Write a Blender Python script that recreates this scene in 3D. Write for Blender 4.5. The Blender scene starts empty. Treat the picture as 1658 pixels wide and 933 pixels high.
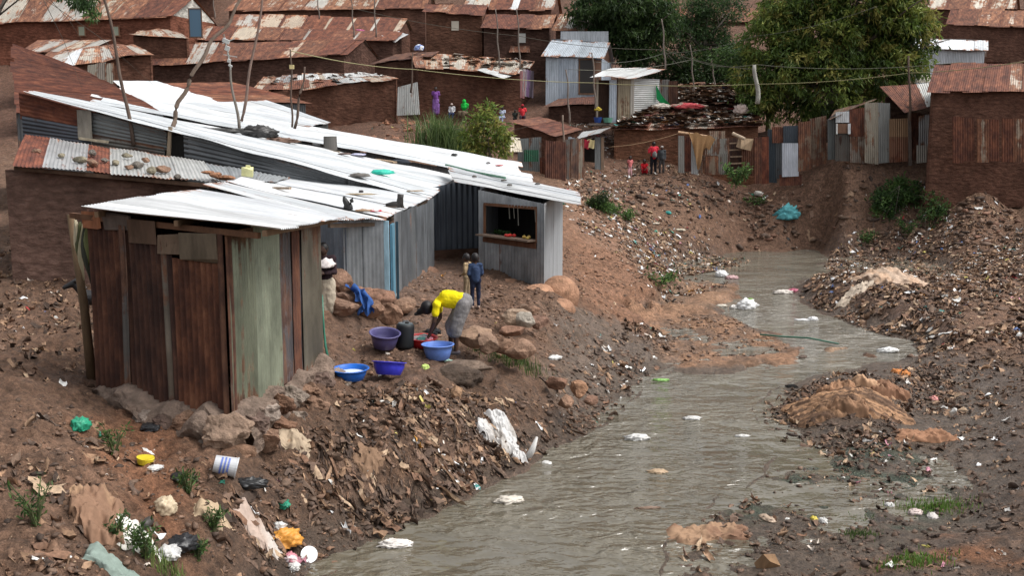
import bpy, bmesh, math, random
import numpy as np
from mathutils import Vector, Matrix, Euler

random.seed(7); RNG = np.random.default_rng(7)
SC = bpy.context.scene
COL = SC.collection

# ---------------------------------------------------------------- camera
W0, H0, FPX = 1658.0, 933.0, 1600.0
PITCH = math.radians(8.04)
CAMZ = 4.8
cam = bpy.data.cameras.new("camera"); co = bpy.data.objects.new("camera", cam); COL.objects.link(co)
co.location = (0, 0, CAMZ); co.rotation_euler = (math.radians(90) - PITCH, 0, 0)
cam.sensor_width = 36; cam.lens = 36 * FPX / W0; cam.clip_start = 0.1; cam.clip_end = 900
SC.camera = co
# ---------------------------------------------------------------- world, sun, exposure
SUN_EL, SUN_AZ = math.radians(56), math.radians(98)      # azimuth clockwise from +Y
world = bpy.data.worlds.new("World"); SC.world = world; world.use_nodes = True
wn = world.node_tree; wn.nodes.clear()
sky = wn.nodes.new("ShaderNodeTexSky"); sky.sky_type = 'NISHITA'; sky.sun_disc = False
sky.sun_elevation = SUN_EL; sky.sun_rotation = SUN_AZ; sky.dust_density = 4.0; sky.air_density = 1.0
hs = wn.nodes.new("ShaderNodeHueSaturation"); hs.inputs['Saturation'].default_value = 0.16; hs.inputs['Value'].default_value = 1.0
bg = wn.nodes.new("ShaderNodeBackground"); bg.inputs['Strength'].default_value = 0.145
wo = wn.nodes.new("ShaderNodeOutputWorld")
wn.links.new(sky.outputs[0], hs.inputs['Color']); wn.links.new(hs.outputs[0], bg.inputs['Color']); wn.links.new(bg.outputs[0], wo.inputs[0])
sl = bpy.data.lights.new("sun", 'SUN'); so = bpy.data.objects.new("sun", sl); COL.objects.link(so)
sl.energy = 1.35; sl.angle = math.radians(30); sl.color = (1.0, 0.965, 0.91)
so.location = (0, 0, 60)
so.rotation_euler = (math.pi / 2 - SUN_EL, 0, math.pi - SUN_AZ)
SC.view_settings.view_transform = 'Standard'; SC.view_settings.look = 'None'
SC.view_settings.exposure = 0.68; SC.view_settings.gamma = 1.0
SC.cycles.max_bounces = 5; SC.cycles.diffuse_bounces = 3; SC.cycles.glossy_bounces = 3
SC.cycles.transparent_max_bounces = 8; SC.cycles.use_denoising = True

# ---------------------------------------------------------------- pixel <-> world helpers (for measuring the place)
CT, ST = math.cos(PITCH), math.sin(PITCH)
def ray(px, py):
    u = (px - W0 / 2) / FPX; v = (py - H0 / 2) / FPX
    return np.array([u, CT - v * ST, -ST - v * CT])
def P(px, py, Y):
    d = ray(px, py); k = Y / d[1]
    return np.array([d[0] * k, Y, CAMZ + d[2] * k])
def G(px, py, z=0.0):
    d = ray(px, py); k = (z - CAMZ) / d[2]
    return np.array([d[0] * k, d[1] * k, z])

# ---------------------------------------------------------------- noise
_perm = RNG.permutation(4096); _rv = RNG.random(4096) * 2 - 1
def _h(ix, iy): return _rv[_perm[(ix + _perm[iy & 4095]) & 4095]]
def vnoise(x, y):
    x = np.asarray(x, float); y = np.asarray(y, float)
    ix = np.floor(x).astype(int); iy = np.floor(y).astype(int); fx = x - ix; fy = y - iy
    fx = fx * fx * (3 - 2 * fx); fy = fy * fy * (3 - 2 * fy)
    a = _h(ix, iy); b = _h(ix + 1, iy); c = _h(ix, iy + 1); d = _h(ix + 1, iy + 1)
    return (a + (b - a) * fx) * (1 - fy) + (c + (d - c) * fx) * fy
def fbm(x, y, o=4, g=0.5):
    s = 0; a = 1; t = 0
    for i in range(o):
        s = s + a * vnoise(x * 2 ** i + 17.3 * i, y * 2 ** i - 9.1 * i); t += a; a *= g
    return s / t
def sstep(a, b, x):
    t = np.clip((x - a) / (b - a), 0, 1); return t * t * (3 - 2 * t)

# ---------------------------------------------------------------- river outline (pixel measurements on the plane z = 0)
RIV = [(250, 1700), (420, 1080), (500, 940), (600, 880), (700, 838), (770, 800), (860, 752), (940, 712), (1010, 668), (1030, 628), (1090, 598),
       (1190, 584), (1275, 572), (1285, 556), (1240, 540), (1190, 520), (1150, 496), (1100, 500), (1105, 490), (1170, 478), (1180, 462), (1130, 458), (1125, 446), (1165, 438), (1215, 428),
       (1258, 414), (1290, 404), (1328, 404), (1335, 418), (1308, 442), (1275, 470), (1320, 500), (1400, 535), (1480, 556), (1485, 575),
       (1400, 590), (1330, 605), (1270, 625), (1225, 655), (1240, 690), (1280, 730), (1250, 765), (1180, 805), (1110, 850), (1080, 880), (1060, 960), (1090, 1150), (1300, 1700)]
RIVW = np.array([G(a, b)[:2] for a, b in RIV])
def poly_sd(x, y, poly):
    x = np.asarray(x, float).ravel(); y = np.asarray(y, float).ravel()
    d = np.full(x.shape, 1e9); ins = np.zeros(x.shape, bool); n = len(poly)
    for i in range(n):
        ax, ay = poly[i]; bx, by = poly[(i + 1) % n]
        ex, ey = bx - ax, by - ay; L = ex * ex + ey * ey + 1e-12
        t = np.clip(((x - ax) * ex + (y - ay) * ey) / L, 0, 1)
        d = np.minimum(d, np.hypot(x - ax - t * ex, y - ay - t * ey))
        c = ((ay > y) != (by > y))
        if ey != 0:
            ins ^= c & (x < ex * (y - ay) / ey + ax)
    return np.where(ins, -d, d)
# ---------------------------------------------------------------- terrain control points
CP = []
def cY(px, py, Y): CP.append(P(px, py, Y))
def cz(px, py, z): CP.append(G(px, py, z))
for a in [(375, 740, 1.12), (280, 712, 1.26), (160, 668, 1.42), (530, 622, 1.32), (450, 690, 1.18), (300, 560, 1.5), (200, 800, 1.22), (150, 920, 1.12), (60, 800, 1.5), (40, 640, 1.9), (450, 900, .28), (300, 900, .75), (380, 830, .8), (450, 760, .80), (550, 790, .5),
          (600, 680, 1.0), (750, 640, .86), (850, 600, .86), (700, 600, 1.25), (640, 560, 1.4), (560, 560, 1.42), (768, 502, 1.45),
          (850, 520, 1.3), (900, 485, 1.42), (950, 450, 1.15), (1000, 400, 1.1), (1000, 500, .62), (950, 560, .5), (930, 640, .3), (820, 700, .5), (700, 740, .62),
          (1100, 450, .4), (1150, 545, .10), (1230, 560, .06), (1050, 560, .28), (720, 430, 1.75), (620, 520, 1.5),
          (1380, 650, .30), (1500, 650, .02), (1450, 700, .12), (1500, 790, .0), (1300, 800, .0), (1200, 850, .0), (1400, 880, .03), (1500, 925, .22), (1640, 930, .3), (1640, 760, .15), (1650, 640, .25),
          (1330, 735, .0), (1420, 545, .2), (1450, 450, .75), (1400, 500, .45), (1510, 530, .45), (1640, 500, .6), (1640, 430, .85), (1330, 450, .25), (900, 1300, -.2), (1250, 1300, .1), (200, 1300, 1.0)]: cz(*a)
for a in [(640, 478, 19.6), (540, 478, 17.5), (400, 440, 24), (200, 420, 24), (0, 420, 24), (500, 300, 36), (250, 330, 33), (0, 330, 34), (560, 235, 48), (480, 235, 50), (620, 205, 51),
          (706, 190, 60), (750, 194, 59), (650, 150, 66), (840, 194, 56), (880, 160, 60), (780, 250, 48), (860, 300, 44), (900, 290, 46), (1060, 287, 48.8), (980, 300, 47), (930, 345, 40),
          (1000, 355, 42.5), (1100, 395, 44), (1100, 345, 46), (1100, 292, 48.8), (1200, 392, 47.5), (1180, 340, 47.8), (1270, 391, 47.6), (1270, 335, 47.9), (1270, 300, 48.4), (1400, 392, 45.2), (1400, 335, 45.9), (1400, 272, 46.8), (1350, 280, 47.4),
          (1500, 268, 46.3), (1500, 350, 46), (1500, 400, 43), (1590, 262, 45.6), (1700, 262, 45.2), (1650, 350, 44.6),
          (1270, 240, 56), (1400, 200, 58), (1550, 190, 58), (1120, 210, 57), (1000, 170, 60), (1650, 100, 68),
          (300, 130, 62), (0, 130, 62), (450, 140, 62), (250, 60, 72), (500, 60, 74), (750, 100, 72), (900, 100, 70), (1100, 100, 72), (1400, 60, 78), (0, 0, 78), (400, -10, 82), (830, -10, 86), (1200, 0, 86), (1650, -20, 88),
          (0, -150, 130), (830, -150, 130), (1650, -150, 130), (-400, 200, 60), (2100, 200, 60), (-300, 700, 12), (2000, 700, 12), (-300, 420, 25), (2000, 420, 30)]: cY(*a)
CP = np.array(CP)
def _uv(x, y): return np.stack([x / y * 2.0, np.log(y)], -1)
_cu = _uv(CP[:, 0], CP[:, 1]); _n = len(CP)
def _tp(r2): return 0.5 * r2 * np.log(r2 + 1e-9)
_K = _tp(((_cu[:, None] - _cu[None]) ** 2).sum(-1)) + np.eye(_n) * 0.002
_Pm = np.concatenate([np.ones((_n, 1)), _cu], 1)
_A = np.zeros((_n + 3, _n + 3)); _A[:_n, :_n] = _K; _A[:_n, _n:] = _Pm; _A[_n:, :_n] = _Pm.T
_w = np.linalg.solve(_A, np.concatenate([CP[:, 2], np.zeros(3)]))
HARD = []   # footprints whose inside is levelled
def Hbase(x, y):
    x = np.asarray(x, float); y = np.asarray(y, float); sh = x.shape; x = x.ravel(); y = np.maximum(y.ravel(), 1.5)
    u = _uv(x, y); z = np.zeros(len(x))
    for s in range(0, len(x), 60000):
        q = u[s:s + 60000]
        z[s:s + 60000] = _tp(((q[:, None] - _cu[None]) ** 2).sum(-1)) @ _w[:_n] + _w[_n] + q @ _w[_n + 1:]
    return z.reshape(sh)
def Hgt(x, y, fine=True):
    x = np.asarray(x, float); y = np.asarray(y, float); sh = x.shape; x = x.ravel(); y = y.ravel()
    b = Hbase(x, y)
    xw = x + .25 * fbm(x * 1.3, y * 1.3, 3); yw = y + .25 * fbm(x * 1.3 + 9, y * 1.3 - 4, 3)
    d = poly_sd(xw, yw, RIVW)
    flat = sstep(0.35, 0.0, b)                    # wet mud flats: little relief
    h = np.where(d > 0, np.maximum(b, 0.0) * sstep(-0.1, 1.1, d) + 0.012 - .040 * flat, 0)
    h = np.where(d <= 0, -0.16 * sstep(0, .7, -d) - .0 , h)
    if fine:
        far = sstep(40, 60, y)
        rough = sstep(0.0, 0.7, b) * (1 - .25 * far)
        n = fbm(x * .9, y * .9, 4) * .12 + (1 - np.abs(fbm(x * 2.6, y * 2.6, 4, .6)) * 2) * .085 - .02 + fbm(x * 9, y * 9, 3) * .035 + (np.abs(fbm(x * 5 + 7, y * 4, 3)) - .2) * .07 * (1 - far)
        k = sstep(0.0, .5, d)
        h = h + n * rough * k + (fbm(x * .9, y * .9, 5) * .085 + fbm(x * 5, y * 5, 3) * .035 + .01) * (1 - rough) * sstep(-.15, .3, d)
    return h.reshape(sh)
def H1(x, y): return float(Hgt(np.array([x]), np.array([y]))[0])
_YS = np.concatenate([np.arange(4, 30, .06), np.arange(30, 120, .25)])
def at(px, py, dz=0.0):
    d = ray(px, py); k = _YS / d[1]; z = CAMZ + d[2] * k; h = Hgt(d[0] * k, _YS)
    i = np.argmax(z < h)
    if not (z < h).any(): return G(px, py, 0)
    a = z[i - 1] - h[i - 1]; b = h[i] - z[i]; t = a / (a + b + 1e-9); Y = _YS[i - 1] * (1 - t) + _YS[i] * t
    X = d[0] * Y / d[1]
    return np.array([X, Y, H1(X, Y) + dz])

# ---------------------------------------------------------------- mesh builder
class MB:
    def __init__(s): s.v = []; s.f = []; s.c = []; s.u = []; s.n = 0
    def add(s, v, f, col=(.5, .5, .5, 0), uv=None):
        v = np.asarray(v, float).reshape(-1, 3); k = len(v)
        s.v.append(v); s.f.extend([tuple(i + s.n for i in q) for q in f])
        c = np.asarray(col, float)
        if c.ndim == 1:
            if len(c) == 3: c = np.append(c, 0.0)
            c = np.tile(c, (k, 1))
        s.c.append(c)
        s.u.append(np.zeros((k, 2)) if uv is None else np.asarray(uv, float).reshape(-1, 2)); s.n += k
        return s
    def build(s, name, mat, parent=None, smooth=False, org=None):
        V = np.concatenate(s.v); C = np.concatenate(s.c); U = np.concatenate(s.u)
        off = np.zeros(3)
        if parent is not None:
            p = parent
            while p is not None: off = off + np.array(p.location); p = p.parent
        elif org is not None: off = np.array(org, float)
        else: off = np.array([(V[:, 0].min() + V[:, 0].max()) / 2, (V[:, 1].min() + V[:, 1].max()) / 2, V[:, 2].min()])
        me = bpy.data.meshes.new(name); me.from_pydata((V - off).tolist(), [], s.f)
        ca = me.color_attributes.new("Col", 'FLOAT_COLOR', 'POINT'); ca.data.foreach_set("color", C.ravel().astype(np.float32))
        ul = me.uv_layers.new(name="UVMap"); li = np.empty(len(me.loops), np.int32); me.loops.foreach_get("vertex_index", li)
        ul.data.foreach_set("uv", U[li].ravel().astype(np.float32))
        if smooth: me.polygons.foreach_set("use_smooth", np.ones(len(me.polygons), bool))
        me.materials.append(mat); me.update()
        o = bpy.data.objects.new(name, me); COL.objects.link(o)
        if parent is not None: o.parent = parent
        else: o.location = off
        return o
def tag(o, label=None, cat=None, group=None, kind=None):
    if label: o["label"] = label
    if cat: o["category"] = cat
    if group: o["group"] = group
    if kind: o["kind"] = kind
    return o
def empty(name, loc, label, cat, group=None):
    o = bpy.data.objects.new(name, None); COL.objects.link(o); o.location = [float(q) for q in loc]; o.empty_display_size = .2
    return tag(o, label, cat, group)
def copy_tree(o, parent=None):
    c = o.copy(); COL.objects.link(c); c.parent = parent
    for ch in list(o.children): copy_tree(ch, c)
    return c

def box(mb, c, s, col, rot=None, jit=0):
    c = np.array(c, float); s = np.array(s, float) / 2
    v = np.array([[x, y, z] for x in (-1, 1) for y in (-1, 1) for z in (-1, 1)]) * s
    if jit: v = v + RNG.normal(0, jit, v.shape)
    if rot is not None: v = v @ np.array(Euler(rot).to_matrix()).T
    f = [(0, 1, 3, 2), (4, 6, 7, 5), (0, 4, 5, 1), (2, 3, 7, 6), (0, 2, 6, 4), (1, 5, 7, 3)]
    mb.add(v + c, f, col)
def beam(mb, a, b, w, h, col):          # rectangular bar from a to b
    a = np.array(a, float); b = np.array(b, float); d = b - a; L = np.linalg.norm(d); d /= L
    up = np.array([0, 0, 1.]) if abs(d[2]) < .9 else np.array([0, 1., 0]); r = np.cross(d, up); r /= np.linalg.norm(r); u = np.cross(r, d)
    v = [p + r * i * w / 2 + u * j * h / 2 for p in (a, b) for i in (-1, 1) for j in (-1, 1)]
    mb.add(v, [(0, 2, 3, 1), (4, 5, 7, 6), (0, 1, 5, 4), (2, 6, 7, 3), (0, 4, 6, 2), (1, 3, 7, 5)], col, [(0, 0), (0, w), (w, 0), (w, w), (0, L), (0, L + w), (w, L), (w, L + w)])
def tube(mb, pts, r, col, n=8, caps=True):
    pts = [np.array(p, float) for p in pts]; rs = r if hasattr(r, '__len__') else [r] * len(pts)
    V = []; F = []
    for i, p in enumerate(pts):
        d = pts[min(i + 1, len(pts) - 1)] - pts[max(i - 1, 0)]; d /= np.linalg.norm(d) + 1e-9
        up = np.array([0, 0, 1.]) if abs(d[2]) < .95 else np.array([1., 0, 0]); a = np.cross(d, up); a /= np.linalg.norm(a); b = np.cross(d, a)
        for k in range(n):
            t = 2 * math.pi * k / n; V.append(p + rs[i] * (a * math.cos(t) + b * math.sin(t)))
    for i in range(len(pts) - 1):
        for k in range(n): F.append((i * n + k, i * n + (k + 1) % n, (i + 1) * n + (k + 1) % n, (i + 1) * n + k))
    if caps: F.append(tuple(range(n - 1, -1, -1))); F.append(tuple((len(pts) - 1) * n + k for k in range(n)))
    mb.add(V, F, col)
_ico = {}
def ico(sub):
    if sub not in _ico:
        bm = bmesh.new(); bmesh.ops.create_icosphere(bm, subdivisions=sub, radius=1)
        _ico[sub] = (np.array([v.co[:] for v in bm.verts]), [tuple(v.index for v in f.verts) for f in bm.faces]); bm.free()
    return _ico[sub]
def rock(mb, c, s, col, sub=4, rough=.16, rotz=None, flat=True):
    v, f = ico(sub); v = v.copy(); seed = RNG.random() * 90
    for _ in range(11 if flat else 0):                    # planar cuts give it facets
        n = RNG.normal(size=3); n /= np.linalg.norm(n); h = RNG.uniform(.55, .85); d = v @ n; m = d > h; v[m] -= np.outer(d[m] - h, n)
    k = 1 + rough * (fbm(v[:, 0] * 2 + seed, v[:, 1] * 2 + v[:, 2] * 1.7, 5, .6) + .6 * fbm(v[:, 2] * 4 + seed, v[:, 0] * 4 + v[:, 1] * 3, 3))
    v = v * k[:, None] * np.array(s) / 2; r = RNG.uniform(0, 6.28) if rotz is None else rotz
    R = np.array(Euler((0, 0, r)).to_matrix()); v = v @ R.T
    cc = np.tile(np.append(np.array(col[:3], float), 0), (len(v), 1)); cc[:, :3] *= (1 + .25 * fbm(v[:, 0] * 5 + seed, v[:, 1] * 5 + v[:, 2] * 4, 3))[:, None]
    mb.add(v + np.array(c), f, cc)

# rust / tin sheets: colour rgb + alpha = how far rust has eaten it
WHITE = [(.78, .80, .81, .12), (.70, .73, .75, .18), (.82, .83, .83, .08), (.76, .78, .8, .15)]
TANR = [(.55, .44, .33, .35), (.60, .50, .38, .3), (.24, .12, .08, 1.0), (.30, .17, .11, .9), (.20, .10, .07, 1.0), (.5, .47, .42, .45), (.26, .13, .08, .95)]
GREY = [(.42, .44, .47, .10), (.36, .38, .40, .2), (.48, .50, .54, .08)]
RUST = [(.30, .20, .15, .95), (.34, .25, .18, .8), (.22, .11, .08, 1.0), (.46, .38, .30, .62), (.20, .10, .07, 1.0), (.25, .14, .10, .95)]
TAN = [(.52, .45, .35, .55), (.58, .52, .43, .4), (.42, .33, .26, .7), (.5, .47, .42, .35)]
DRUST = [(.12, .06, .045, 1.0), (.16, .08, .06, 1.0), (.2, .15, .12, .8), (.10, .055, .04, 1.0)]
PATCH = [(.60, .60, .58, .15), (.28, .17, .12, .9), (.70, .70, .68, .1), (.3, .3, .3, .5), (.45, .38, .3, .5)]
DARK = [(.10, .105, .11, .3), (.14, .15, .16, .3), (.13, .12, .11, .5)]
def pick(pal):
    c = np.array(pal[RNG.integers(len(pal))]); c[:3] *= RNG.uniform(.85, 1.12); return c
def sheets(mb, A, B, C, D, pal, sw=.8, pitch=.1, amp=.012, rows=1, jit=.05, lift=.012, geo=True, seq=None, wob=.0, both=False, nseg=3, cols=None):
    """corrugated sheets covering the quad A(left,start) B(right,start) C(right,end) D(left,end); ribs run A->D"""
    A, B, C, D = [np.array(q, float) for q in (A, B, C, D)]
    Wd = (np.linalg.norm(B - A) + np.linalg.norm(C - D)) / 2; L = (np.linalg.norm(D - A) + np.linalg.norm(C - B)) / 2
    n = cols or max(1, round(Wd / sw)); nrm = np.cross(B - A, D - A); nrm /= np.linalg.norm(nrm)
    if nrm[2] < -1e-3: nrm = -nrm
    elif abs(nrm[2]) < .05 and nrm[1] > 0: nrm = -nrm      # walls face the viewer side
    k = 0
    for i in range(n):
        for r in range(rows):
            u0 = i / n - (.02 if i else 0); u1 = (i + 1) / n + (.03 if i < n - 1 else 0)
            v0 = r / rows + (RNG.uniform(-jit, jit) / L if r == 0 else -.03); v1 = (r + 1) / rows + (RNG.uniform(-jit, jit) / L if r == rows - 1 else .0)
            ws = (u1 - u0) * Wd; nu = max(2, int(ws / pitch * 5) + 1) if geo else 3; nv = nseg
            U, V = np.meshgrid(np.linspace(u0, u1, nu), np.linspace(v0, v1, nv), indexing='ij')
            skew = RNG.uniform(-.005, .005); U2 = U + skew * (V - .5) * (1 if n > 1 else 0)
            pos = (A * ((1 - U2) * (1 - V))[..., None] + B * (U2 * (1 - V))[..., None] + C * (U2 * V)[..., None] + D * ((1 - U2) * V)[..., None])
            s = U * Wd; off = RNG.uniform(0, lift) + (lift * .8 if (i + r) % 2 else 0)
            h = off + (amp * np.sin(2 * math.pi * s / pitch) if geo else 0) + wob * fbm(U * Wd * 1.1 + A[0], V * L * .8 + A[1], 2)
            pos = pos + nrm * h[..., None]
            f = [(a * nv + b, (a + 1) * nv + b, (a + 1) * nv + b + 1, a * nv + b + 1) for a in range(nu - 1) for b in range(nv - 1)]
            c = np.array(seq[k % len(seq)]) if seq else pick(pal); k += 1
            c = np.tile(c, (nu * nv, 1)); e_u = np.minimum(U - u0, u1 - U) * Wd; e_v = np.minimum(V - v0, v1 - V) * L; c[:, 3] = c[:, 3] + (.42 * np.exp(-e_u / .03) * (n > 1) + .5 * np.exp(-e_v / .06) * (nv > 5)).ravel() * (.3 + .7 * RNG.random())
            ro = RNG.uniform(0, 50, 2)
            uv = np.stack([s + round(ro[0] / pitch) * pitch, V * L + ro[1]], -1)
            mb.add(pos.reshape(-1, 3), f, c, uv.reshape(-1, 2))
def slab(mb, pts, th, col):              # polygon prism, pts ordered, extruded along -normal
    pts = np.array(pts, float); n = np.cross(pts[1] - pts[0], pts[2] - pts[0]); n /= np.linalg.norm(n); k = len(pts)
    v = np.concatenate([pts, pts - n * th]); f = [tuple(range(k)), tuple(range(2 * k - 1, k - 1, -1))] + [(i, i + k, (i + 1) % k + k, (i + 1) % k) for i in range(k)]
    uv = np.concatenate([np.stack([pts @ (pts[1] - pts[0]) / np.linalg.norm(pts[1] - pts[0]), pts[:, 2]], -1)] * 2)
    mb.add(v, f, col, uv)
# ---------------------------------------------------------------- materials
class NT:
    def __init__(s, name):
        s.m = bpy.data.materials.new(name); s.m.use_nodes = True; s.t = s.m.node_tree; s.t.nodes.clear()
        s.b = s.n('ShaderNodeBsdfPrincipled'); s.o = s.n('ShaderNodeOutputMaterial'); s.l(s.b.outputs[0], s.o.inputs[0])
    def n(s, t, **k):
        q = s.t.nodes.new(t)
        for a, b in k.items(): setattr(q, a, b)
        return q
    def l(s, a, b): s.t.links.new(a, b)
    def noise(s, vec, scale, detail=4, rough=.6, dist=0):
        q = s.n('ShaderNodeTexNoise'); q.inputs['Scale'].default_value = scale; q.inputs['Detail'].default_value = detail; q.inputs['Roughness'].default_value = rough; q.inputs['Distortion'].default_value = dist
        if vec is not None: s.l(vec, q.inputs['Vector'])
        return q.outputs['Fac']
    def map(s, vec, sc=(1, 1, 1)):
        q = s.n('ShaderNodeMapping'); q.inputs['Scale'].default_value = sc; s.l(vec, q.inputs['Vector']); return q.outputs[0]
    def math(s, op, a, b=None, clamp=False):
        q = s.n('ShaderNodeMath', operation=op, use_clamp=clamp)
        for i, x in enumerate((a, b)):
            if x is None: continue
            if isinstance(x, (int, float)): q.inputs[i].default_value = x
            else: s.l(x, q.inputs[i])
        return q.outputs[0]
    def rng(s, v, a, b, c, d, smooth=False):
        q = s.n('ShaderNodeMapRange'); q.inputs[1].default_value = a; q.inputs[2].default_value = b; q.inputs[3].default_value = c; q.inputs[4].default_value = d
        if smooth: q.interpolation_type = 'SMOOTHSTEP'
        s.l(v, q.inputs[0]); return q.outputs[0]
    def mix(s, f, a, b, mode='MIX'):
        q = s.n('ShaderNodeMix', data_type='RGBA', blend_type=mode)
        for i, x in ((0, f), (6, a), (7, b)):
            if isinstance(x, (int, float)): q.inputs[i].default_value = x
            elif isinstance(x, tuple): q.inputs[i].default_value = (*x[:3], 1)
            else: s.l(x, q.inputs[i])
        return q.outputs[2]
    def ramp(s, f, stops):
        q = s.n('ShaderNodeValToRGB'); e = q.color_ramp.elements
        while len(e) < len(stops): e.new(.5)
        for x, (p, c) in zip(e, stops): x.position = p; x.color = (*c, 1)
        s.l(f, q.inputs[0]); return q.outputs[0]
    def bump(s, h, strength=.5, dist=.02, prev=None):
        q = s.n('ShaderNodeBump'); q.inputs['Strength'].default_value = strength; q.inputs['Distance'].default_value = dist; s.l(h, q.inputs['Height'])
        if prev is not None: s.l(prev, q.inputs['Normal'])
        return q.outputs[0]
    def col(s):
        q = s.n('ShaderNodeAttribute', attribute_name='Col'); return q.outputs['Color'], q.outputs['Alpha']
    def scale(s, c, f):
        q = s.n('ShaderNodeVectorMath', operation='SCALE'); s.l(c, q.inputs[0])
        if isinstance(f, (int, float)): q.inputs['Scale'].default_value = f
        else: s.l(f, q.inputs['Scale'])
        return q.outputs[0]
    def set(s, **k):
        for a, b in k.items():
            a = {'base': 'Base Color', 'rough': 'Roughness', 'metal': 'Metallic', 'spec': 'Specular IOR Level', 'normal': 'Normal', 'sheen': 'Sheen Weight', 'trans': 'Transmission Weight', 'ior': 'IOR', 'alpha': 'Alpha', 'sss': 'Subsurface Weight'}[a]
            if isinstance(b, (int, float)): s.b.inputs[a].default_value = b
            elif isinstance(b, tuple): s.b.inputs[a].default_value = (*b[:3], 1)
            else: s.l(b, s.b.inputs[a])
        return s

def mk_tin(name, wave, metal=.35, DLO=.85):
    s = NT(name); uvn = s.n('ShaderNodeUVMap'); uv = uvn.outputs[0]; C, A = s.col()
    n1 = s.noise(s.map(uv, (7, .55, 1)), 1.0, 5, .65); n2 = s.noise(uv, 2.2, 7, .7, .3); n3 = s.noise(s.map(uv, (1.2, .9, 1)), 1.0, 2)
    m = s.math('ADD', s.math('MULTIPLY', n1, .42), s.math('ADD', s.math('MULTIPLY', n2, .33), s.math('MULTIPLY', n3, .25)))
    th = s.math('SUBTRACT', .70, s.math('MULTIPLY', A, .36))
    f = s.rng(s.math('SUBTRACT', m, th), -.022, .05, 0, 1, True)
    rc = s.ramp(s.noise(s.map(uv, (2.4, 1.0, 1)), 1.5, 8, .72), [(.28, (.03, .014, .011)), (.45, (.095, .046, .032)), (.58, (.185, .095, .06)), (.72, (.34, .21, .14))])
    dirt = s.math('MULTIPLY', s.rng(s.noise(s.map(uv, (4.5, .5, 1)), 1.0, 6, .7), .3, .7, .68, 1.12), s.rng(s.noise(s.map(uv, (1.3, .8, 1)), 1.0, 5, .65), .35, .65, DLO, 1.05))
    base = s.mix(f, s.scale(C, dirt), s.mix(.75, rc, s.mix(1.0, rc, s.scale(C, 3.7), 'MULTIPLY')))
    nb = s.bump(s.noise(uv, 30, 4, .7), .25, .003)
    if wave:
        w = s.n('ShaderNodeTexWave', wave_type='BANDS', bands_direction='X', wave_profile='SIN'); w.inputs['Scale'].default_value = 2 * math.pi / 20 / wave; s.l(uv, w.inputs['Vector'])
        nb = s.bump(w.outputs['Fac'], .8, .022, nb)
    s.set(base=base, metal=s.math('MULTIPLY', s.math('SUBTRACT', 1.0, f), metal), rough=s.rng(f, 0, 1, .42, .9), normal=nb)
    return s.m
M_TIN = mk_tin("corrugated_tin", 0); M_TINWALL = mk_tin("weathered_tin", 0, .6, .55); M_TINW = mk_tin("corrugated_tin_far", .1); M_FLAT = mk_tin("flat_tin", 0, .15)

def mk_generic(name, rough=.8, nsc=8, var=.3, bump=.4, bd=.01, spec=.3, stretch=(1, 1, 1), metal=0, det=5, coord='Object'):
    s = NT(name); tc = s.n('ShaderNodeTexCoord'); v = s.map(tc.outputs[coord], stretch); C, A = s.col()
    n = s.noise(v, nsc, det, .65); k = s.rng(n, .3, .7, 1 - var, 1 + var)
    s.set(base=s.scale(C, k), rough=rough, spec=spec, metal=metal, normal=s.bump(s.noise(v, nsc * 3, det, .7), bump, bd)); return s.m
M_CLOTH = mk_generic("cloth", .9, 14, .15, .35, .006, .15)
M_PLASTIC = mk_generic("plastic", .42, 5, .22, .12, .003, .5)
M_PLASTICDULL = mk_generic("plastic_bag", .45, 10, .12, .5, .01, .4)
M_ROCK = mk_generic("rock", .85, 6, .5, 1.0, .06, .25, det=10)
M_WOOD = mk_generic("wood", .85, 6, .35, .5, .006, .2, (1, 1, .25))
M_POLE = mk_generic("pole_wood", .85, 10, .3, .5, .006, .2, (1, 1, .3))
M_SKIN = mk_generic("skin", .5, 20, .08, .1, .002, .4)
M_HAIR = mk_generic("hair", .9, 60, .3, .6, .008, .1)
M_RUBBER = mk_generic("dark_plastic", .5, 10, .15, .15, .004, .35)
M_WIRE = mk_generic("wire", .6, 10, .05, .0, .001, .3)

def mk_mud():
    s = NT("mud_wall"); tc = s.n('ShaderNodeTexCoord'); v = tc.outputs['Object']; C, A = s.col()
    big = s.noise(v, .8, 5, .6); mid = s.noise(s.map(v, (3, 3, 6)), 1.4, 6, .7)
    vo = s.n('ShaderNodeTexVoronoi'); vo.inputs['Scale'].default_value = 1.0
    wv = s.n('ShaderNodeVectorMath', operation='ADD'); nz = s.n('ShaderNodeTexNoise'); nz.inputs['Scale'].default_value = 1.7; nz.inputs['Detail'].default_value = 4; s.l(v, nz.inputs['Vector']); s.l(nz.outputs['Color'], wv.inputs[0]); s.l(s.map(v, (3.2, 3.2, 8.5)), wv.inputs[1]); s.l(wv.outputs[0], vo.inputs['Vector'])
    k = s.math('MULTIPLY', s.rng(big, .3, .7, .6, 1.35), s.rng(mid, .25, .75, .55, 1.45))
    k2 = s.math('MULTIPLY', k, s.rng(vo.outputs['Distance'], 0, .8, 1.12, .72))
    h = s.math('ADD', s.math('MULTIPLY', vo.outputs['Distance'], -.35), mid)
    s.set(base=s.scale(C, k2), rough=.95, spec=.1, normal=s.bump(h, .9, .08)); return s.m
M_MUD = mk_mud()

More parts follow.
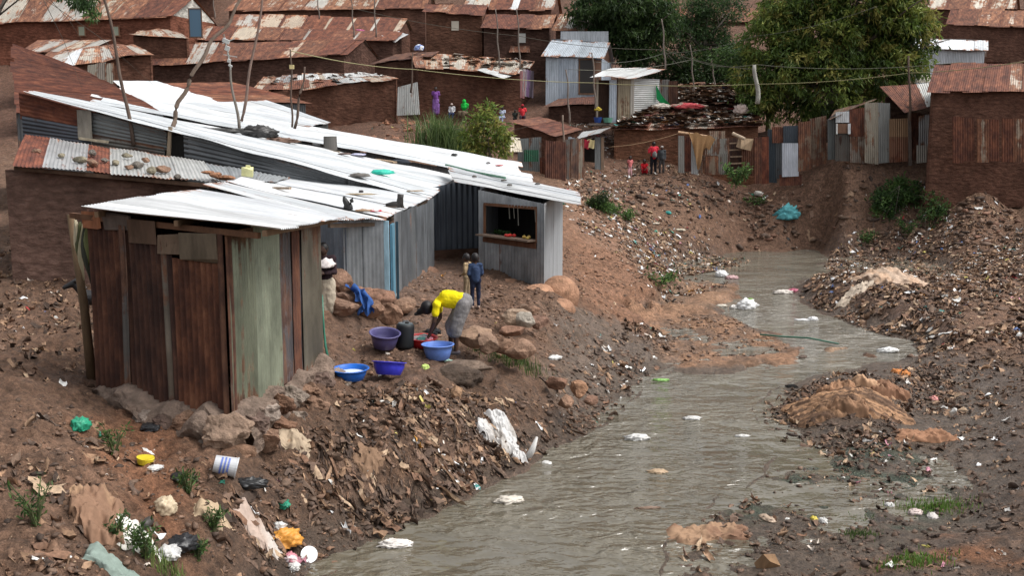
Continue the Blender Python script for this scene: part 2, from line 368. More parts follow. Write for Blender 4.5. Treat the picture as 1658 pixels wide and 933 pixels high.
def mk_leaf():
    s = NT("leaf"); C, A = s.col(); tc = s.n('ShaderNodeTexCoord')
    s.set(base=s.scale(C, s.rng(s.noise(tc.outputs['Object'], 3, 3), .3, .7, .75, 1.25)), rough=.5, spec=.35)
    tr = s.n('ShaderNodeBsdfTranslucent'); s.l(C, tr.inputs[0]); mx = s.n('ShaderNodeMixShader'); mx.inputs[0].default_value = .42
    s.l(s.b.outputs[0], mx.inputs[1]); s.l(tr.outputs[0], mx.inputs[2]); s.l(mx.outputs[0], s.o.inputs[0]); return s.m
M_LEAF = mk_leaf()

def mk_ground():
    s = NT("soil"); tc = s.n('ShaderNodeTexCoord'); v = tc.outputs['Object']; C, A = s.col()       # alpha = wetness
    n1 = s.noise(v, 1.6, 8, .65); n2 = s.noise(v, 11, 6, .7); n3 = s.noise(v, 45, 4, .7)
    n4 = s.noise(v, 4.5, 8, .75); k = s.math('MULTIPLY', s.rng(n1, .3, .7, .7, 1.3), s.math('MULTIPLY', s.rng(n2, .32, .68, .5, 1.5), s.math('MULTIPLY', s.rng(n4, .35, .65, .6, 1.4), s.rng(n3, .3, .7, .65, 1.35))))
    wet = s.math('ADD', A, s.rng(n1, .35, .65, -.18, .18), clamp=True)
    dark = s.rng(wet, 0, 1, 1.0, .42)
    s.set(base=s.scale(C, s.math('MULTIPLY', k, dark)), rough=s.math('MULTIPLY', s.rng(wet, .35, .85, .92, .22), s.rng(n2, .3, .7, .8, 1.25), clamp=True), spec=s.rng(wet, 0, 1, .15, .6),
          normal=s.bump(s.math('ADD', s.math('ADD', n2, s.math('MULTIPLY', n4, 1.6)), s.math('MULTIPLY', n3, .45)), 1.0, .06)); return s.m
M_SOIL = mk_ground()

def mk_litter():
    s = NT("litter"); tc = s.n('ShaderNodeTexCoord'); C, A = s.col(); v = tc.outputs['Object']
    s.set(base=s.scale(C, s.rng(s.noise(v, 24, 4, .7), .3, .7, .6, 1.4)), rough=s.rng(A, 0, 1, .85, .35), spec=.3, normal=s.bump(s.noise(v, 60, 3), .5, .008)); return s.m
M_LITTER = mk_litter()

def mk_water():
    s = NT("stream_water"); tc = s.n('ShaderNodeTexCoord'); v = tc.outputs['Object']
    C, A = s.col()     # alpha: how broken and fast the water runs
    w1 = s.noise(s.map(v, (1.9, 3.1, 1)), 1.0, 2, .5, .8); w2 = s.noise(s.map(v, (5, 8, 1)), 1.0, 2, .5, .6); w3 = s.noise(s.map(v, (14, 30, 1)), 1.0, 2, .6)
    h = s.math('ADD', s.math('MULTIPLY', w1, 1.6), s.math('ADD', s.math('MULTIPLY', w2, .75), s.math('MULTIPLY', w3, s.math('MULTIPLY', A, .3))))
    h = s.math('MULTIPLY', h, s.rng(s.noise(s.map(v, (.35, .5, 1)), 1.0, 3, .6), .35, .65, .15, 1.4))
    foam = s.math('MULTIPLY', s.rng(s.noise(s.map(v, (3, 9, 1)), 1.0, 6, .75, .8), .5, .68, 0, 1, True), s.math('MULTIPLY', A, .55))
    base = s.mix(foam, s.scale(C, s.rng(s.noise(v, .5, 4), .3, .7, .8, 1.2)), (.55, .52, .47))
    s.set(base=base, rough=s.rng(foam, 0, 1, .09, .6), ior=1.42, spec=1.0, normal=s.bump(h, 1.0, .078)); return s.m
M_WATER = mk_water()
# ---------------------------------------------------------------- ground sheet
def wpoly(pts): return np.array([at(a, b)[:2] for a, b in pts])
def flatpoly(pts, z=0.1): return np.array([G(a, b, z)[:2] for a, b in pts])
Z_SHELF = flatpoly([(1000, 520), (1090, 492), (1160, 500), (1200, 520), (1290, 550), (1290, 585), (1200, 590), (1100, 590), (1060, 570), (1090, 545)], .12)
Z_SHELF2 = flatpoly([(1060, 475), (1130, 452), (1190, 455), (1200, 470), (1150, 490), (1090, 500)], .2)
Z_ISLE = flatpoly([(1330, 562), (1370, 556), (1390, 566), (1350, 574)], .05)
Z_SHELF3 = flatpoly([(905, 355), (960, 350), (1040, 375), (1020, 395), (930, 385)], 1.6)
Z_YARD = flatpoly([(530, 470), (700, 420), (760, 420), (800, 500), (780, 600), (640, 590), (540, 580)], 1.45)
Z_PATH = flatpoly([(905, 395), (1050, 420), (1080, 470), (1010, 500), (920, 480)], 1.1)
Z_ALGAE = [flatpoly([(1290, 740), (1420, 720), (1529, 750), (1529, 830), (1400, 830), (1300, 820)], .05), flatpoly([(1330, 830), (1460, 810), (1500, 850), (1400, 880)], .05), flatpoly([(1180, 800), (1300, 760), (1330, 800), (1200, 850)], .05)]
Z_CLAYSPOT = [flatpoly([(190, 690), (260, 680), (310, 760), (290, 820), (200, 830), (150, 760)], 1.3), flatpoly([(1400, 933), (1460, 890), (1560, 880), (1640, 933)], .15)]
Z_GREYBANK = flatpoly([(900, 560), (1000, 530), (1090, 560), (1030, 620), (1000, 660), (880, 640)], .4)
Z_HEAP = flatpoly([(1090, 400), (1300, 395), (1530, 400), (1540, 540), (1440, 560), (1300, 480)], .4)
def ground_colour(x, y, z, d):
    C = np.zeros((len(x), 4)); soil = np.array([.20, .118, .078]); C[:, :3] = soil
    n = fbm(x * .5, y * .5, 4)
    def blend(m, c, w=None):
        m = np.clip(m, 0, 1)[:, None]; C[:, :3] = C[:, :3] * (1 - m) + np.array(c) * m
        if w is not None: C[:, 3] = C[:, 3] * (1 - m[:, 0]) + w * m[:, 0]
    C[:, 3] = .28
    blend(sstep(.0, .5, n) * .6, (.15, .085, .055), .4)
    hill = sstep(44, 52, y); blend(hill, (.13, .072, .05), .15)
    def zone(p, soft=.4): return sstep(soft, -soft, poly_sd(x + .3 * fbm(x * 2, y * 2, 3), y + .6 * fbm(x * 2 + 5, y * 2, 3), p))
    blend(zone(Z_HEAP, .8), (.13, .075, .05), .45)
    blend(zone(Z_YARD) * .8, (.21, .125, .085), .5)
    blend(zone(Z_PATH, .7) * .9, (.27, .145, .09), .2)
    # near slope: dark churned mud
    near = sstep(19, 16, y) * sstep(1.35, 1.0, z) * sstep(-.0, .2, z); blend(near * .85, (.15, .088, .056), .45)
    blend(sstep(.45, .12, z) * sstep(-.3, 0.1, d) * sstep(46, 40, y), (.16, .11, .078), .75)
    blend(zone(Z_GREYBANK) * .8, (.19, .14, .105), .6)
    right = sstep(.2, .05, z) * (x > 1.2) * (y < 22); blend(right * .85, (.175, .125, .088), .72)
    for p in Z_ALGAE: blend(zone(p) * sstep(-.35, .2, fbm(x * 2.2 + 3, y * 1.6, 3)) * .8, (.10, .15, .10), .9)
    sv = .55 + .45 * sstep(-.25, .15, fbm(x * 1.6, y * .9, 4)); blend(zone(Z_SHELF, .25) * sv, (.34, .195, .12), .3); blend(zone(Z_SHELF2, .3) * sv, (.33, .195, .12), .3); blend(zone(Z_ISLE, .1), (.36, .24, .16), .3)
    blend(zone(Z_SHELF3, .4) * .9, (.3, .17, .11), .35)
    for p in Z_CLAYSPOT: blend(zone(p, .3) * .9, (.26, .125, .07), .12)
    return C
_r = [3.0]
while _r[-1] < 175: _r.append(_r[-1] * (1.0062 if _r[-1] < 60 else 1.02))
YR = np.array(_r); TX = np.concatenate([np.linspace(-1.5, -.68, 24)[:-1], np.linspace(-.68, .68, 520), np.linspace(.68, 1.5, 24)[1:]])
GX = YR[:, None] * TX[None]; GY = np.repeat(YR[:, None], len(TX), 1); GZ = Hgt(GX, GY)
DRV = poly_sd(GX, GY, RIVW)
for zp, top in ((Z_SHELF, .10), (Z_SHELF2, .2), (Z_ISLE, .05)):      # smooth rounded clay shelves
    m = sstep(.35, -.25, poly_sd(GX + .6 * fbm(GX * 1.3, GY * 1.3, 4), GY + 1.3 * fbm(GX * 1.3 + 5, GY * 1.3, 4), zp)).reshape(GX.shape)
    GZ = GZ * (1 - m) + (top - .045 + .20 * fbm(GX * .7, GY * 1.0, 5) + .05 * fbm(GX * 4, GY * 5, 3)) * m
nr, nc = GX.shape
mb = MB(); idx = np.arange(nr * nc).reshape(nr, nc)
F = np.stack([idx[:-1, :-1], idx[:-1, 1:], idx[1:, 1:], idx[1:, :-1]], -1).reshape(-1, 4)
mb.v.append(np.stack([GX, GY, GZ], -1).reshape(-1, 3)); mb.f = F.tolist(); mb.c.append(ground_colour(GX.ravel(), GY.ravel(), GZ.ravel(), DRV)); mb.u.append(np.zeros((nr * nc, 2))); mb.n = nr * nc
ground = mb.build("ground", M_SOIL, smooth=True, org=(0, 0, 0)); tag(ground, "bare red brown earth and wet mud sloping to the stream", "ground", kind="structure")
# ---------------------------------------------------------------- river
wy = np.geomspace(3, 52, 160); wx = np.linspace(-.7, .75, 120); WX = wy[:, None] * wx[None]; WY = np.repeat(wy[:, None], 120, 1)
mb = MB(); idx = np.arange(160 * 120).reshape(160, 120)
A_ = sstep(19.5, 23, WY) * sstep(40, 30, WY) * .8 + .12
cw = np.zeros((160 * 120, 4)); t = sstep(14, 24, WY).ravel()[:, None]; cw[:, :3] = np.array([.118, .103, .074]) * (1 - t) + np.array([.15, .135, .105]) * t; cw[:, 3] = A_.ravel()
mb.v.append(np.stack([WX, WY, np.zeros_like(WX)], -1).reshape(-1, 3)); mb.f = np.stack([idx[:-1, :-1], idx[:-1, 1:], idx[1:, 1:], idx[1:, :-1]], -1).reshape(-1, 4).tolist(); mb.c.append(cw); mb.u.append(np.zeros((len(cw), 2))); mb.n = len(cw)
tag(mb.build("river", M_WATER, org=(0, 0, 0)), "shallow murky brown stream winding between the banks", "stream", kind="structure")
# ---------------------------------------------------------------- near huts
def gz(p): return H1(p[0], p[1])
def plane_z(A, B, D, x, y):
    A, B, D = map(np.array, (A, B, D)); n = np.cross(B - A, D - A); return A[2] - (n[0] * (x - A[0]) + n[1] * (y - A[1])) / n[2]
def V3(x, y, z): return np.array([x, y, z], float)

# --- front hut
hC = V3(*P(372, 668, 11.9)[:2], 1.52); hR = V3(*P(521, 598, 14.9)[:2], 1.52); hL = V3(*P(158, 622, 13.0)[:2], 1.52); hB = hL + hR - hC
rA, rB, rC, rD = P(132, 336, 12.65), P(452, 371, 11.45), P(562, 352, 15.2), P(322, 307, 16.6)
def rz(p, d=.05): return V3(p[0], p[1], min(plane_z(rA, rB, rD, p[0], p[1]), plane_z(rB, rC, rD, p[0], p[1])) - d)
hut = empty("tin_hut", (hC[0], hC[1], 1.4), "rusty tin hut on a stone footing under a bright white roof, nearest of all", "hut")
# sheets() runs ribs A->D, so call with the short ends on the left: left end -> right end
mb = MB(); sheets(mb, rD, rA, rB, rC, WHITE, sw=.78, pitch=.085, amp=.012, jit=.05, lift=.006, nseg=12, wob=.03)
roof = mb.build("roof", M_TIN, hut, smooth=True)
mb = MB()
for t in (.08, .5, .93):
    a = rA * (1 - t) + rB * t; b = rD * (1 - t) + rC * t; beam(mb, a + V3(0, 0, -.07), b + V3(0, 0, -.07), .05, .07, (.16, .10, .06))
beam(mb, hL + (hC - hL) * -.12 + V3(0, -.05, rz(hL)[2] - hL[2] - .09), rz(hC) + V3(.5, -.22, -.10), .06, .07, (.14, .07, .04))
mb.build("rafter", M_WOOD, hut)
def lerp(a, b, t): return a * (1 - t) + b * t
mb = MB()
seqA = [(.13, .055, .04, 1.0), (.085, .035, .03, 1.0), (.075, .03, .026, 1.0), (.34, .28, .22, .62), (.10, .045, .03, 1.0)]
wid = [0, .30, .60, .78, .98, 1.0]
def wallq(mb, a, b, t0, t1, col, topdrop=0, lean=0, off=0.0, pitch=.095, amp=.022, low=0.0, geo=True, nseg=8, wob=.015):
    p0, p1 = lerp(a, b, t0), lerp(a, b, t1); n = np.cross(b - a, V3(0, 0, 1)); n /= np.linalg.norm(n)
    if n[1] > 0: n = -n
    q0, q1 = rz(p0), rz(p1)
    o = n * off
    sheets(mb, p0 + o + V3(0, 0, low), p1 + o + V3(0, 0, low), V3(q1[0], q1[1], q1[2] - topdrop) + o + (b - a) * lean, V3(q0[0], q0[1], q0[2] - topdrop) + o + (b - a) * lean, [col], cols=1, jit=.02, pitch=pitch, amp=amp, geo=geo, nseg=nseg, wob=wob)
wallq(mb, hL, hC, -.01, .34, (.13, .07, .045, .92), .12, .01)
wallq(mb, hL, hC, .30, .66, (.055, .03, .026, .97), .22, -.012, .025)
wallq(mb, hL, hC, .645, 1.0, (.17, .105, .07, .88), .48, .0, .012)
wallq(mb, hL, hC, .585, .62, (.22, .19, .155, .55), .25, -.01, .05)
wallq(mb, hL, hC, .975, 1.015, (.2, .17, .14, .7), .1, -.0, .035)
wallq(mb, hL, hC, .25, .305, (.20, .19, .18, .6), .15, .02, .045)
mb.build("front_wall", M_TINWALL, hut, smooth=True)
mb = MB()
q0, q1 = rz(lerp(hL, hC, .38)), rz(lerp(hL, hC, .97)); n_ = V3(-.35, -.93, 0)
for (t0, t1, a, b, c) in ((.34, .55, .05, .34, (.10, .06, .04)), (.56, .72, .2, .42, (.14, .095, .065)), (.73, .99, .12, .46, (.13, .10, .07)), (.15, .36, .03, .2, (.12, .09, .075)), (-.02, .12, .02, .25, (.3, .12, .06))):
    p, q = rz(lerp(hL, hC, t0)), rz(lerp(hL, hC, t1)); m = (p + q) / 2 + V3(0, 0, -(a + b) / 2) + n_ * .055
    ang = math.atan2((hC - hL)[1], (hC - hL)[0]); box(mb, m, (np.linalg.norm((q - p)[:2]), .02, b - a), c, (0, 0, ang), .018)
mb.build("patch_board", M_WOOD, hut)
mb = MB()
wallq(mb, hC, hR, .0, .06, (.17, .13, .10, .8), .1, .0, .03)
wallq(mb, hC, hR, .02, .26, (.27, .29, .21, .42), .08, .01, .018, .075, .013)
wallq(mb, hC, hR, .24, .52, (.33, .36, .27, .34), .05, .012, .008, .075, .013)
wallq(mb, hC, hR, .53, .80, (.13, .125, .13, .50), .05, .0, .0, .085, .006)
wallq(mb, hC, hR, .655, .74, (.17, .10, .06, .9), .05, .005, .02, .085, .005)
wallq(mb, hC, hR, .76, 1.0, (.25, .225, .175, .42), .02, .0, .028, .03, .003)
mb.build("side_wall", M_TINWALL, hut, smooth=True)
mb = MB(); sheets(mb, hL, hB, rz(hB), rz(hL), DRUST, pitch=.085, amp=.01); sheets(mb, hB, hR, rz(hR), rz(hB), DRUST, pitch=.085, amp=.01); mb.build("back_wall", M_TIN, hut, smooth=True)
mb = MB()
def foot(a, b, n, out, zz, size, cols, seed=0, g=.2):
    d = (b - a); d[2] = 0; d /= np.linalg.norm(d); o = V3(d[1], -d[0], 0)
    for i in range(n):
        p = lerp(a, b, (i + .5 + RNG.uniform(-.2, .2)) / n) + o * out + V3(0, 0, zz + RNG.uniform(-.04, .04)); s_ = size * RNG.uniform(.8, 1.25)
        rock(mb, p, (s_ * 1.25, s_, s_ * RNG.uniform(.75, 1.0)), cols[i % len(cols)], 4, .35, rotz=RNG.uniform(-.4, .4))
for (a_, b_) in ((hL, hC), (hC, hR)):           # sloping mortar skirt
    d_ = (b_ - a_); L_n = np.linalg.norm(d_[:2]); o_ = V3(d_[1], -d_[0], 0) / L_n; nn_ = 60; V_ = []; 
    for i in range(nn_):
        p_ = lerp(a_, b_, (i / (nn_ - 1)) * 1.04 - .02)
        for j in range(12):
            t_ = j / 11; r_n = .22 * float(fbm(np.array([p_[0] * 3 + p_[1] * 2]), np.array([t_ * 3 + p_[1]]), 4)[0]) ; V_.append(p_ + o_ * (.0 + .34 * t_ ** .8 + r_n * min(1, 4 * t_)) + V3(0, 0, .10 + .12 * float(vnoise(p_[0] * 4, p_[1] * 4)) - .52 * t_ ** 1.6 + r_n * .3))
    mb.add(V_, [(i * 12 + j, (i + 1) * 12 + j, (i + 1) * 12 + j + 1, i * 12 + j + 1) for i in range(nn_ - 1) for j in range(11)], (.22, .16, .125))
GB = [(.25, .15, .10), (.27, .215, .175), (.20, .11, .07), (.30, .24, .2), (.15, .10, .08)]
foot(hL, hC, 7, .20, -.14, .34, GB); foot(hL, hC, 6, .30, -.33, .32, GB[2:] + GB[:1])
foot(hC, hR, 7, .20, -.14, .36, GB[::-1]); foot(hC, hR, 6, .32, -.34, .36, [GB[0], GB[2], GB[1]])
rock(mb, hC + V3(.02, -.24, -.16), (.66, .52, .5), (.29, .20, .145), rotz=.4, rough=.35); rock(mb, hC + V3(.08, -.22, -.46), (.6, .5, .36), (.24, .14, .09))
mb.build("stone_footing", M_ROCK, hut, smooth=False)

# --- row hut with lower roof A
E0, E1, E2 = P(540, 357, 16.9), P(624, 355, 19.0), P(697, 321, 25.0)
Hn, Hf = P(366, 296, 20.0), P(420, 262, 26.5)
row = empty("tin_hut", (*E1[:2], 1.7), "long low grey tin hut with a blue door post, behind the rusty hut", "hut")
# roof: ribs from high side to eave; eave line E0..E2
mb = MB(); HI0, HI1, HI2 = P(366, 296, 19.6), P(366, 296, 20.0), P(440, 283, 25.6)
sheets(mb, P(330, 300, 17.6), HI1, E1, E0, WHITE, sw=.8, pitch=.09, amp=.012, jit=.06, nseg=10, wob=.02)
sheets(mb, HI1 + V3(0, .02, .02), HI2, E2, E1 + V3(0, .02, .02), WHITE, sw=.8, pitch=.09, amp=.012, jit=.07, nseg=12, wob=.04)
mb.build("roof", M_TIN, row, smooth=True)
def rowwall(x0, x1, Ya, Yb, pal, **k):
    a = P(x0, 400, Ya); b = P(x1, 400, Yb); ta, tb = k.pop('top')
    A = V3(a[0], a[1], k.pop('z', 1.6)); B = V3(b[0], b[1], A[2]); C = V3(b[0], b[1], CAMZ - (tb - 240.5) / FPX * Yb); D = V3(a[0], a[1], CAMZ - (ta - 240.5) / FPX * Ya)
    sheets(mb, A, B, C, D, pal, **k)
mb = MB(); BLG = [(.30, .35, .42, .05)]; G1 = [(.27, .29, .31, .28), (.30, .32, .34, .22), (.25, .265, .275, .35)]
rowwall(505, 560, 19.4, 18.3, BLG, top=(352, 358), pitch=.16, amp=.025, sw=1, z=1.7)
rowwall(556, 621, 18.3, 18.9, G1, top=(352, 357), pitch=.09, amp=.008, sw=.45, z=1.6)
rowwall(638, 702, 19.6, 25.4, G1, top=(349, 320), pitch=.09, amp=.007, sw=.9, z=1.5)
mb.build("wall", M_TINWALL, row, smooth=True)
mb = MB(); a = P(624, 400, 18.95); 
box(mb, V3(a[0] + .02, a[1], 2.55), (.10, .06, 1.75), (.33, .50, .60)); box(mb, V3(a[0] + .11, a[1] + .25, 2.5), (.05, .4, 1.7), (.09, .20, .27)); box(mb, V3(a[0] + .17, a[1] + .5, 2.5), (.05, .05, 1.75), (.04, .07, .09)); mb.build("door", M_WOOD, row)
mb = MB(); beam(mb, E1 + V3(-.1, .1, -.10), E2 + V3(-.1, 0, -.08), .06, .07, (.10, .07, .05)); beam(mb, E0 + V3(-.1, .1, -.10), E1 + V3(-.1, .1, -.10), .05, .07, (.10, .07, .05)); mb.build("rafter", M_WOOD, row)
mb = MB(); 
# closing walls below the high side of roof A (hidden from the front)
sheets(mb, V3(HI1[0], HI1[1], 1.6), V3(HI2[0], HI2[1], 1.6), HI2 + V3(0, 0, -.05), HI1 + V3(0, 0, -.05), DARK, pitch=.1, amp=.01)
mb.build("back_wall", M_TIN, row, smooth=True)

# --- hut B, the long white roof
bA, bB, bC, bD = P(40, 149, 25), P(692, 323, 25), P(742, 285, 31), P(60, 150, 29.4)
hb = empty("tin_hut", (*P(690, 400, 25)[:2], 1.8), "long tin hut under the widest sloping white roof with green rag on it", "hut")
mb = MB(); sheets(mb, bA, bD, bC, bB, WHITE, sw=.8, pitch=.09, amp=.012, rows=1, jit=.05, nseg=40, wob=.05); mb.build("roof", M_TIN, hb, smooth=True)
def under(A, B, x): t = (x - A[0]) / (B[0] - A[0]); return A * (1 - t) + B * t
def strip_wall(mb, A, B, x0, x1, Y, drop, bottom, pal, horiz=True, **k):   # wall below the roof edge A-B between world x0 and x1
    a = under(A, B, x0); b = under(A, B, x1); a[1] = b[1] = Y; a[2] -= drop; b[2] -= drop
    la = V3(a[0], Y, bottom if not callable(bottom) else bottom(a[0])); lb = V3(b[0], Y, bottom if not callable(bottom) else bottom(b[0]))
    if horiz: sheets(mb, la, a, b, lb, pal, **k)
    else: sheets(mb, la, lb, b, a, pal, **k)
wx = lambda px, Y: (px - 829) / FPX * Y * (1 + 0)      # rough
X = lambda px, Y: P(px, 280, Y)[0]
mb = MB(); Y = 25.25
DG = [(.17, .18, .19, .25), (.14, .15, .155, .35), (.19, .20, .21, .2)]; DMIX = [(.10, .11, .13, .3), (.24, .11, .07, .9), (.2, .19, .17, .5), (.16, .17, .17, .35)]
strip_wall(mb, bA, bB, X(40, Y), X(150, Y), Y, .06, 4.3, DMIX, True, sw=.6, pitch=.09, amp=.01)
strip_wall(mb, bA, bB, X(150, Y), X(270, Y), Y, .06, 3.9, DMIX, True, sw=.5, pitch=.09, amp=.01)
strip_wall(mb, bA, bB, X(303, Y), X(560, Y), Y, .04, 3.2, DG, True, sw=.45, pitch=.09, amp=.011)
strip_wall(mb, bA, bB, X(555, Y), X(690, Y), Y + .1, .04, 3.0, DG, False, sw=.8, pitch=.09, amp=.011)
mb.build("side_wall", M_TINWALL, hb, smooth=True)
mb = MB(); a = P(288, 240, Y + .02); box(mb, a, (.55, .04, .62), (.012, .011, .010)); mb.build("window_dark_panel", M_WOOD, hb)  # near-black box, paints the unlit inside of the window
for q_ in ((P(272, 268, Y - .1), P(276, 205, Y - .1), .08, .08, (.22, .17, .12)), (P(138, 225, Y - .1), P(136, 178, Y - .1), .35, .04, (.22, .2, .17)), (P(129, 224, Y - .2), P(175, 230, Y - .2), .1, .06, (.35, .3, .22))):
    mb = MB(); beam(mb, *q_); mb.build("wall_post", M_WOOD, hb)
mb = MB(); a = P(700, 350, 27.2); b = P(778, 350, 27.6)
sheets(mb, V3(a[0], a[1], 1.95), V3(b[0], b[1], 1.95), V3(b[0], b[1], 4.0), V3(a[0], a[1], 3.75), [(.13, .15, .18, .12)], sw=1.4, pitch=.155, amp=.028, jit=.0); mb.build("recess_wall", M_TIN, hb, smooth=True)
mb = MB(); slab(mb, [V3(a[0] - .3, a[1] - .25, 2.02), V3(b[0] + .2, b[1] - .1, 2.06), V3(b[0] + .2, b[1] - .2, .9), V3(a[0] - .3, a[1] - .35, .9)], .4, (.10, .055, .038)); mb.build("mud_plinth", M_MUD, hb)

# --- hut C
cA, cB, cC, cD = P(150, 166, 32), P(851, 294, 33), P(838, 263, 37), P(170, 146, 36)
hc = empty("tin_hut", (*cB[:2], 2.4), "tin hut with a long narrow white roof ending in ragged steps near the tall grass", "hut")
mb = MB(); sheets(mb, cA, cD, cC, cB, WHITE[:2] + [(.68, .71, .73, .1)], sw=.8, pitch=.09, amp=.012, jit=.35, nseg=40, wob=.05); mb.build("roof", M_TIN, hc, smooth=True)
mb = MB(); strip_wall(mb, cA, cB, X(300, 33), X(830, 33.2), 33.2, .04, 2.2, DG, False, sw=.8, pitch=.1, amp=.012); mb.build("wall", M_TIN, hc, smooth=True)
mb = MB(); a = cB + V3(-.4, .5, -.1); b = cC + V3(-.4, 0, -.1); sheets(mb, V3(a[0], a[1], 1.8), V3(b[0], b[1], 1.8), b, a, GREY, pitch=.1, amp=.01); mb.build("end_wall", M_TIN, hc, smooth=True)

# --- shop hut D
dA, dB, dC, dD = P(736, 294, 26.2), P(941, 333, 22.3), P(937, 311, 26.4), P(722, 268, 30.2)
shop = empty("tin_shop", (*P(880, 466, 22.9)[:2], 1.5), "grey tin kiosk with an open serving hatch, at the stream end of the row", "kiosk")
mb = MB(); sheets(mb, dA, dD, dC, dB, WHITE, sw=.8, pitch=.09, amp=.011, jit=.04, nseg=16, wob=.03, rows=1); mb.build("roof", M_TIN, shop, smooth=True)
def dz(p, d=.06): return V3(p[0], p[1], min(plane_z(dA, dB, dD, p[0], p[1]), plane_z(dB, dC, dD, p[0], p[1])) - d)
s0 = V3(*P(776, 440, 25.1)[:2], 1.6); s1 = V3(*P(880, 466, 22.9)[:2], 1.45); s2 = V3(*P(909, 466, 26.2)[:2], 1.3)
w0, w1 = .10, .91; zb, zt = 2.62, 3.42
mb = MB(); SG = [(.38, .40, .42, .22), (.42, .435, .45, .15)]
def sw_(t0, t1, zlo, zhi, **k):
    p, q = lerp(s0, s1, t0), lerp(s0, s1, t1); lo = lambda r: r[2] if zlo is None else zlo; hi = lambda r: dz(r)[2] if zhi is None else zhi
    sheets(mb, V3(p[0], p[1], lo(p)), V3(q[0], q[1], lo(q)), V3(q[0], q[1], hi(q)), V3(p[0], p[1], hi(p)), SG, pitch=.13, amp=.03, jit=0, **k)
sw_(0, w0, None, None, cols=1); sw_(w1, 1, None, None, cols=1); sw_(w0, w1, None, zb, cols=3); sw_(w0, w1, zt, None, cols=2)
mb.build("front_wall", M_TINWALL, shop, smooth=True)
mb = MB(); sheets(mb, s1, s2, dz(s2), dz(s1), [(.40, .42, .44, .12)], sw=1.8, pitch=.09, amp=.006, jit=0); mb.build("side_wall", M_FLAT, shop, smooth=True)
mb = MB(); s3 = s0 + (s2 - s1); sheets(mb, s0, s3, dz(s3), dz(s0), GREY, pitch=.1); sheets(mb, s3, s2, dz(s2), dz(s3), GREY, pitch=.1); mb.build("back_wall", M_TIN, shop, smooth=True)
dirn = (s1 - s0); dirn[2] = 0; dirn /= np.linalg.norm(dirn); nn = V3(dirn[1], -dirn[0], 0); 
if nn[1] > 0: nn = -nn
wfr = MB(); c0 = lerp(s0, s1, w0); c1 = lerp(s0, s1, w1)
for (a, b) in (((c0, zt), (c1, zt)), ((c0, zb), (c0, zt)), ((c1, zb), (c1, zt)), ((c0, zb), (c1, zb))):
    beam(wfr, V3(a[0][0], a[0][1], a[1]) + nn * .01, V3(b[0][0], b[0][1], b[1]) + nn * .01, .07, .07, (.14, .065, .035))
win = wfr.build("window", M_WOOD, shop)
mb = MB(); beam(mb, V3(c0[0], c0[1], zb + .04) + nn * .14, V3(c1[0], c1[1], zb + .04) + nn * .14, .30, .04, (.20, .145, .11)); beam(mb, V3(c0[0], c0[1], zb - .09) + nn * .05, V3(c1[0], c1[1], zb - .09) + nn * .05, .04, .12, (.13, .06, .035)); mb.build("sill", M_WOOD, win)
mb = MB()                                        # near-black slab, the dimness of the room behind the hatch put into its colour
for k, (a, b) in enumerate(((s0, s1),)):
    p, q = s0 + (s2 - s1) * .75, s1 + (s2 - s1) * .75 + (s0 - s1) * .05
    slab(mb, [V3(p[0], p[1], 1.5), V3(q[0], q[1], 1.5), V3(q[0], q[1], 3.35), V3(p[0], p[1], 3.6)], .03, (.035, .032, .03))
mb.build("room_dark_panel", M_WOOD, shop)
for t in (.25, .34, .42, .74, .8):
    mb = MB(); p = lerp(c0, c1, t) - nn * .35; tube(mb, [V3(p[0], p[1], zt), V3(p[0] + .02, p[1], zt - RNG.uniform(.2, .5))], .012, (.25, .24, .2), 5); mb.build("hanging_string", M_WIRE, shop)
# goods on the counter: separate things
rs = random.Random(4)
for i, (t, cc, r, lb) in enumerate(((.52, (.55, .02, .015), .045, None), (.56, (.6, .03, .02), .05, None), (.60, (.5, .02, .015), .05, None), (.55, (.58, .03, .02), .045, None), (.82, (.45, .28, .05), .05, 0), (.87, (.4, .26, .06), .05, 0), (.92, (.42, .3, .06), .045, 0))):
    p = lerp(c0, c1, t) + nn * (.16 - .06 * (i % 3)); mb = MB(); v, f = ico(2); v = v * r * np.array([1, 1, .85]) + V3(p[0], p[1], zb + .06 + r * .85 ); mb.add(v, f, cc)
    tube(mb, [V3(p[0], p[1], zb + .055 + r * 1.6), V3(p[0] + .008, p[1], zb + .075 + r * 1.8)], .006, (.05, .09, .02), 5)
    tag(mb.build("tomato" if lb is None else "mango", M_PLASTIC, smooth=True), "red tomato heaped on the kiosk counter" if lb is None else "yellow mango at the right end of the kiosk counter", "tomato" if lb is None else "mango", "tomatoes on the kiosk counter" if lb is None else "mangoes on the kiosk counter")
for i, t in enumerate((.16, .24, .33, .4)):
    p = lerp(c0, c1, t) - nn * .1; mb = MB()
    for k in range(26):
        a = rs.uniform(0, 6.28); e = rs.uniform(.2, 1.3); L = rs.uniform(.08, .16); d = V3(math.cos(a) * math.cos(e), math.sin(a) * math.cos(e), math.sin(e)); s_ = V3(-math.sin(a), math.cos(a), 0) * .035; b = V3(p[0], p[1], zb + .06)
        mb.add([b, b + d * L * .6 + s_, b + d * L, b + d * L * .6 - s_], [(0, 1, 2, 3)], (.03, .07, .02))
    tag(mb.build("leaf_vegetable", M_LEAF), "bunch of dark green leaves at the left of the kiosk counter", "vegetable", "green bunches on the kiosk counter")
# clay apron at the foot of the kiosk
mb = MB(); 
for (px, py, Y, s) in ((905, 480, 23.1, (1.0, .9, 1.0)), (900, 500, 22.2, (.9, .8, .5)), (870, 478, 22.6, (1.5, .7, .5)), (820, 470, 23.6, (1.6, .9, .55))): rock(mb, P(px, py, Y), s, (.38, .21, .13), 3, .10, flat=False)
mb.build("clay_apron", M_ROCK, shop, smooth=True)
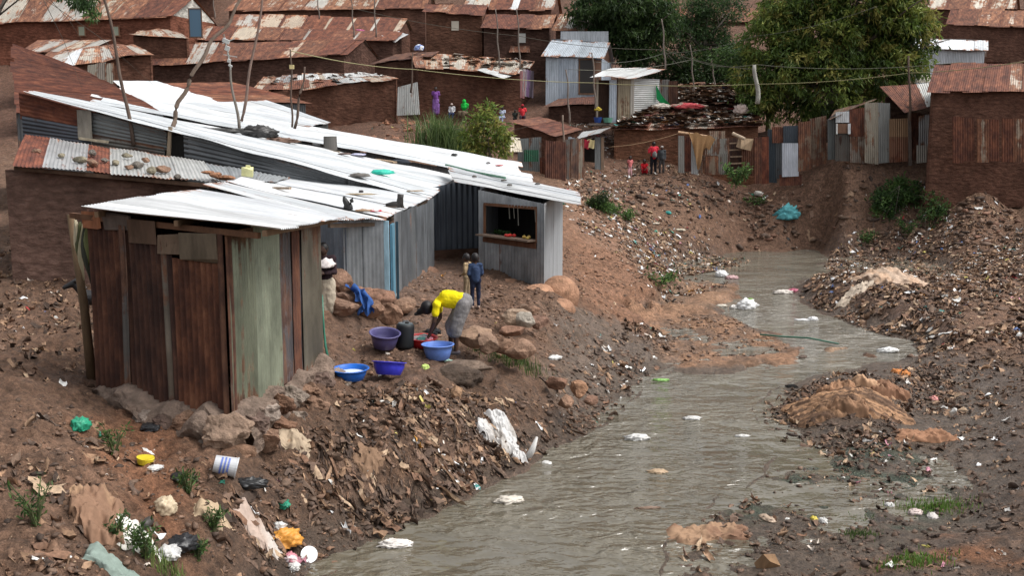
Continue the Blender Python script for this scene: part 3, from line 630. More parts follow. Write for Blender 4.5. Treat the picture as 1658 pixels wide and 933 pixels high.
# mud ledges below the row hut
mb = MB()
for i in range(26):
    t = i / 25; px = 610 + 95 * t; py = 492 - 45 * t + RNG.uniform(-6, 14); p = P(px, py, 19.0 + 6 * t); rock(mb, p, (RNG.uniform(.5, .9), .6, RNG.uniform(.35, .65)), (.24, .135, .09) if i % 3 else (.29, .17, .115), 2, .3)
for i in range(14):
    t = i / 13; p = P(530 + 95 * t, 478 + RNG.uniform(-3, 8), 18.3 + .4 * t); rock(mb, p, (.55, .5, .35), (.25, .14, .095), 2, .25)
mb.build("mud_ledge", M_ROCK, row, smooth=True)

# --- roofs further back on this bank (E, E2, G, rust left, K)
def simple_hut(name, label, q, pal, wallpal, sw=.8, base=None, nseg=12, wob=.03, cat="hut", wm=None, ribs='short', far=False, wallmat='tin', geo=True):
    A, B, C, D = q; c = (A + B + C + D) / 4; z0 = min(gz(A), gz(B), gz(C), gz(D)) - .2
    h = empty(name, (c[0], c[1], z0), label, cat)
    m = MB(); sheets(m, A, B, C, D, pal, sw=sw, pitch=.09, amp=.012, jit=.10, nseg=nseg, wob=wob, geo=geo); m.build("roof", M_TIN if geo else M_TINW, h, smooth=True)
    m = MB(); ctr = c; ins = [lerp(p, ctr, .07) for p in q]
    for i in range(4):
        a, b = ins[i], ins[(i + 1) % 4]; aa = V3(a[0], a[1], z0); bb = V3(b[0], b[1], z0); ta = a - V3(0, 0, .08); tb = b - V3(0, 0, .08)
        if wallmat == 'mud': slab(m, [aa, bb, tb, ta], .12, (.15, .082, .058, 0))
        else: sheets(m, aa, bb, tb, ta, wallpal, sw=.8, pitch=.1, amp=.012, geo=True)
    m.build("wall", M_MUD if wallmat == 'mud' else M_TIN, h, smooth=(wallmat != 'mud'))
    return h
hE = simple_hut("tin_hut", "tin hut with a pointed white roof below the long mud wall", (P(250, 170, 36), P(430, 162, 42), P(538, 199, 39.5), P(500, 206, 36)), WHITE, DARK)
hE2 = simple_hut("tin_hut", "tin hut with a tapering white roof between rusty roofs, far left", (P(225, 170, 37.5), P(182, 131, 41), P(252, 131, 43.5), P(360, 166, 41)), WHITE, DARK)
hG = simple_hut("tin_hut", "tin hut with a low brown rusted roof behind the white ones", (P(300, 164, 43.5), P(252, 135, 47), P(375, 133, 49), P(505, 167, 46)), RUST[:3] + [(.24, .12, .08, .95)], DARK)
hRL = simple_hut("tin_hut", "hut with a dark red rusted roof at the far left above the white roofs", (P(20, 182, 31.5), P(20, 70, 38.5), P(130, 110, 37), P(262, 180, 33)), [(.2, .085, .055, 1.0), (.17, .075, .05, 1.0)], DARK)
hK = empty("mud_hut", (*P(240, 330, 20.6)[:2], 1.9), "dark mud hut with stones weighing down its patched roof", "hut")
kA, kB, kC, kD = P(20, 266, 20.8), P(352, 296, 20.4), P(400, 290, 24.0), P(40, 218, 24.9)
mb = MB(); sheets(mb, kA, kB, P(330, 262, 24.4), kD, [(.30, .13, .085, .95), (.42, .42, .42, .3), (.2, .1, .07, 1.0), (.5, .5, .48, .25), (.33, .15, .09, .9)], sw=.75, pitch=.09, amp=.011, jit=.12, nseg=8, wob=.05)
sheets(mb, kB + V3(-.05, 0, .02), P(440, 297, 21.5), P(470, 288, 24.8), P(318, 262, 24.6), [(.34, .36, .37, .2)], sw=.7, pitch=.09, amp=.011, jit=.10, nseg=8, wob=.05); mb.build("roof", M_TIN, hK, smooth=True)
mb = MB(); a, b = P(10, 300, 21.1), P(338, 300, 20.9); slab(mb, [V3(a[0], a[1], 1.2), V3(b[0], b[1], 1.2), V3(b[0], b[1], CAMZ - (300 - 240.5) / FPX * 20.9 + .04), V3(a[0], a[1], CAMZ - (274 - 240.5) / FPX * 21.1)], .2, (.19, .115, .09, 0)); mb.build("mud_wall", M_MUD, hK)
mb = MB(); a, b = P(322, 300, 20.7), P(450, 300, 22.5); sheets(mb, V3(a[0], a[1], 2.2), V3(b[0], b[1], 2.2), V3(b[0], b[1], 3.95), V3(a[0], a[1], 4.0), [(.2, .21, .21, .3)], sw=.7, pitch=.11, amp=.015); mb.build("tin_wall", M_TIN, hK, smooth=True)
mb = MB(); beam(mb, kA + V3(0, .1, -.08), kB + V3(0, .1, -.08), .08, .08, (.1, .06, .04)); mb.build("rafter", M_WOOD, hK)
for i, (px, py) in enumerate([(130, 258), (150, 262), (170, 252), (186, 256), (208, 262), (222, 258), (246, 266), (262, 262), (286, 272), (205, 238), (235, 244), (150, 240), (100, 250), (60, 246)]):
    t = (px - 20) / 332; p = lerp(kA, kB, t); Yk = p[1] + .25 + (268 - py) * .06; q = P(px, py, Yk)
    # rest on the roof plane
    zq = plane_z(kA, kB, kD, q[0], q[1]); mb = MB(); s = RNG.uniform(.16, .3); rock(mb, V3(q[0], q[1], zq + s * .25), (s * 1.4, s, s * .7), [(.24, .21, .15), (.26, .16, .11), (.17, .15, .13)][i % 3], 2)
    tag(mb.build("stone", M_ROCK), "rough stone weighing down the patched roof of the dark mud hut", "stone", "stones on the patched roof")
# ---------------------------------------------------------------- the hillside: houses
MUDC = [(.135, .066, .045, 0), (.12, .062, .045, 0), (.15, .075, .05, 0), (.10, .055, .042, 0)]
def house(name, label, eL, eR, rR, rL, pal=TANR, wall=0, gable=True, over=.3, sw=.8, wobble=.04, cat="house", seq=None, rows=1, jit=.12, wallmat='mud', wallpal=DRUST, bottom=None, endcap=None, split=1, wallx=None):
    eL, eR, rR, rL = P(*eL), P(*eR), P(*rR), P(*rL)
    bL = V3(2 * rL[0] - eL[0], 2 * rL[1] - eL[1], eL[2]); bR = V3(2 * rR[0] - eR[0], 2 * rR[1] - eR[1], eR[2])
    zb = bottom if bottom is not None else min(gz(eL), gz(eR), gz(lerp(eL, eR, .5)), gz(lerp(eL, eR, .25)), gz(lerp(eL, eR, .75))) - .3
    h = empty(name, (*((eL + eR) / 2)[:2], zb), label, cat)
    m = MB(); sheets(m, eL, eR, rR, rL, pal, sw=sw, geo=False, jit=jit, lift=.03, wob=wobble, nseg=6, seq=seq, rows=rows)
    if gable: sheets(m, rL + V3(0, .05, 0), rR + V3(0, .05, 0), bR, bL, pal, sw=sw, geo=False, jit=jit, lift=.03, wob=wobble, nseg=3)
    m.build("roof", M_TINW, h, smooth=False)
    # walls set in from the eaves
    if gable: cs = [eL, eR, bR, bL]
    else: cs = [eL, eR, rR, rL]
    n = (rL - eL); n[2] = 0; n /= np.linalg.norm(n); w = (eR - eL); w[2] = 0; w /= np.linalg.norm(w)
    slope = (rL[2] - eL[2]) / np.linalg.norm((rL - eL)[:2])
    c = [eL + n * over + w * .2 + V3(0, 0, over * slope - .07), eR + n * over - w * .2 + V3(0, 0, over * slope - .07)]
    if gable: c += [bR - n * over - w * .2 + V3(0, 0, over * slope - .07), bL - n * over + w * .2 + V3(0, 0, over * slope - .07)]
    else: c += [rR - n * .1 - w * .2 + V3(0, 0, -.1), rL - n * .1 + w * .2 + V3(0, 0, -.1)]
    m = MB(); mc = MUDC[wall % len(MUDC)] if isinstance(wall, int) else (*wall, 0)
    def quad(a, b):
        A, B = V3(a[0], a[1], zb), V3(b[0], b[1], zb)
        if wallmat == 'mud': slab(m, [A, B, b, a], .1, mc)
        else: sheets(m, A, B, b, a, wallpal, sw=.8, geo=False, jit=.02)
    for i in range(4): quad(c[i], c[(i + 1) % 4])
    if gable:
        for a, b, r in ((c[1], c[2], rR - w * .2), (c[3], c[0], rL + w * .2)): slab(m, [a, b, r + V3(0, 0, -.08)], .08, endcap if endcap is not None else mc)
    m.build("wall", M_MUD if wallmat == 'mud' else M_TINW, h)
    h['_f'] = 0; del h['_f']
    return h, c
def opening(h, c, px0, py0, px1, py1, Y, col=(.02, .018, .015), frame=(.12, .08, .05), name="window", proud=.06):
    a, b = P(px0, py0, Y), P(px1, py1, Y); a[1] = b[1] = Y
    m = MB(); mid = (a + b) / 2; box(m, V3(mid[0], Y - proud, mid[2]), (abs(b[0] - a[0]), .04, abs(a[2] - b[2])), col); return_o = m.build(name, M_FLAT, h)
    if frame:
        m = MB(); w, hh = abs(b[0] - a[0]), abs(a[2] - b[2])
        for (dx, dz_, sx, sz) in ((0, hh / 2, w + .12, .07), (0, -hh / 2, w + .12, .07), (-w / 2, 0, .07, hh - .08), (w / 2, 0, .07, hh - .08)): box(m, V3(mid[0] + dx, Y - proud - .012, mid[2] + dz_), (sx, .05, sz), frame)
        m.build("frame", M_WOOD, return_o)
    return return_o
def frontY(c, px, py=100):      # depth of a house's front wall plane at a pixel column
    a, b = c[0], c[1]; best = None
    for Y in np.arange(30, 95, .1):
        x = P(px, py, Y)[0]; t = (x - a[0]) / (b[0] - a[0]); y = a[1] + t * (b[1] - a[1])
        if best is None or abs(y - Y) < best[0]: best = (abs(y - Y), Y)
    return best[1]
h, c = house("mud_house", "long red mud house with a pale gable end and blue door at the top left", (-60, 40, 64.5), (279, 27, 64), (316, -4, 66.5), (-40, -2, 67), TAN + RUST, (.21, .085, .055), endcap=(.55, .53, .48, 0))
for px in (133, 188): opening(h, c, px - 6, 42, px + 6, 58, frontY(c, px), (.33, .36, .27), (.2, .1, .06))
Yd = c[1][1] + 1.0; opening(h, c, 306, 14, 328, 60, Yd - .15, (.10, .19, .28), (.12, .08, .06), "door")
house("mud_house", "mud house with a long orange streaked rusty roof along the top edge of the view", (362, 18, 72), (690, 14, 72), (700, -18, 75), (400, -18, 75), RUST + TAN, 1)
house("mud_house", "mud house behind a white patched roof at the top left corner", (150, -2, 76), (350, -6, 76), (350, -30, 79), (160, -30, 79), TAN, 1)
house("mud_house", "mud house under the upper of two stacked brown roofs left of centre", (365, 44, 69), (645, 54, 68.5), (660, 30, 71), (378, 22, 71.5), TANR, 1, seq=None)
house("mud_house", "mud house with a middle rusty roof ending in a curled white sheet", (318, 65, 65.5), (640, 66, 65), (655, 52, 67), (333, 42, 68), TANR + RUST[:2], 3, gable=False)
h, c = house("mud_house", "dark mud house with the longest rusted roof, facing the sloping white roofs", (243, 107, 60), (562, 89, 60), (592, 64, 63), (256, 72, 63), TANR + RUST[:3], 3)
m = MB(); sheets(m, P(617, 57, 66.2), P(640, 68, 65.0), P(662, 55, 66.5), P(640, 50, 68), [(.72, .73, .73, .05)], sw=.9, geo=False, wob=.12, nseg=5); tag(m.build("tin_sheet", M_TINW), "loose curled white tin sheet at the end of the brown roofs", "tin sheet")
house("mud_house", "small hut with a crooked rusty lean-to roof below the blue door", (208, 57, 60.8), (308, 61, 60.6), (272, 46, 63.4), (226, 50, 63.4), RUST + TAN, 0, gable=False, wobble=.09)
house("mud_house", "mud house with a buckled tan and white roof at the left edge", (30, 116, 50), (250, 88, 52.5), (216, 72, 55), (80, 84, 54), TAN + WHITE[:1], 0, gable=False, wobble=.12)
m = MB(); sheets(m, P(140, 135, 50.2), P(186, 135, 50.6), P(184, 100, 50.6), P(142, 105, 50.2), [(.36, .33, .27, .3), (.30, .26, .22, .4)], sw=.5, geo=False); tag(m.build("board_fence", M_TINW), "grey board screen under the buckled tan roof", "fence")
house("mud_house", "hut with a small orange tan roof at the left edge above the buckled one", (20, 90, 56), (152, 78, 57), (183, 64, 59), (60, 66, 59), TAN, 1, gable=False)
h, c = house("mud_house", "low mud house with a patchwork roof of white, rust and grey sheets", (404, 152, 52), (648, 129, 54), (602, 118, 56.5), (428, 122, 55), PATCH, 0, gable=False, wobble=.12, sw=.62, rows=2, jit=.3, bottom=5.0)
a, b = P(642, 188, 53.4), P(680, 186, 53.8)
m = MB(); sheets(m, a, b, P(676, 134, 53.8), P(644, 142, 53.4), [(.38, .39, .38, .45), (.40, .25, .15, .7)], sw=.9, geo=False, wob=.05, nseg=5); tag(m.build("tin_screen", M_TINW), "grey corrugated screen with a rusted strip, left of the purple-clad person", "screen")
house("mud_house", "dark mud house squeezed between the long rusted roof and the pale ribbed roof", (596, 104, 60.5), (700, 92, 60), (712, 84, 62), (640, 88, 62.5), DRUST, 1, gable=False)
h, c = house("mud_house", "wide mud house with a pale ribbed roof and clothes at its corner, behind the people", (672, 108, 57.5), (850, 122, 58), (866, 98, 61), (664, 86, 61.5), TAN + [(.55, .5, .42, .35)], 0, gable=False, wobble=.10, rows=1, jit=.4, bottom=6.2)
m = MB(); sheets(m, P(770, 113, 57.2), P(815, 128, 57.2), P(850, 118, 59.0), P(800, 106, 59.6), [(.66, .67, .66, .08)], sw=1.2, geo=False, wob=.06, nseg=5); tag(m.build("tin_sheet", M_TINW), "pale tin sheet overhanging the front of the ribbed roof", "tin sheet")
h, c = house("brick_house", "tall brown house with one small white window, top centre", (683, 19, 66), (784, 25, 66), (790, 9, 67.6), (693, 7, 67.6), RUST + TAN[:1], 2)
Yw = frontY(c, 737, 41); opening(h, c, 731, 34, 743, 49, Yw, (.62, .55, .45), None)
h, c = house("brick_house", "brown house with a grey shutter and a tiny tin awning, right of the tall one", (777, 46, 65), (893, 47, 65), (901, 24, 67.5), (787, 23, 67.5), RUST + TAN[:1], 3)
Yw = frontY(c, 845, 61); opening(h, c, 839, 54, 851, 69, Yw, (.55, .54, .50), None)
m = MB(); sheets(m, P(824, 84, Yw - .5), P(858, 84, Yw - .5), P(858, 74, Yw), P(827, 74, Yw), [(.3, .22, .17, .7)], geo=False); m.build("awning", M_TINW, h)
house("mud_house", "house with a rust and silver roof peeking over the top edge, centre", (748, 15, 72), (896, 17, 72), (905, -14, 75), (760, -14, 75), RUST + TAN + WHITE[:1], 1)
house("mud_house", "house with a sagging tan roof just behind the pale blue tin house", (893, 48, 63), (968, 51, 63), (982, 24, 65), (905, 24, 65), TAN[:2] + TAN[3:], 1)
h, c = house("tin_house", "pale blue grey tin house with a dark open doorway, left of the big trees", (876, 90, 58), (978, 95, 58), (988, 70, 60.4), (893, 64, 60.4), [(.50, .55, .60, .05), (.46, .51, .56, .08)], wallmat='tin', wallpal=[(.44, .50, .58, .08), (.5, .56, .63, .03)], gable=True)
opening(h, c, 938, 96, 962, 152, frontY(c, 950, 120), (.025, .02, .018), (.18, .10, .06), "door"); opening(h, c, 964, 97, 973, 150, frontY(c, 968, 120), (.2, .10, .06), None, "shutter")  # the near-black panel paints the shade inside the open doorway; the shutter is real
m = MB(); sheets(m, P(907, 70, 61.2), P(985, 70, 61.2), P(985, 50, 61.2), P(908, 50, 61.2), [(.42, .44, .47, .1)], geo=False, sw=5); m.build("upper_wall", M_TINW, h)
house("mud_house", "house with a two-step rusty roof seen between the trees", (1060, 34, 80), (1216, 35, 80), (1230, 14, 82.5), (1075, 12, 82.5), RUST + RUST, 1)
house("mud_house", "house whose rusty roof runs along the top edge behind the left tree", (1060, 8, 86), (1260, 10, 86), (1270, -16, 89), (1070, -16, 89), RUST, 1)
house("mud_house", "rusty roofed house at the top right corner behind the big tree", (1420, 14, 74), (1640, 18, 74), (1650, -14, 77), (1430, -14, 77), RUST + TAN, 1)
h, c = house("tin_house", "small white roofed tin house at the right edge behind the tree crown", (1478, 78, 62), (1600, 82, 62), (1600, 66, 64), (1482, 62, 64), WHITE, wallmat='tin', wallpal=[(.45, .48, .52, .08)])
house("mud_house", "dark house right of the big tree with only its wall in view", (1530, 40, 68), (1800, 48, 68), (1800, 20, 70), (1540, 14, 70), RUST, 1)
# middle ground right of centre
h, c = house("mud_house", "low house with a sagging striped rust roof beside the seated people", (824, 197, 50.5), (900, 221, 47.2), (942, 210, 49.4), (874, 189, 53), [(.24, .12, .09, .95), (.36, .25, .2, .8), (.26, .13, .09, .95)], 0, gable=False, wobble=.06)
h15, c15 = house("mud_house", "big orange brown mud house with a litter-strewn roof behind the standing family", (985, 212, 50.2), (1232, 205, 50.2), (1222, 180, 54), (1030, 172, 54), [(.26, .14, .10, .95), (.3, .2, .15, .8), (.45, .40, .34, .4)], (.20, .095, .058), gable=False, wobble=.05, bottom=3.0)
house("mud_house", "collapsing flat roof covered in scraps behind the litter-strewn house", (1095, 172, 56), (1225, 168, 56), (1215, 132, 62), (1100, 138, 62), [(.3, .25, .2, .6), (.18, .14, .12, .7), (.42, .38, .33, .4)], 3, gable=False, wobble=.12, jit=.4)
house("mud_house", "dark low house squeezed in between the pale blue tin house and the tin privy", (880, 172, 55), (975, 168, 55), (965, 156, 58), (905, 160, 58), DRUST, 3, gable=False)
# tin privy standing above
pv = empty("tin_privy", (*P(1000, 192, 52)[:2], 6.1), "small tin privy with an open dark door and green cloth at its side", "privy")
m = MB(); sheets(m, P(955, 123, 51.8), P(1030, 127, 51.6), P(1080, 113, 54.6), P(1000, 109, 55), [(.70, .71, .70, .1), (.64, .66, .66, .15)], sw=.9, geo=False, wob=.1, nseg=6, jit=.08); m.build("roof", M_TINW, pv)
a0, a1, a2 = P(966, 194, 52.2), P(1026, 194, 52.2), P(1066, 182, 54.4)
for q in (a0, a1, a2): q[2] = 6.1
def pw(a, b, t0, t1, top0, top1, pal, z0=6.1, **k): p, q = lerp(a, b, t0), lerp(a, b, t1); sheets(mm, V3(p[0], p[1], z0), V3(q[0], q[1], z0), V3(q[0], q[1], top1), V3(p[0], p[1], top0), pal, geo=False, **k)
mm = MB(); pw(a0, a1, .33, .53, 8.35, 8.35, [(.46, .52, .60, .05)]); pw(a0, a1, .53, .56, 8.4, 8.4, [(.1, .07, .05, .8)]); pw(a0, a1, .56, .9, 8.35, 8.35, [(.27, .22, .15, .4)]); pw(a0, a1, .9, 1.0, 8.4, 8.4, [(.36, .33, .29, .3)]); pw(a0, a1, -.02, .04, 8.4, 8.4, [(.3, .25, .2, .4)])
mm.build("front_wall", M_TINW, pv)
mm = MB(); L_ = lambda t, z: V3(*lerp(a1, a2, t)[:2], z); sheets(mm, L_(0, 6.15), L_(0, 8.4), L_(1, 8.5), L_(1, 6.3), [(.52, .53, .53, .15)], geo=False, sw=3); mm.build("side_wall", M_TINW, pv)
mm = MB(); bb = lerp(a0, a1, .19); box(mm, V3(bb[0], bb[1] + .5, 7.2), (.8, .05, 2.3), (.05, .028, .02)); mm.build("door", M_WOOD, pv)  # dark panel set back in the gap, paints the unlit inside of the privy
mm = MB(); fl = V3(*((a0 + a1) / 2)[:2], 6.04); box(mm, fl + V3(-.1, .2, 0), (2.6, 1.8, .10), (.16, .13, .11)); mm.build("floor_slab", M_WOOD, pv)
m = MB(); st = [P(1062, 136, 54.0), P(1070, 152, 53.9), P(1078, 162, 53.8), P(1088, 171, 53.6)]; en = [P(1063, 160, 54.1), P(1070, 166, 54.0), P(1080, 168, 53.9), P(1088, 172, 53.7)]
for i in range(3): m.add([st[i], st[i + 1], en[i + 1], en[i], st[i] + V3(0, .04, 0), st[i + 1] + V3(0, .04, 0), en[i + 1] + V3(0, .04, 0), en[i] + V3(0, .04, 0)], [(0, 1, 2, 3), (7, 6, 5, 4), (0, 4, 5, 1), (3, 2, 6, 7)], (.02, .30, .10))
tag(m.build("green_cloth", M_CLOTH), "bright green cloth pegged out beside the tin privy", "cloth")
m = MB(); sheets(m, P(1066, 178, 55.5), P(1098, 178, 55.5), P(1098, 130, 55.5), P(1068, 130, 55.5), [(.11, .075, .06, .8), (.2, .19, .18, .4)], sw=.6, geo=False); tag(m.build("board_fence", M_TINW), "dark board screen right of the tin privy behind the green cloth", "fence")
# porch left of the big mud house
m = MB(); hp = empty("lean_to", (*P(955, 290, 48)[:2], 3.2), "small porch with a grey sheet roof and an open dark doorway", "porch")
sheets(m, P(930, 226, 47.6), P(973, 216, 47.6), P(990, 206, 49.8), P(945, 213, 49.8), [(.52, .53, .52, .2)], geo=False, wob=.05, nseg=5); m.build("roof", M_TINW, hp)
m = MB(); box(m, P(953, 262, 49.4), (.75, .05, 2.3), (.015, .012, .01)); m.build("doorway", M_WOOD, hp)  # solid near-black panel, the darkness of the doorway painted as colour
for px, w in ((943, .14), (968, .3), (975, .18)):
    m = MB(); a = P(px, 290, 48.6); b = P(px, 222, 48.6); b[1] = a[1]; beam(m, a, b, w, .08, (.17, .18, .18) if w > .2 else (.2, .14, .1)); m.build("post", M_WOOD, hp)
# ---------------------------------------------------------------- sheet fences and huts along the far right bank
def fpanel(mb, x0, x1, yt0, yt1, yb0, yb1, Y0, Y1, pal, **k):
    sheets(mb, P(x0, yb0, Y0), P(x1, yb1, Y1), P(x1, yt1, Y1), P(x0, yt0, Y0), pal, geo=k.pop('geo', False), **k)
def thing_from(name, label, cat, panels, group=None):
    o = None; base = P(panels[0][0], panels[0][4], panels[0][6]); e = empty(name, base, label, cat, group)
    for i, pn in enumerate(panels):
        m = MB(); kw = pn[9] if len(pn) > 9 else {}; fpanel(m, *pn[:9], **{k: v for k, v in kw.items() if k != 'part'}); m.build(kw.get('part', 'sheet'), M_TINW, e)
    return e
# left cluster of tall dark screens beside the porch (835-935)
thing_from("tin_fence", "tall dark screen of blackened and rusty sheets left of the porch doorway", "fence", [
    (838, 876, 224, 222, 305, 300, 46.0, 46.4, [(.13, .14, .14, .3)], dict(sw=.5)), (874, 884, 255, 255, 298, 300, 46.1, 46.1, [(.22, .10, .06, 1.0)]),
    (882, 916, 226, 230, 298, 300, 45.8, 46.0, [(.12, .06, .045, 1.0), (.16, .09, .07, .9)], dict(sw=.5)), (914, 946, 228, 222, 300, 294, 46.2, 46.8, [(.13, .12, .11, .5), (.22, .19, .15, .5)], dict(sw=.4)), (848, 872, 243, 243, 262, 262, 45.9, 45.9, [(.03, .12, .07, .2)])])
m = MB(); p = P(838, 236, 45.2); 
tag((lambda mm: (sheets(mm, P(826, 246, 45), P(846, 246, 45.2), P(842, 224, 46.2), P(826, 222, 46), [(.62, .54, .42, .2)], geo=False), mm)[1])(MB()).build("tin_sheet", M_TINW), "small cream coloured sheet leaning at the end of the white roofs", "tin sheet")
# latrine with hanging cloth
L1 = thing_from("tin_shed", "leaning shed with a rust red door and a tan cloth hung on its pole", "shed", [
    (1098, 1108, 218, 218, 280, 281, 49.2, 49.2, [(.30, .29, .27, .3)]), (1107, 1120, 220, 222, 279, 279, 49.3, 49.3, [(.16, .055, .035, 1.0)], dict(part='door')), (1119, 1130, 222, 226, 281, 283, 49.2, 49.2, [(.40, .41, .42, .3)]),
    (1128, 1146, 250, 252, 282, 280, 49.3, 49.3, [(.30, .26, .22, .6)])])
m = MB(); tube(m, [P(1098, 214, 49.0), P(1122, 217, 49.0), P(1150, 221, 49.2)], [.07, .06, .05], (.42, .27, .17), 7); m.build("roof_pole", M_POLE, L1)
m = MB(); nx, nz = 15, 12; top = [P(1114 + 44 * i / (nx - 1), 213 + 10 * i / (nx - 1) + 2 * math.sin(i), 48.9) for i in range(nx)]
def blen(t): return .55 + 1.25 * math.exp(-((t - .38) / .22) ** 2) 
V = []; F = []
for i in range(nx):
    for j in range(nz):
        q = top[i] + V3(-.3 * (j / nz) * (i / nx - .4) * 2, -.05 - .10 * math.sin(i * 1.7 + j * .2) * (j / nz), -blen(i / (nx - 1)) * j / (nz - 1)); V.append(q)
n0 = len(V); V += [v + V3(0, .03, 0) for v in V]
for i in range(nx - 1):
    for j in range(nz - 1): a = i * nz + j; F += [(a, a + nz, a + nz + 1, a + 1), (n0 + a + 1, n0 + a + nz + 1, n0 + a + nz, n0 + a)]
m.add(V, F, (.30, .175, .085)); tag(m.build("hanging_cloth", M_CLOTH, smooth=True), "tan cloth hanging in a point from the pole of the leaning shed", "cloth")
L2 = thing_from("tin_shed", "low shed patched from grey boards and flattened tins, right of the tan cloth", "shed", [
    (1140, 1181, 225, 222, 252, 252, 49.0, 48.9, [(.30, .29, .26, .4)]), (1142, 1182, 252, 250, 284, 283, 48.9, 48.8, [(.24, .18, .13, .5), (.20, .19, .17, .4)], dict(sw=.6)), (1148, 1174, 212, 212, 226, 224, 49.1, 49.1, [(.30, .22, .16, .5)])])
m = MB()
L3 = thing_from("rack", "brown slatted rack against the wall between the patched shed and the rusty sheets", "rack", [(1181, 1202, 224, 224, 284, 282, 49.4, 49.4, [(.06, .035, .028, 1.0)]), (1200, 1223, 226, 226, 282, 284, 49.3, 49.3, [(.17, .105, .07, .8)])])
for k in range(5): m = MB(); beam(m, P(1180, 232 + 11 * k, 49.2), P(1202, 231 + 11 * k, 49.2), .05, .07, (.28, .2, .14)); m.build("slat", M_WOOD, L3)
m = MB(); tube(m, [P(1186, 216, 48.8), P(1206, 225, 48.5)], [.09, .08], (.40, .31, .23), 8); tag(m.build("log", M_POLE), "short pale log sticking out above the slatted rack", "log")
m = MB(); fx = P(1206, 232, 49); box(m, fx, (.6, .3, .45), (.36, .26, .17), (0, .1, .2), .05); tag(m.build("cardboard_box", M_WOOD), "crumpled brown box on top of the slatted rack", "box")
thing_from("tin_fence", "fence of mismatched upright sheets with one pale white blue sheet in the middle", "fence", [
    (1221, 1245, 224, 222, 298, 296, 48.6, 48.5, [(.28, .11, .06, .9), (.20, .12, .09, .8)], dict(sw=.4)), (1243, 1258, 208, 208, 296, 297, 48.8, 48.8, [(.06, .08, .10, .2)]),
    (1250, 1270, 206, 206, 232, 232, 48.5, 48.5, [(.20, .10, .055, .9)]), (1268, 1294, 205, 204, 234, 234, 48.4, 48.4, [(.055, .07, .09, .15)]), (1256, 1267, 230, 230, 290, 290, 48.7, 48.7, [(.10, .11, .12, .3)]),
    (1266, 1293, 232, 232, 286, 285, 48.2, 48.2, [(.56, .60, .68, .02)], dict(sw=2, part='white_sheet')), (1262, 1298, 284, 284, 302, 300, 48.3, 48.3, [(.17, .085, .06, .9)]),
    (1292, 1313, 199, 196, 277, 274, 48.2, 48.2, [(.24, .17, .12, .7)], dict(sw=3)), (1311, 1338, 193, 188, 272, 264, 48.3, 48.2, [(.21, .155, .11, .65)], dict(sw=3))])
# right hut with tall pale sheets
R1 = thing_from("tin_hut", "patched hut with a pale shuttered window and two tall weathered sheets", "hut", [
    (1340, 1356, 192, 180, 258, 256, 47.6, 47.6, [(.11, .12, .12, .3)]), (1353, 1376, 182, 180, 200, 200, 47.3, 47.3, [(.58, .60, .62, .1)], dict(part='shutter')), (1352, 1378, 216, 214, 262, 262, 47.4, 47.4, [(.10, .09, .08, .5)]),
    (1375, 1402, 178, 175, 222, 222, 47.3, 47.3, [(.20, .085, .05, 1.0)], dict(sw=2)), (1376, 1402, 214, 216, 262, 264, 47.35, 47.35, [(.22, .19, .16, .6)]),
    (1400, 1422, 166, 165, 263, 266, 47.0, 47.0, [(.40, .36, .29, .45)], dict(sw=3)), (1420, 1441, 165, 166, 266, 264, 47.1, 47.1, [(.33, .34, .33, .35)], dict(sw=3))])
m = MB(); a = P(1365, 208, 47.3); box(m, a, (.55, .05, .45), (.16, .09, .06)); w_ = m.build("window", M_WOOD, R1)
m = MB(); beam(m, P(1355, 200, 47.2), P(1355, 217, 47.2), .06, .05, (.6, .6, .58)); beam(m, P(1375, 200, 47.2), P(1375, 217, 47.2), .12, .05, (.6, .62, .64)); m.build("frame", M_WOOD, w_)
m = MB(); sheets(m, P(1342, 192, 47.2), P(1403, 166, 47.1), P(1420, 160, 50.5), P(1352, 178, 50.5), [(.28, .23, .17, .5), (.2, .17, .14, .6)], geo=False, wob=.1, jit=.2); m.build("roof", M_TINW, R1)
R2 = thing_from("mud_hut", "hut with a wooden plank door under a rust and white striped roof", "hut", [
    (1440, 1474, 192, 190, 222, 222, 46.9, 46.9, [(.34, .21, .12, .3)], dict(part='door', geo=False)), (1440, 1473, 221, 221, 262, 260, 46.85, 46.85, [(.27, .13, .08, .5)], dict(part='door')),
    (1472, 1492, 184, 184, 258, 258, 47.2, 47.2, [(.15, .085, .07, .9)]), (1488, 1510, 190, 184, 240, 236, 46.8, 46.8, [(.34, .35, .36, .4)], dict(wob=.1, nseg=6)), (1484, 1506, 236, 236, 264, 262, 46.6, 46.6, [(.40, .38, .34, .3)])])
m = MB(); sheets(m, P(1464, 182, 45.8), P(1514, 172, 46.6), P(1506, 134, 49.6), P(1424, 140, 49.2), [(.24, .14, .10, .85), (.60, .60, .57, .2), (.22, .12, .08, .9), (.25, .14, .1, .9), (.60, .6, .57, .15)], geo=False, sw=.6, wob=.04); m.build("roof", M_TINW, R2)
m = MB(); a, b = P(1432, 200, 49), P(1510, 200, 49); slab(m, [V3(a[0], 49, 3.6), V3(b[0], 49, 3.6), V3(b[0], 49, 7.4), V3(a[0], 49, 7.3)], .1, (.09, .055, .04, 0)); m.build("wall", M_MUD, R2)
m = MB(); beam(m, P(1474, 268, 46.4), P(1472, 172, 46.4), .12, .1, (.10, .08, .07)); m.build("corner_post", M_POLE, R2)
h, c = house("brick_house", "red brown block house at the right edge with only its left wall showing", (1500, 150, 44), (1720, 150, 44), (1720, 104, 46.5), (1514, 104, 46.5), RUST, (.12, .06, .042), gable=True, bottom=2.2)
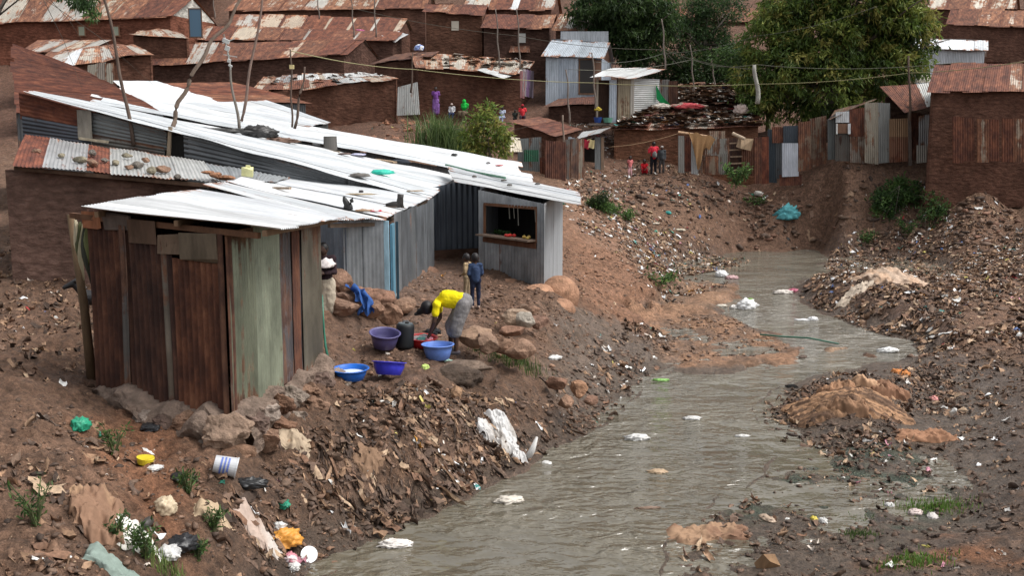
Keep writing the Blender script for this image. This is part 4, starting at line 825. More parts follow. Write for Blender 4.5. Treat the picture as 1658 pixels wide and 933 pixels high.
m = MB(); sheets(m, P(1480, 134, 52), P(1515, 132, 52), P(1515, 120, 53.5), P(1484, 122, 53.5), TAN, geo=False); tag(m.build("tin_sheet", M_TINW), "tan roof scrap leaning behind the striped roof", "tin sheet")
for (px, Y0) in ((1560, 43.5), (1600, 43.2), (1640, 43)):
    thing_from("tin_fence", "weathered sheet fence at the foot of the red brown block house", "fence", [(px - 18, px + 18, 190, 193, 262, 262, Y0, Y0 - .2, [(.30, .24, .18, .6), (.22, .12, .08, .9)], dict(sw=.5))], "sheet fences on the far right")
# back wall of dark mud behind the fences so that gaps read as yards
m = MB(); a, b = P(1225, 240, 51.5), P(1345, 220, 51.0); slab(m, [V3(a[0], a[1], 3.0), V3(b[0], b[1], 3.0), V3(b[0], b[1], 6.3), V3(a[0], a[1], 5.6)], .15, (.07, .045, .035, 0)); tag(m.build("yard_wall", M_MUD), "dark mud wall behind the fence of mismatched sheets", "wall")
m = MB(); a, b = P(1330, 200, 52.5), P(1440, 180, 52.5); slab(m, [V3(a[0], a[1], 3.0), V3(b[0], b[1], 3.0), V3(b[0], b[1], 7.0), V3(a[0], a[1], 6.6)], .15, (.06, .04, .03, 0)); tag(m.build("yard_wall", M_MUD), "dark mud wall under the big tree behind the patched hut", "wall")
m = MB(); a, b = P(1100, 200, 51.5), P(1225, 200, 51.5)

# ---------------------------------------------------------------- poles, aerials and wires
def pole(label, pts, r0, r1, name="pole", cat="pole", col=(.10, .07, .055), group=None):
    m = MB(); w = [P(*p) for p in pts]; w2 = []
    for i in range(len(w) - 1):
        for t in np.linspace(0, 1, 7)[:-1]: w2.append(lerp(w[i], w[i + 1], t))
    w2.append(w[-1]); n = len(w2); w2 = [q + V3(.03 * math.sin(i * .9), .0, 0) * (r0 / .05) for i, q in enumerate(w2)]
    tube(m, w2, [r0 + (r1 - r0) * i / (n - 1) for i in range(n)], col, 7); o = m.build(name, M_POLE, smooth=True); return tag(o, label, cat, group)
pole("thin dark leaning pole, leftmost, standing on the dark red roof edge", [(216, 236, 25.2), (192, 100, 25.4), (163, -30, 25.6)], .05, .03)
pole("thick crooked tree limb used as a pole, bent halfway up", [(276, 213, 26), (290, 165, 26.2), (312, 122, 26.3), (340, 70, 26.6), (372, 35, 26.9), (405, -30, 27.3)], .062, .035, col=(.15, .11, .085))
pole("straight brown pole right of the crooked limb", [(391, 196, 34), (408, 100, 34.5), (430, -30, 35)], .055, .035, col=(.16, .11, .09))
pole("slim pole with pale aerial pieces, standing on the white roof", [(388, 212, 31), (375, 130, 31.3), (364, 55, 31.6)], .05, .025, col=(.16, .14, .12))
pole("dark stick leaning beside the pole with the yellow box", [(477, 208, 33), (487, 150, 33.3), (495, 108, 33.5)], .05, .03)
p_ = pole("thin upright pole carrying a small yellow box", [(473, 206, 33), (472, 150, 33.1), (471, 80, 33.2)], .035, .025)
m = MB(); box(m, P(472.5, 108, 33.0), (.14, .1, .13), (.55, .45, .22)); tag(m.build("meter_box", M_PLASTIC), "small yellow box fixed to the thin upright pole", "box")
pole("thin dark stick standing left of the patchwork roof corner", [(665, 150, 50), (669, 85, 50)], .05, .03)
for i, (x, yb, yt, Y) in enumerate(((806, 106, 14, 57), (840, 112, 14, 57), (571, 60, -10, 63), (607, 60, -20, 63), (346, 30, -20, 68), (962, 176, 85, 50), (920, 200, 112, 50), (1075, 112, 30, 54), (1121, 148, 72, 58), (1155, 140, 95, 58), (515, 30, -20, 70))):
    pole("thin aerial stick rising from the roofs on the hillside", [(x + 2, yb, Y), (x, (yb + yt) / 2, Y), (x - 3, yt, Y)], .05, .03, "aerial_stick", "aerial", (.17, .14, .12), "aerial sticks on the hillside roofs")
pole("stout post with white painted foot at the left side of the big tree", [(1226, 168, 49.5), (1223, 105, 49.5)], .12, .09, "post", "post", (.30, .29, .26))
pole("dark pole in front of the striped roof hut", [(1473, 196, 45.6), (1472, 90, 45.6)], .06, .04)
pole("weathered stick beside the porch roof", [(912, 248, 46.9), (912, 186, 47)], .05, .04, col=(.2, .15, .12))
m = MB()
for (px, py, w, h) in ((366, 66, .22, .12), (368, 78, .14, .14), (371, 98, .1, .1), (373, 106, .12, .05)): box(m, P(px, py, 31.2), (w, .05, h), (.5, .5, .48), (.2, .4, 0))
for (a, b) in (((360, 70), (380, 62)), ((362, 88), (384, 92)), ((364, 60), (374, 112))): beam(m, P(*a, 31.25), P(*b, 31.25), .025, .025, (.4, .4, .38))
tag(m.build("aerial", M_WIRE), "pale home made aerial on the slim pole", "aerial")
def wire(label, pts, r=.014, col=(.14, .12, .07), sag=0):
    m = MB(); w = [P(*p) for p in pts]; out = []
    for i in range(len(w) - 1):
        for t in np.linspace(0, 1, 13)[:-1]: q = lerp(w[i], w[i + 1], t); q[2] -= sag * 4 * t * (1 - t); out.append(q)
    out.append(w[-1]); tube(m, out, r, col, 5); tag(m.build("overhead_wire", M_WIRE, smooth=True), label, "wire")
wire("long yellowish wire sagging from the patchwork roof to the right edge", [(471, 82, 33.2), (670, 112, 44), (962, 134, 50), (1223, 136, 49.5), (1472, 118, 45.6), (1700, 92, 40)], .016, (.26, .24, .12), .12)
wire("dark wire crossing from the top centre down to the stout post", [(560, 10, 60), (840, 58, 57), (1075, 80, 54), (1223, 112, 49.5)], .014, (.1, .09, .07), .2)
wire("faint wire running level across the big tree crown", [(920, 112, 50), (1121, 96, 58), (1223, 104, 49.5), (1560, 100, 43)], .012, (.16, .16, .12), .25)
wire("thin wire from the tin privy to the upper right", [(962, 100, 50), (1075, 86, 54), (1223, 58, 52), (1420, 10, 47)], .010, (.12, .12, .10), .2)
wire("washing line from the porch to the leaning shed", [(985, 238, 49.5), (1098, 216, 49.0)], .012, (.36, .24, .14), .12)
# ---------------------------------------------------------------- trees and plants
def leaves(mb, C, DIR, L, Wd, cols):      # N pointed leaves folded along the rib
    n = len(C); DIR = DIR / np.linalg.norm(DIR, axis=1, keepdims=True)
    S = np.cross(DIR, RNG.normal(size=(n, 3))); S /= np.linalg.norm(S, axis=1, keepdims=True) + 1e-9; L = L[:, None]; Wd = Wd[:, None]
    N = np.cross(S, DIR)
    v = np.stack([C, C + DIR * L * .45 + S * Wd / 2 + N * Wd * .15, C + DIR * L + N * (-L * .12), C + DIR * L * .45 - S * Wd / 2 + N * Wd * .15], 1).reshape(-1, 3)
    f = (np.arange(n)[:, None] * 4 + np.arange(4)[None]).tolist(); cc = np.concatenate([np.repeat(cols, 4, 0), np.zeros((4 * n, 1))], 1)
    mb.add(v, f, cc)
GRN = np.array([(.075, .125, .026), (.115, .175, .038), (.155, .21, .044), (.26, .25, .065), (.24, .28, .065), (.04, .07, .018)])
def crown(mb, lobes, dens, per, ll, lw, droop=.9, pal=GRN, spread=.45, inner=.45, wts=None):
    for (c, r) in lobes:
        r = np.array(r if hasattr(r, '__len__') else (r, r, r), float); n = max(3, int(dens * (r.mean() ** 2)))
        u = RNG.normal(size=(n, 3)); u /= np.linalg.norm(u, axis=1, keepdims=True); rad = inner + (1.08 - inner) * RNG.random(n) ** .5
        cc = c + u * rad[:, None] * r; cidx = RNG.choice(len(pal), n, p=wts)
        k = RNG.integers(int(per * .5), int(per * 1.4), n); I = np.repeat(np.arange(n), k); N = len(I)
        base = cc[I] + RNG.normal(size=(N, 3)) * spread * np.array([.55, .55, .42])
        d = RNG.normal(size=(N, 3)) * .8 + u[I] * .5; d[:, 2] -= droop
        col = pal[cidx][I] * RNG.uniform(.65, 1.35, (N, 1)) 
        leaves(mb, base, d, ll * RNG.uniform(.6, 1.3, N), lw * RNG.uniform(.7, 1.2, N), col)
def limbs(mb, base, top, lobes, r, col=(.10, .085, .07)):
    mid = lerp(base, top, .5) + V3(.2, 0, 0); tube(mb, [base, mid, top], [r, r * .85, r * .6], col, 9)
    for (c, _) in lobes:
        t = RNG.uniform(.45, 1); s = lerp(base, top, t); m1 = lerp(s, c, .5) + V3(*RNG.normal(size=3) * .25) + V3(0, 0, .3); tube(mb, [s, m1, c], [r * .42, r * .26, r * .08], col, 6)
        for _ in range(2): e = c + RNG.normal(size=3) * .9; tube(mb, [m1, lerp(m1, e, .6) + V3(0, 0, .15), e], [r * .16, r * .1, r * .04], col, 5)
def tree(name, label, lob, Y, base, top, r, dens=70, per=26, ll=.30, lw=.09, droop=.9, pal=GRN, spread=.45, depth=1.0, inner=.4, wts=None, cat="tree"):
    L = []
    for (px, py, rp) in lob:
        rr = rp / FPX * Y; L.append((P(px, py, Y + RNG.uniform(-.5, .5) * rr * depth), (rr, rr * .9, rr * .85)))
    b = P(*base); b[2] = gz(b) - .1; e = empty(name, b, label, cat)
    m = MB(); limbs(m, b, P(*top), L, r); m.build("trunk", M_POLE, e, smooth=True)
    m = MB(); crown(m, L, dens, per, ll, lw, droop, pal, spread, inner, wts); m.build("crown", M_LEAF, e); return e
tree("broadleaf_tree", "huge dark green tree with olive yellow tips filling the upper right", [(1245, 75, 45), (1222, 120, 34), (1255, 150, 38), (1290, 110, 50), (1330, 60, 70), (1340, 140, 55), (1300, 10, 60), (1390, -5, 70), (1400, 60, 60), (1420, 110, 48), (1455, 30, 48), (1485, 60, 34), (1470, 105, 34), (1498, 40, 20), (1375, 165, 34), (1300, 175, 26), (1235, 178, 26), (1262, 30, 36), (1440, 140, 22), (1215, 160, 18), (1350, -50, 60), (1450, -30, 50)],
     53, (1345, 250, 53), (1345, 120, 53), .42, dens=40, per=34, ll=.34, lw=.10, spread=.34, inner=.3, wts=[.2, .22, .2, .16, .14, .08])
PG = np.array([(.022, .045, .014), (.032, .062, .018), (.045, .085, .022), (.07, .12, .035)])
tree("broadleaf_tree", "dark green tree hanging over the pale blue tin house, upper centre", [(965, 15, 34), (1000, 0, 42), (1045, 15, 42), (1010, 50, 36), (1050, 65, 32), (975, 45, 18), (1030, 90, 24), (1068, 40, 26), (1000, 75, 18), (940, 18, 14)], 63, (1030, 170, 64), (1020, 60, 64), .3, dens=50, per=30, ll=.36, lw=.11, pal=PG)
tree("broadleaf_tree", "feathery mid green tree between the dark tree and the huge one", [(1120, 25, 30), (1150, 10, 26), (1095, 45, 24), (1145, 45, 30), (1125, 65, 22), (1185, 15, 20), (1160, 70, 24), (1178, 85, 22), (1195, 105, 20)], 66, (1140, 180, 66), (1140, 60, 66), .25, dens=60, per=30, ll=.26, lw=.06, droop=.2, pal=PG * np.array([1.1, 1.15, 1.3]))
tree("bush", "dense dark shrubs under the trees behind the tin privy", [(1070, 110, 26), (1100, 95, 26), (1110, 128, 24), (1140, 110, 28), (1165, 130, 26), (1190, 140, 24), (1135, 140, 20), (1085, 140, 16)], 65, (1120, 180, 65), (1120, 120, 65), .12, dens=60, per=26, ll=.28, lw=.09, pal=PG * .8, droop=.4, cat="shrub")
tree("bush", "bright leafy shrub at the left foot of the huge tree", [(1180, 95, 18), (1200, 115, 20), (1195, 90, 14), (1215, 98, 16)], 56, (1200, 190, 57), (1200, 110, 57), .1, dens=60, per=24, ll=.26, lw=.09, pal=PG * 1.4, cat="shrub")
tree("hanging_branch", "leafy branch hanging into the top left corner", [(140, 0, 16), (146, 12, 11), (150, 22, 7), (125, -12, 22), (132, 8, 8)], 22, (-260, 0, 22), (60, -120, 22), .05, dens=420, per=14, ll=.14, lw=.035, spread=.12, droop=1.4, pal=PG * 1.6, cat="branch")
def plant(name, label, px, py, h, r, n, ll=.12, lw=.05, pal=PG * 1.5, droop=-.3, stems=7, cat="plant", Y=None, group=None):
    b = at(px, py) if Y is None else P(px, py, Y); e = empty(name, b, label, cat, group)
    m = MB(); tips = []
    for i in range(stems):
        a = RNG.uniform(0, 6.28); q = b + V3(math.cos(a) * r * RNG.uniform(.3, 1), math.sin(a) * r * RNG.uniform(.3, 1), h * RNG.uniform(.6, 1)); mid = lerp(b, q, .5) + V3(0, 0, h * .12); tube(m, [b + V3(0, 0, -.05), mid, q], [.012 + h * .006, .008 + h * .004, .004], (.08, .09, .04), 5); tips.append((b, mid, q))
    m.build("stem", M_POLE, e)
    m = MB(); I = RNG.integers(0, len(tips), n); t = RNG.random(n) ** .7; A = np.array([x[0] for x in tips])[I]; B = np.array([x[1] for x in tips])[I]; Cc = np.array([x[2] for x in tips])[I]; t = t[:, None]
    c = A * (1 - t) ** 2 + 2 * B * t * (1 - t) + Cc * t ** 2 + RNG.normal(size=(n, 3)) * r * .14; d = RNG.normal(size=(n, 3)) + np.array([0, 0, -droop])
    leaves(m, c, d, ll * RNG.uniform(.5, 1.3, n), lw * RNG.uniform(.7, 1.2, n), pal[RNG.integers(0, len(pal), n)] * RNG.uniform(.7, 1.3, (n, 1))); m.build("foliage", M_LEAF, e); return e
def grass(name, label, px, py, rx, ry, h, n, pal=np.array([(.07, .12, .03), (.10, .15, .04), (.05, .09, .025)]), w=.012, kind=None, cat="grass", group=None, lean=.5):
    b = at(px, py); m = MB(); x = b[0] + RNG.normal(size=n) * rx * .45; y = b[1] + RNG.normal(size=n) * ry * .45; z = Hq(x, y); hh = h * RNG.uniform(.4, 1.1, n); a = RNG.uniform(0, 6.28, n); l = RNG.uniform(.1, lean, n) * hh; s = np.stack([-np.sin(a), np.cos(a), 0 * a], 1) * w / 2; d = np.stack([np.cos(a) * l, np.sin(a) * l, 0 * a], 1)
    B = np.stack([x, y, z - .01], 1); up = np.array([0, 0, 1.])
    v = np.stack([B - s, B + s, B + d * .35 + up * (hh * .6)[:, None] + s * .8, B + d * .35 + up * (hh * .6)[:, None] - s * .8, B + d + up * (hh * .9)[:, None]], 1).reshape(-1, 3); f = []
    for i in range(n): f += [(5 * i, 5 * i + 1, 5 * i + 2, 5 * i + 3), (5 * i + 3, 5 * i + 2, 5 * i + 4)]
    col = pal[RNG.integers(0, len(pal), n)] * RNG.uniform(.7, 1.3, (n, 1)); m.add(v, f, np.concatenate([np.repeat(col, 5, 0), np.zeros((5 * n, 1))], 1)); return tag(m.build(name, M_LEAF), label, cat, group, kind)
def Hq(x, y):                              # height of the ground mesh itself
    x = np.asarray(x, float); y = np.asarray(y, float); t = x / y
    i = np.clip(np.searchsorted(YR, y) - 1, 0, len(YR) - 2); j = np.clip(np.searchsorted(TX, t) - 1, 0, len(TX) - 2)
    fi = np.clip((y - YR[i]) / (YR[i + 1] - YR[i]), 0, 1); fj = np.clip((t - TX[j]) / (TX[j + 1] - TX[j]), 0, 1)
    return (GZ[i, j] * (1 - fi) + GZ[i + 1, j] * fi) * (1 - fj) + (GZ[i, j + 1] * (1 - fi) + GZ[i + 1, j + 1] * fi) * fj
# named plants
grass("grass_clump", "tall pale green reed grass clump behind the end of the white roofs", 722, 262, 1.3, .9, 2.3, 900, w=.05, pal=np.array([(.11, .17, .06), (.15, .2, .08), (.08, .13, .04)]), lean=.55)
tree("bush", "leafy yellow green shrub right of the tall reed grass", [(790, 182, 14), (775, 205, 16), (800, 205, 18), (760, 222, 14), (812, 225, 14), (785, 235, 18), (815, 245, 10), (765, 245, 12)], 42, (785, 262, 42), (788, 210, 42), .06, dens=170, per=13, ll=.26, lw=.09, spread=.25, pal=GRN[1:5] * 1.1, droop=.4, cat="shrub")
tree("bush", "lush green bush on the far right bank below the huts", [(1430, 322, 16), (1452, 305, 18), (1470, 322, 16), (1450, 335, 16), (1478, 305, 10), (1425, 340, 9), (1440, 350, 10)], 45.5, (1450, 360, 46), (1450, 320, 45.7), .06, dens=260, per=14, ll=.2, lw=.08, spread=.2, pal=PG * 1.9, droop=.1, cat="shrub")
tree("bush", "straggling green creeper at the right edge of the far bank", [(1505, 320, 12), (1518, 335, 14), (1500, 345, 10), (1530, 350, 14), (1512, 362, 10)], 44.3, (1510, 372, 45), (1510, 340, 44.5), .04, dens=170, per=12, ll=.18, lw=.07, spread=.2, pal=PG * 1.6, droop=.4, cat="shrub")
tree("bush", "small bush halfway between the turquoise netting and the lush bush", [(1395, 368, 8), (1408, 362, 8), (1415, 375, 7), (1398, 380, 6)], 45.8, (1403, 388, 46), (1403, 372, 45.9), .03, dens=300, per=10, ll=.15, lw=.06, spread=.15, pal=PG * 1.7, droop=.2, cat="shrub")
plant("weed", "bright green weed below the slatted rack", 1192, 300, 1.0, .75, 420, .22, .08, PG * 2.2, Y=47.6)
plant("weed", "small green weed low on the far bank under the lush bush", 1405, 395, .6, .5, 200, .14, .06, PG * 1.8)
plant("weed", "green weed right of the lush bush near the mud slope foot", 1470, 380, .7, .6, 240, .14, .06, PG * 1.6)
for (x, y, n, lb) in ((968, 338, 500, "low green patch on the slope right of the kiosk roof"), (985, 345, 380, "second green patch beside the low one on the slope"), (1012, 352, 260, "small green tuft on the slope before the litter"), (1070, 456, 200, "green tuft on the path edge above the clay shelf"), (1225, 330, 160, "green tuft under the blue net")):
    plant("ground_plant", lb, x, y, .28, .7, n, .15, .07, PG * 2.0, stems=8)
tree("bush", "dark round bush on the slope right of the kiosk roof", [(966, 322, 9), (975, 320, 9), (960, 326, 6)], 42.5, (968, 332, 42.5), (968, 322, 42.5), .03, dens=500, per=10, ll=.13, lw=.05, spread=.12, pal=PG * .9, cat="shrub")
for (x, y, h, n, lb) in ((185, 735, .32, 130, "wilting weed on the left slope below the stone footing"), (190, 872, .28, 150, "weed among rags at the bottom left"), (305, 800, .30, 170, "spiky green weed left of the white bucket"), (240, 905, .36, 260, "leafy weed beside the black and white plastic"), (345, 860, .26, 160, "weed between brown rags above the orange bag"), (320, 905, .2, 130, "low weed below the white rag at the bottom left"), (400, 712, .12, 60, "tiny green sprouts under the hut corner"), (60, 850, .4, 160, "weed at the far bottom left")):
    plant("weed", lb, x, y, h, h * .6, n, .07, .022, PG * 1.5)
grass("grass", "bright grass on the stones behind the washing place", 812, 582, .6, .3, .22, 260, kind=None)
grass("grass", "bright grass below the boulders right of the washing woman", 845, 590, .5, .3, .22, 220)
grass("grass", "vivid green grass patch at the bottom right edge of the mud", 1512, 822, .5, .35, .11, 500, pal=np.array([(.09, .17, .03), (.12, .2, .04)]))
grass("grass", "vivid green grass patch near the bottom right corner", 1480, 910, .42, .28, .10, 450, pal=np.array([(.09, .17, .03), (.12, .2, .04)]))
grass("grass", "small green grass tuft in the algae mud", 1392, 865, .25, .2, .08, 160)
grass("grass", "small yellow green tuft on the right mud flat", 1385, 842, .28, .16, .06, 140)
grass("grass", "pale grass tuft at the bottom left among rags", 270, 925, .3, .2, .18, 160, pal=np.array([(.2, .26, .08), (.12, .18, .05)]))
# dry banana leaves hanging at the hut's left corner
m = MB(); 
for k in range(9):
    a = P(122 + 5 * k, 356 + 3 * k, 13.3 - .03 * k); L = RNG.uniform(.45, .85); sx = RNG.uniform(-.06, .1); n = 7; V = []
    for i in range(n):
        t = i / (n - 1); w = .10 * math.sin(math.pi * min(1, t * .85 + .12)); q = a + V3(sx * t + .02 * math.sin(5 * t + k), -.05 * math.sin(3 * t), -L * t); V += [q + V3(-w / 2, .015 * k % .04, 0), q + V3(0, -.03, 0), q + V3(w / 2, .0, 0)]
    F = [(3 * i + j, 3 * i + j + 1, 3 * i + j + 4, 3 * i + j + 3) for i in range(n - 1) for j in range(2)]
    m.add(V, F, [(.55, .48, .33), (.09, .10, .04), (.5, .45, .3), (.05, .055, .04), (.2, .22, .09), (.3, .24, .16)][k % 6])
e = empty("banana_plant", (*P(135, 640, 13.4)[:2], gz(P(135, 640, 13.4))), "dried banana plant leaves hanging at the left corner of the rusty hut", "plant"); m.build("leaf", M_LEAF, e)
m = MB(); b = P(151, 640, 13.7); tube(m, [V3(b[0], b[1], 1.4), V3(b[0] - .05, b[1], 2.6), V3(b[0] - .12, b[1] - .1, 3.9)], [.07, .06, .05], (.13, .085, .05), 9); m.build("trunk", M_POLE, e, smooth=True)
m = MB()
for k in range(10):
    a = P(1238 + 3 * k, 22 + 3 * k, 58); d = V3(RNG.uniform(-1, 1.2), RNG.uniform(-.3, .3), RNG.uniform(-.2, 1.0)); d /= np.linalg.norm(d); s = V3(-d[2], 0, d[0]) * .18; q = [a, a + d * .7 + s, a + d * 1.7 + V3(0, 0, -.25), a + d * .7 - s]; m.add(q, [(0, 1, 2, 3)], (.07, .12, .05) if k % 2 else (.14, .2, .12))
e = empty("banana_plant", (*P(1250, 60, 58)[:2], gz(P(1250, 60, 58))), "banana plant with broad ragged leaves behind the huge tree", "plant"); m.build("leaf", M_LEAF, e)
m = MB(); b = P(1250, 30, 58); tube(m, [V3(b[0], b[1], gz(b)), b], [.16, .1], (.12, .12, .06), 8); m.build("trunk", M_POLE, e)
# ---------------------------------------------------------------- uncountable litter, clods and rags trodden into the banks
CP_TAN = [(.30, .19, .12), (.24, .145, .088), (.38, .27, .18), (.19, .11, .07), (.26, .165, .105), (.17, .095, .06)]
CP_DK = [(.06, .04, .03), (.09, .06, .045), (.13, .085, .06), (.16, .10, .07), (.11, .07, .05)]
CP_WH = [(.66, .65, .62), (.55, .53, .5), (.6, .52, .45), (.72, .72, .72)]
CP_COL = [(.03, .16, .11), (.05, .20, .18), (.35, .05, .05), (.45, .22, .05), (.10, .16, .35), (.5, .42, .12), (.015, .015, .015), (.45, .2, .25), (.02, .02, .02)]
def bits(mb, poly, dens, l0, l1, wt, cap=9000, tilt=.35, shingle=0, aspect=(.22, .75), wetcol=0, ymin=0):
    lo = poly.min(0); hi = poly.max(0); n = int(dens * (hi - lo).prod()); n = min(n, 220000)
    x = RNG.uniform(lo[0], hi[0], n); y = RNG.uniform(lo[1], hi[1], n); sd = poly_sd(x, y, poly)
    keep = RNG.random(n) < sstep(.25, -.45, sd); cl = fbm(x * 1.3 + 40, y * 1.3, 3) + .6 * fbm(x * .45, y * .45 + 9, 2); keep &= RNG.random(n) < sstep(-.45, .3, cl) * .9 + .1
    dr = poly_sd(x, y, RIVW); keep &= (dr > .02); x = x[keep][:cap]; y = y[keep][:cap]; n = len(x)
    if not n: return
    L = l0 + (l1 - l0) * RNG.random(n) ** 2.6; Wd = L * RNG.uniform(aspect[0], aspect[1], n); a = RNG.uniform(0, 6.28, n)
    if shingle:                       # flaps pointing down the slope
        e = .15; gx = (Hq(x + e, y) - Hq(x - e, y)); gy = (Hq(x, y + e) - Hq(x, y - e)); a = np.where(RNG.random(n) < shingle, np.arctan2(-gy, -gx) + RNG.normal(size=n) * .45, a)
    nu, nv = 5, 4; U, V = np.meshgrid(np.linspace(-.5, .5, nu), np.linspace(-.5, .5, nv), indexing='ij'); U = U.ravel()[None]; V = V.ravel()[None]
    taper = 1 - RNG.uniform(0, .6, n)[:, None] * (U + .5); jit = RNG.normal(size=(n, nu * nv)) * .09
    px = (U + jit) * L[:, None]; py = (V * taper + RNG.normal(size=(n, nu * nv)) * .09) * Wd[:, None]
    curl = RNG.normal(size=n)[:, None] * .9; tl = np.abs(RNG.normal(size=n))[:, None] * tilt; sd_ = RNG.normal(size=n)[:, None] * tilt * .8
    roll = RNG.normal(size=n)[:, None] * .8; ph = RNG.uniform(0, 6.28, n)[:, None]; h = (curl * (U ** 2) + roll * V ** 2 + .10 * np.sin(U * 7 + V * 5 + ph) + tl * .7 * (U + .5) + sd_ * V * .4 + RNG.normal(size=(n, nu * nv)) * .05) * np.minimum(L, .16)[:, None]
    X = x[:, None] + px * np.cos(a)[:, None] - py * np.sin(a)[:, None]; Y = y[:, None] + px * np.sin(a)[:, None] + py * np.cos(a)[:, None]
    Z = Hq(X.ravel(), Y.ravel()).reshape(X.shape) * .75 + Hq(x, y)[:, None] * .25; Z = Z + np.maximum(h - h.min(1, keepdims=True) * .6, 0) + RNG.uniform(-.035, .012, n)[:, None]
    w = np.array(wt, float); w /= w.sum(); cls = RNG.choice(4, n, p=w); C = np.zeros((n, 3))
    for k, pl in enumerate((CP_TAN, CP_DK, CP_WH, CP_COL)): m = cls == k; C[m] = np.array(pl)[RNG.integers(0, len(pl), m.sum())]
    C *= RNG.uniform(.7, 1.25, (n, 1)); al = np.where(cls >= 2, .8, .1)
    CC = np.repeat(np.concatenate([C, al[:, None]], 1), nu * nv, 0)
    b = (np.arange(n) * nu * nv)[:, None, None]; q = np.array([[i * nv + j, (i + 1) * nv + j, (i + 1) * nv + j + 1, i * nv + j + 1] for i in range(nu - 1) for j in range(nv - 1)])
    f = (b + q[None]).reshape(-1, 4).tolist(); mb.add(np.stack([X, Y, Z], -1).reshape(-1, 3), f, CC)
def clods(mb, poly, dens, s0, s1, cols, cap=5000):
    lo = poly.min(0); hi = poly.max(0); n = int(dens * (hi - lo).prod()); x = RNG.uniform(lo[0], hi[0], n); y = RNG.uniform(lo[1], hi[1], n)
    keep = (RNG.random(n) < sstep(.2, -.4, poly_sd(x, y, poly))) & (poly_sd(x, y, RIVW) > .0) & (RNG.random(n) < sstep(-.4, .3, fbm(x * 1.1, y * 1.1, 3)) * .8 + .2); x = x[keep][:cap]; y = y[keep][:cap]; n = len(x)
    v, f = ico(1); f = np.array(f); s = s0 + (s1 - s0) * RNG.random(n) ** 3; S = s[:, None, None] * RNG.uniform(.5, 1.1, (n, 1, 3)) * np.array([1, .8, .5]); R = RNG.uniform(0, 6.28, n)
    V = v[None] * S * (1 + .42 * RNG.normal(size=(n, len(v), 1)).clip(-1.6, 1.6)); c, s_ = np.cos(R)[:, None], np.sin(R)[:, None]; X = V[..., 0] * c - V[..., 1] * s_ + x[:, None]; Y = V[..., 0] * s_ + V[..., 1] * c + y[:, None]; Z = V[..., 2] + (Hq(x, y) + s * .12)[:, None]
    C = np.array(cols)[RNG.integers(0, len(cols), n)] * RNG.uniform(.7, 1.3, (n, 1)); CC = np.repeat(np.concatenate([C, np.full((n, 1), .2)], 1), len(v), 0)
    mb.add(np.stack([X, Y, Z], -1).reshape(-1, 3), (f[None] + (np.arange(n) * len(v))[:, None, None]).reshape(-1, 3).tolist(), CC)
A_ = lambda pts: wpoly(pts)
pA = A_([(560, 628), (700, 628), (760, 640), (900, 640), (1028, 640), (960, 706), (860, 752), (700, 838), (600, 882), (500, 925), (400, 932), (330, 880), (400, 790), (470, 700), (530, 650)])
pB = A_([(20, 650), (160, 670), (280, 720), (420, 745), (470, 800), (470, 900), (420, 1000), (200, 1000), (0, 1000)])
pC = A_([(880, 640), (920, 580), (1000, 520), (1090, 520), (1090, 560), (1040, 610), (1028, 645)])
pD = flatpoly([(912, 352), (1000, 330), (1110, 345), (1200, 395), (1215, 420), (1120, 440), (1060, 445), (1000, 415), (915, 395)], 1.1)
pD2 = flatpoly([(1000, 395), (1215, 400), (1200, 425), (1120, 432), (1080, 455), (1010, 430)], .5)
pE = A_([(930, 300), (1060, 288), (1180, 300), (1340, 285), (1530, 280), (1650, 290), (1650, 395), (1400, 396), (1250, 395), (1100, 370), (950, 340)])
pF = flatpoly([(1280, 476), (1335, 430), (1345, 402), (1529, 392), (1700, 420), (1700, 560), (1485, 562), (1400, 540), (1325, 505)], .35)
pG = flatpoly([(1225, 655), (1275, 625), (1340, 604), (1520, 590), (1560, 640), (1500, 670), (1420, 735), (1330, 720), (1240, 690)], .15)
pG2 = flatpoly([(1090, 880), (1180, 810), (1240, 800), (1200, 870), (1110, 910)], .05)
pH = flatpoly([(1180, 800), (1300, 740), (1640, 690), (1700, 1000), (1080, 1000), (1090, 900)], .05)
pI = A_([(540, 500), (720, 440), (900, 480), (1000, 510), (900, 600), (780, 600), (640, 600), (540, 610)])
pJ = A_([(900, 400), (1060, 420), (1100, 470), (1000, 515), (920, 480)])
pK = A_([(560, 235), (640, 190), (860, 195), (860, 240), (700, 260)])
pL = flatpoly([(-60, 430), (162, 430), (160, 640), (-60, 660)], 1.6); pR = flatpoly([(1470, 565), (1720, 540), (1720, 730), (1530, 700), (1500, 640)], .2)
pS = flatpoly([(1040, 560), (1100, 500), (1200, 510), (1290, 560), (1200, 590), (1090, 590)], .15)
m = MB(); bits(m, pA, 420, .02, .19, (4.2, 7, .45, .12), 24000, .2, .7, (.2, .7)); bits(m, pA, 34, .12, .34, (4, 8, .2, .05), 1300, .18, .85, (.15, .4)); bits(m, pA, 50, .12, .42, (5, 8, .1, .05), 2200, .08, .9, (.07, .18)); clods(m, pA, 230, .02, .08, CP_DK + CP_TAN[3:4], 9000)
near_litter = m.build("bank_litter", M_LITTER, smooth=True, org=(0, 0, 0)); tag(near_litter, "dense mat of brown rags and scraps covering the near left bank slope", "litter", kind="stuff")
m = MB(); bits(m, pB, 330, .02, .16, (6, 5, .8, .25), 17000, .3, .3); bits(m, pB, 8, .12, .28, (6, 3, 1.2, .4), 300, .3, .3); clods(m, pB, 90, .02, .07, CP_DK + CP_TAN[3:4], 2500); tag(m.build("slope_litter", M_LITTER, smooth=True, org=(0, 0, 0)), "scattered tan scraps and bits of plastic on the bare slope at the bottom left", "litter", kind="stuff")
m = MB(); bits(m, pC, 150, .03, .20, (3, 6, .7, .2), 7000, .3); clods(m, pC, 80, .02, .08, CP_DK, 4000)
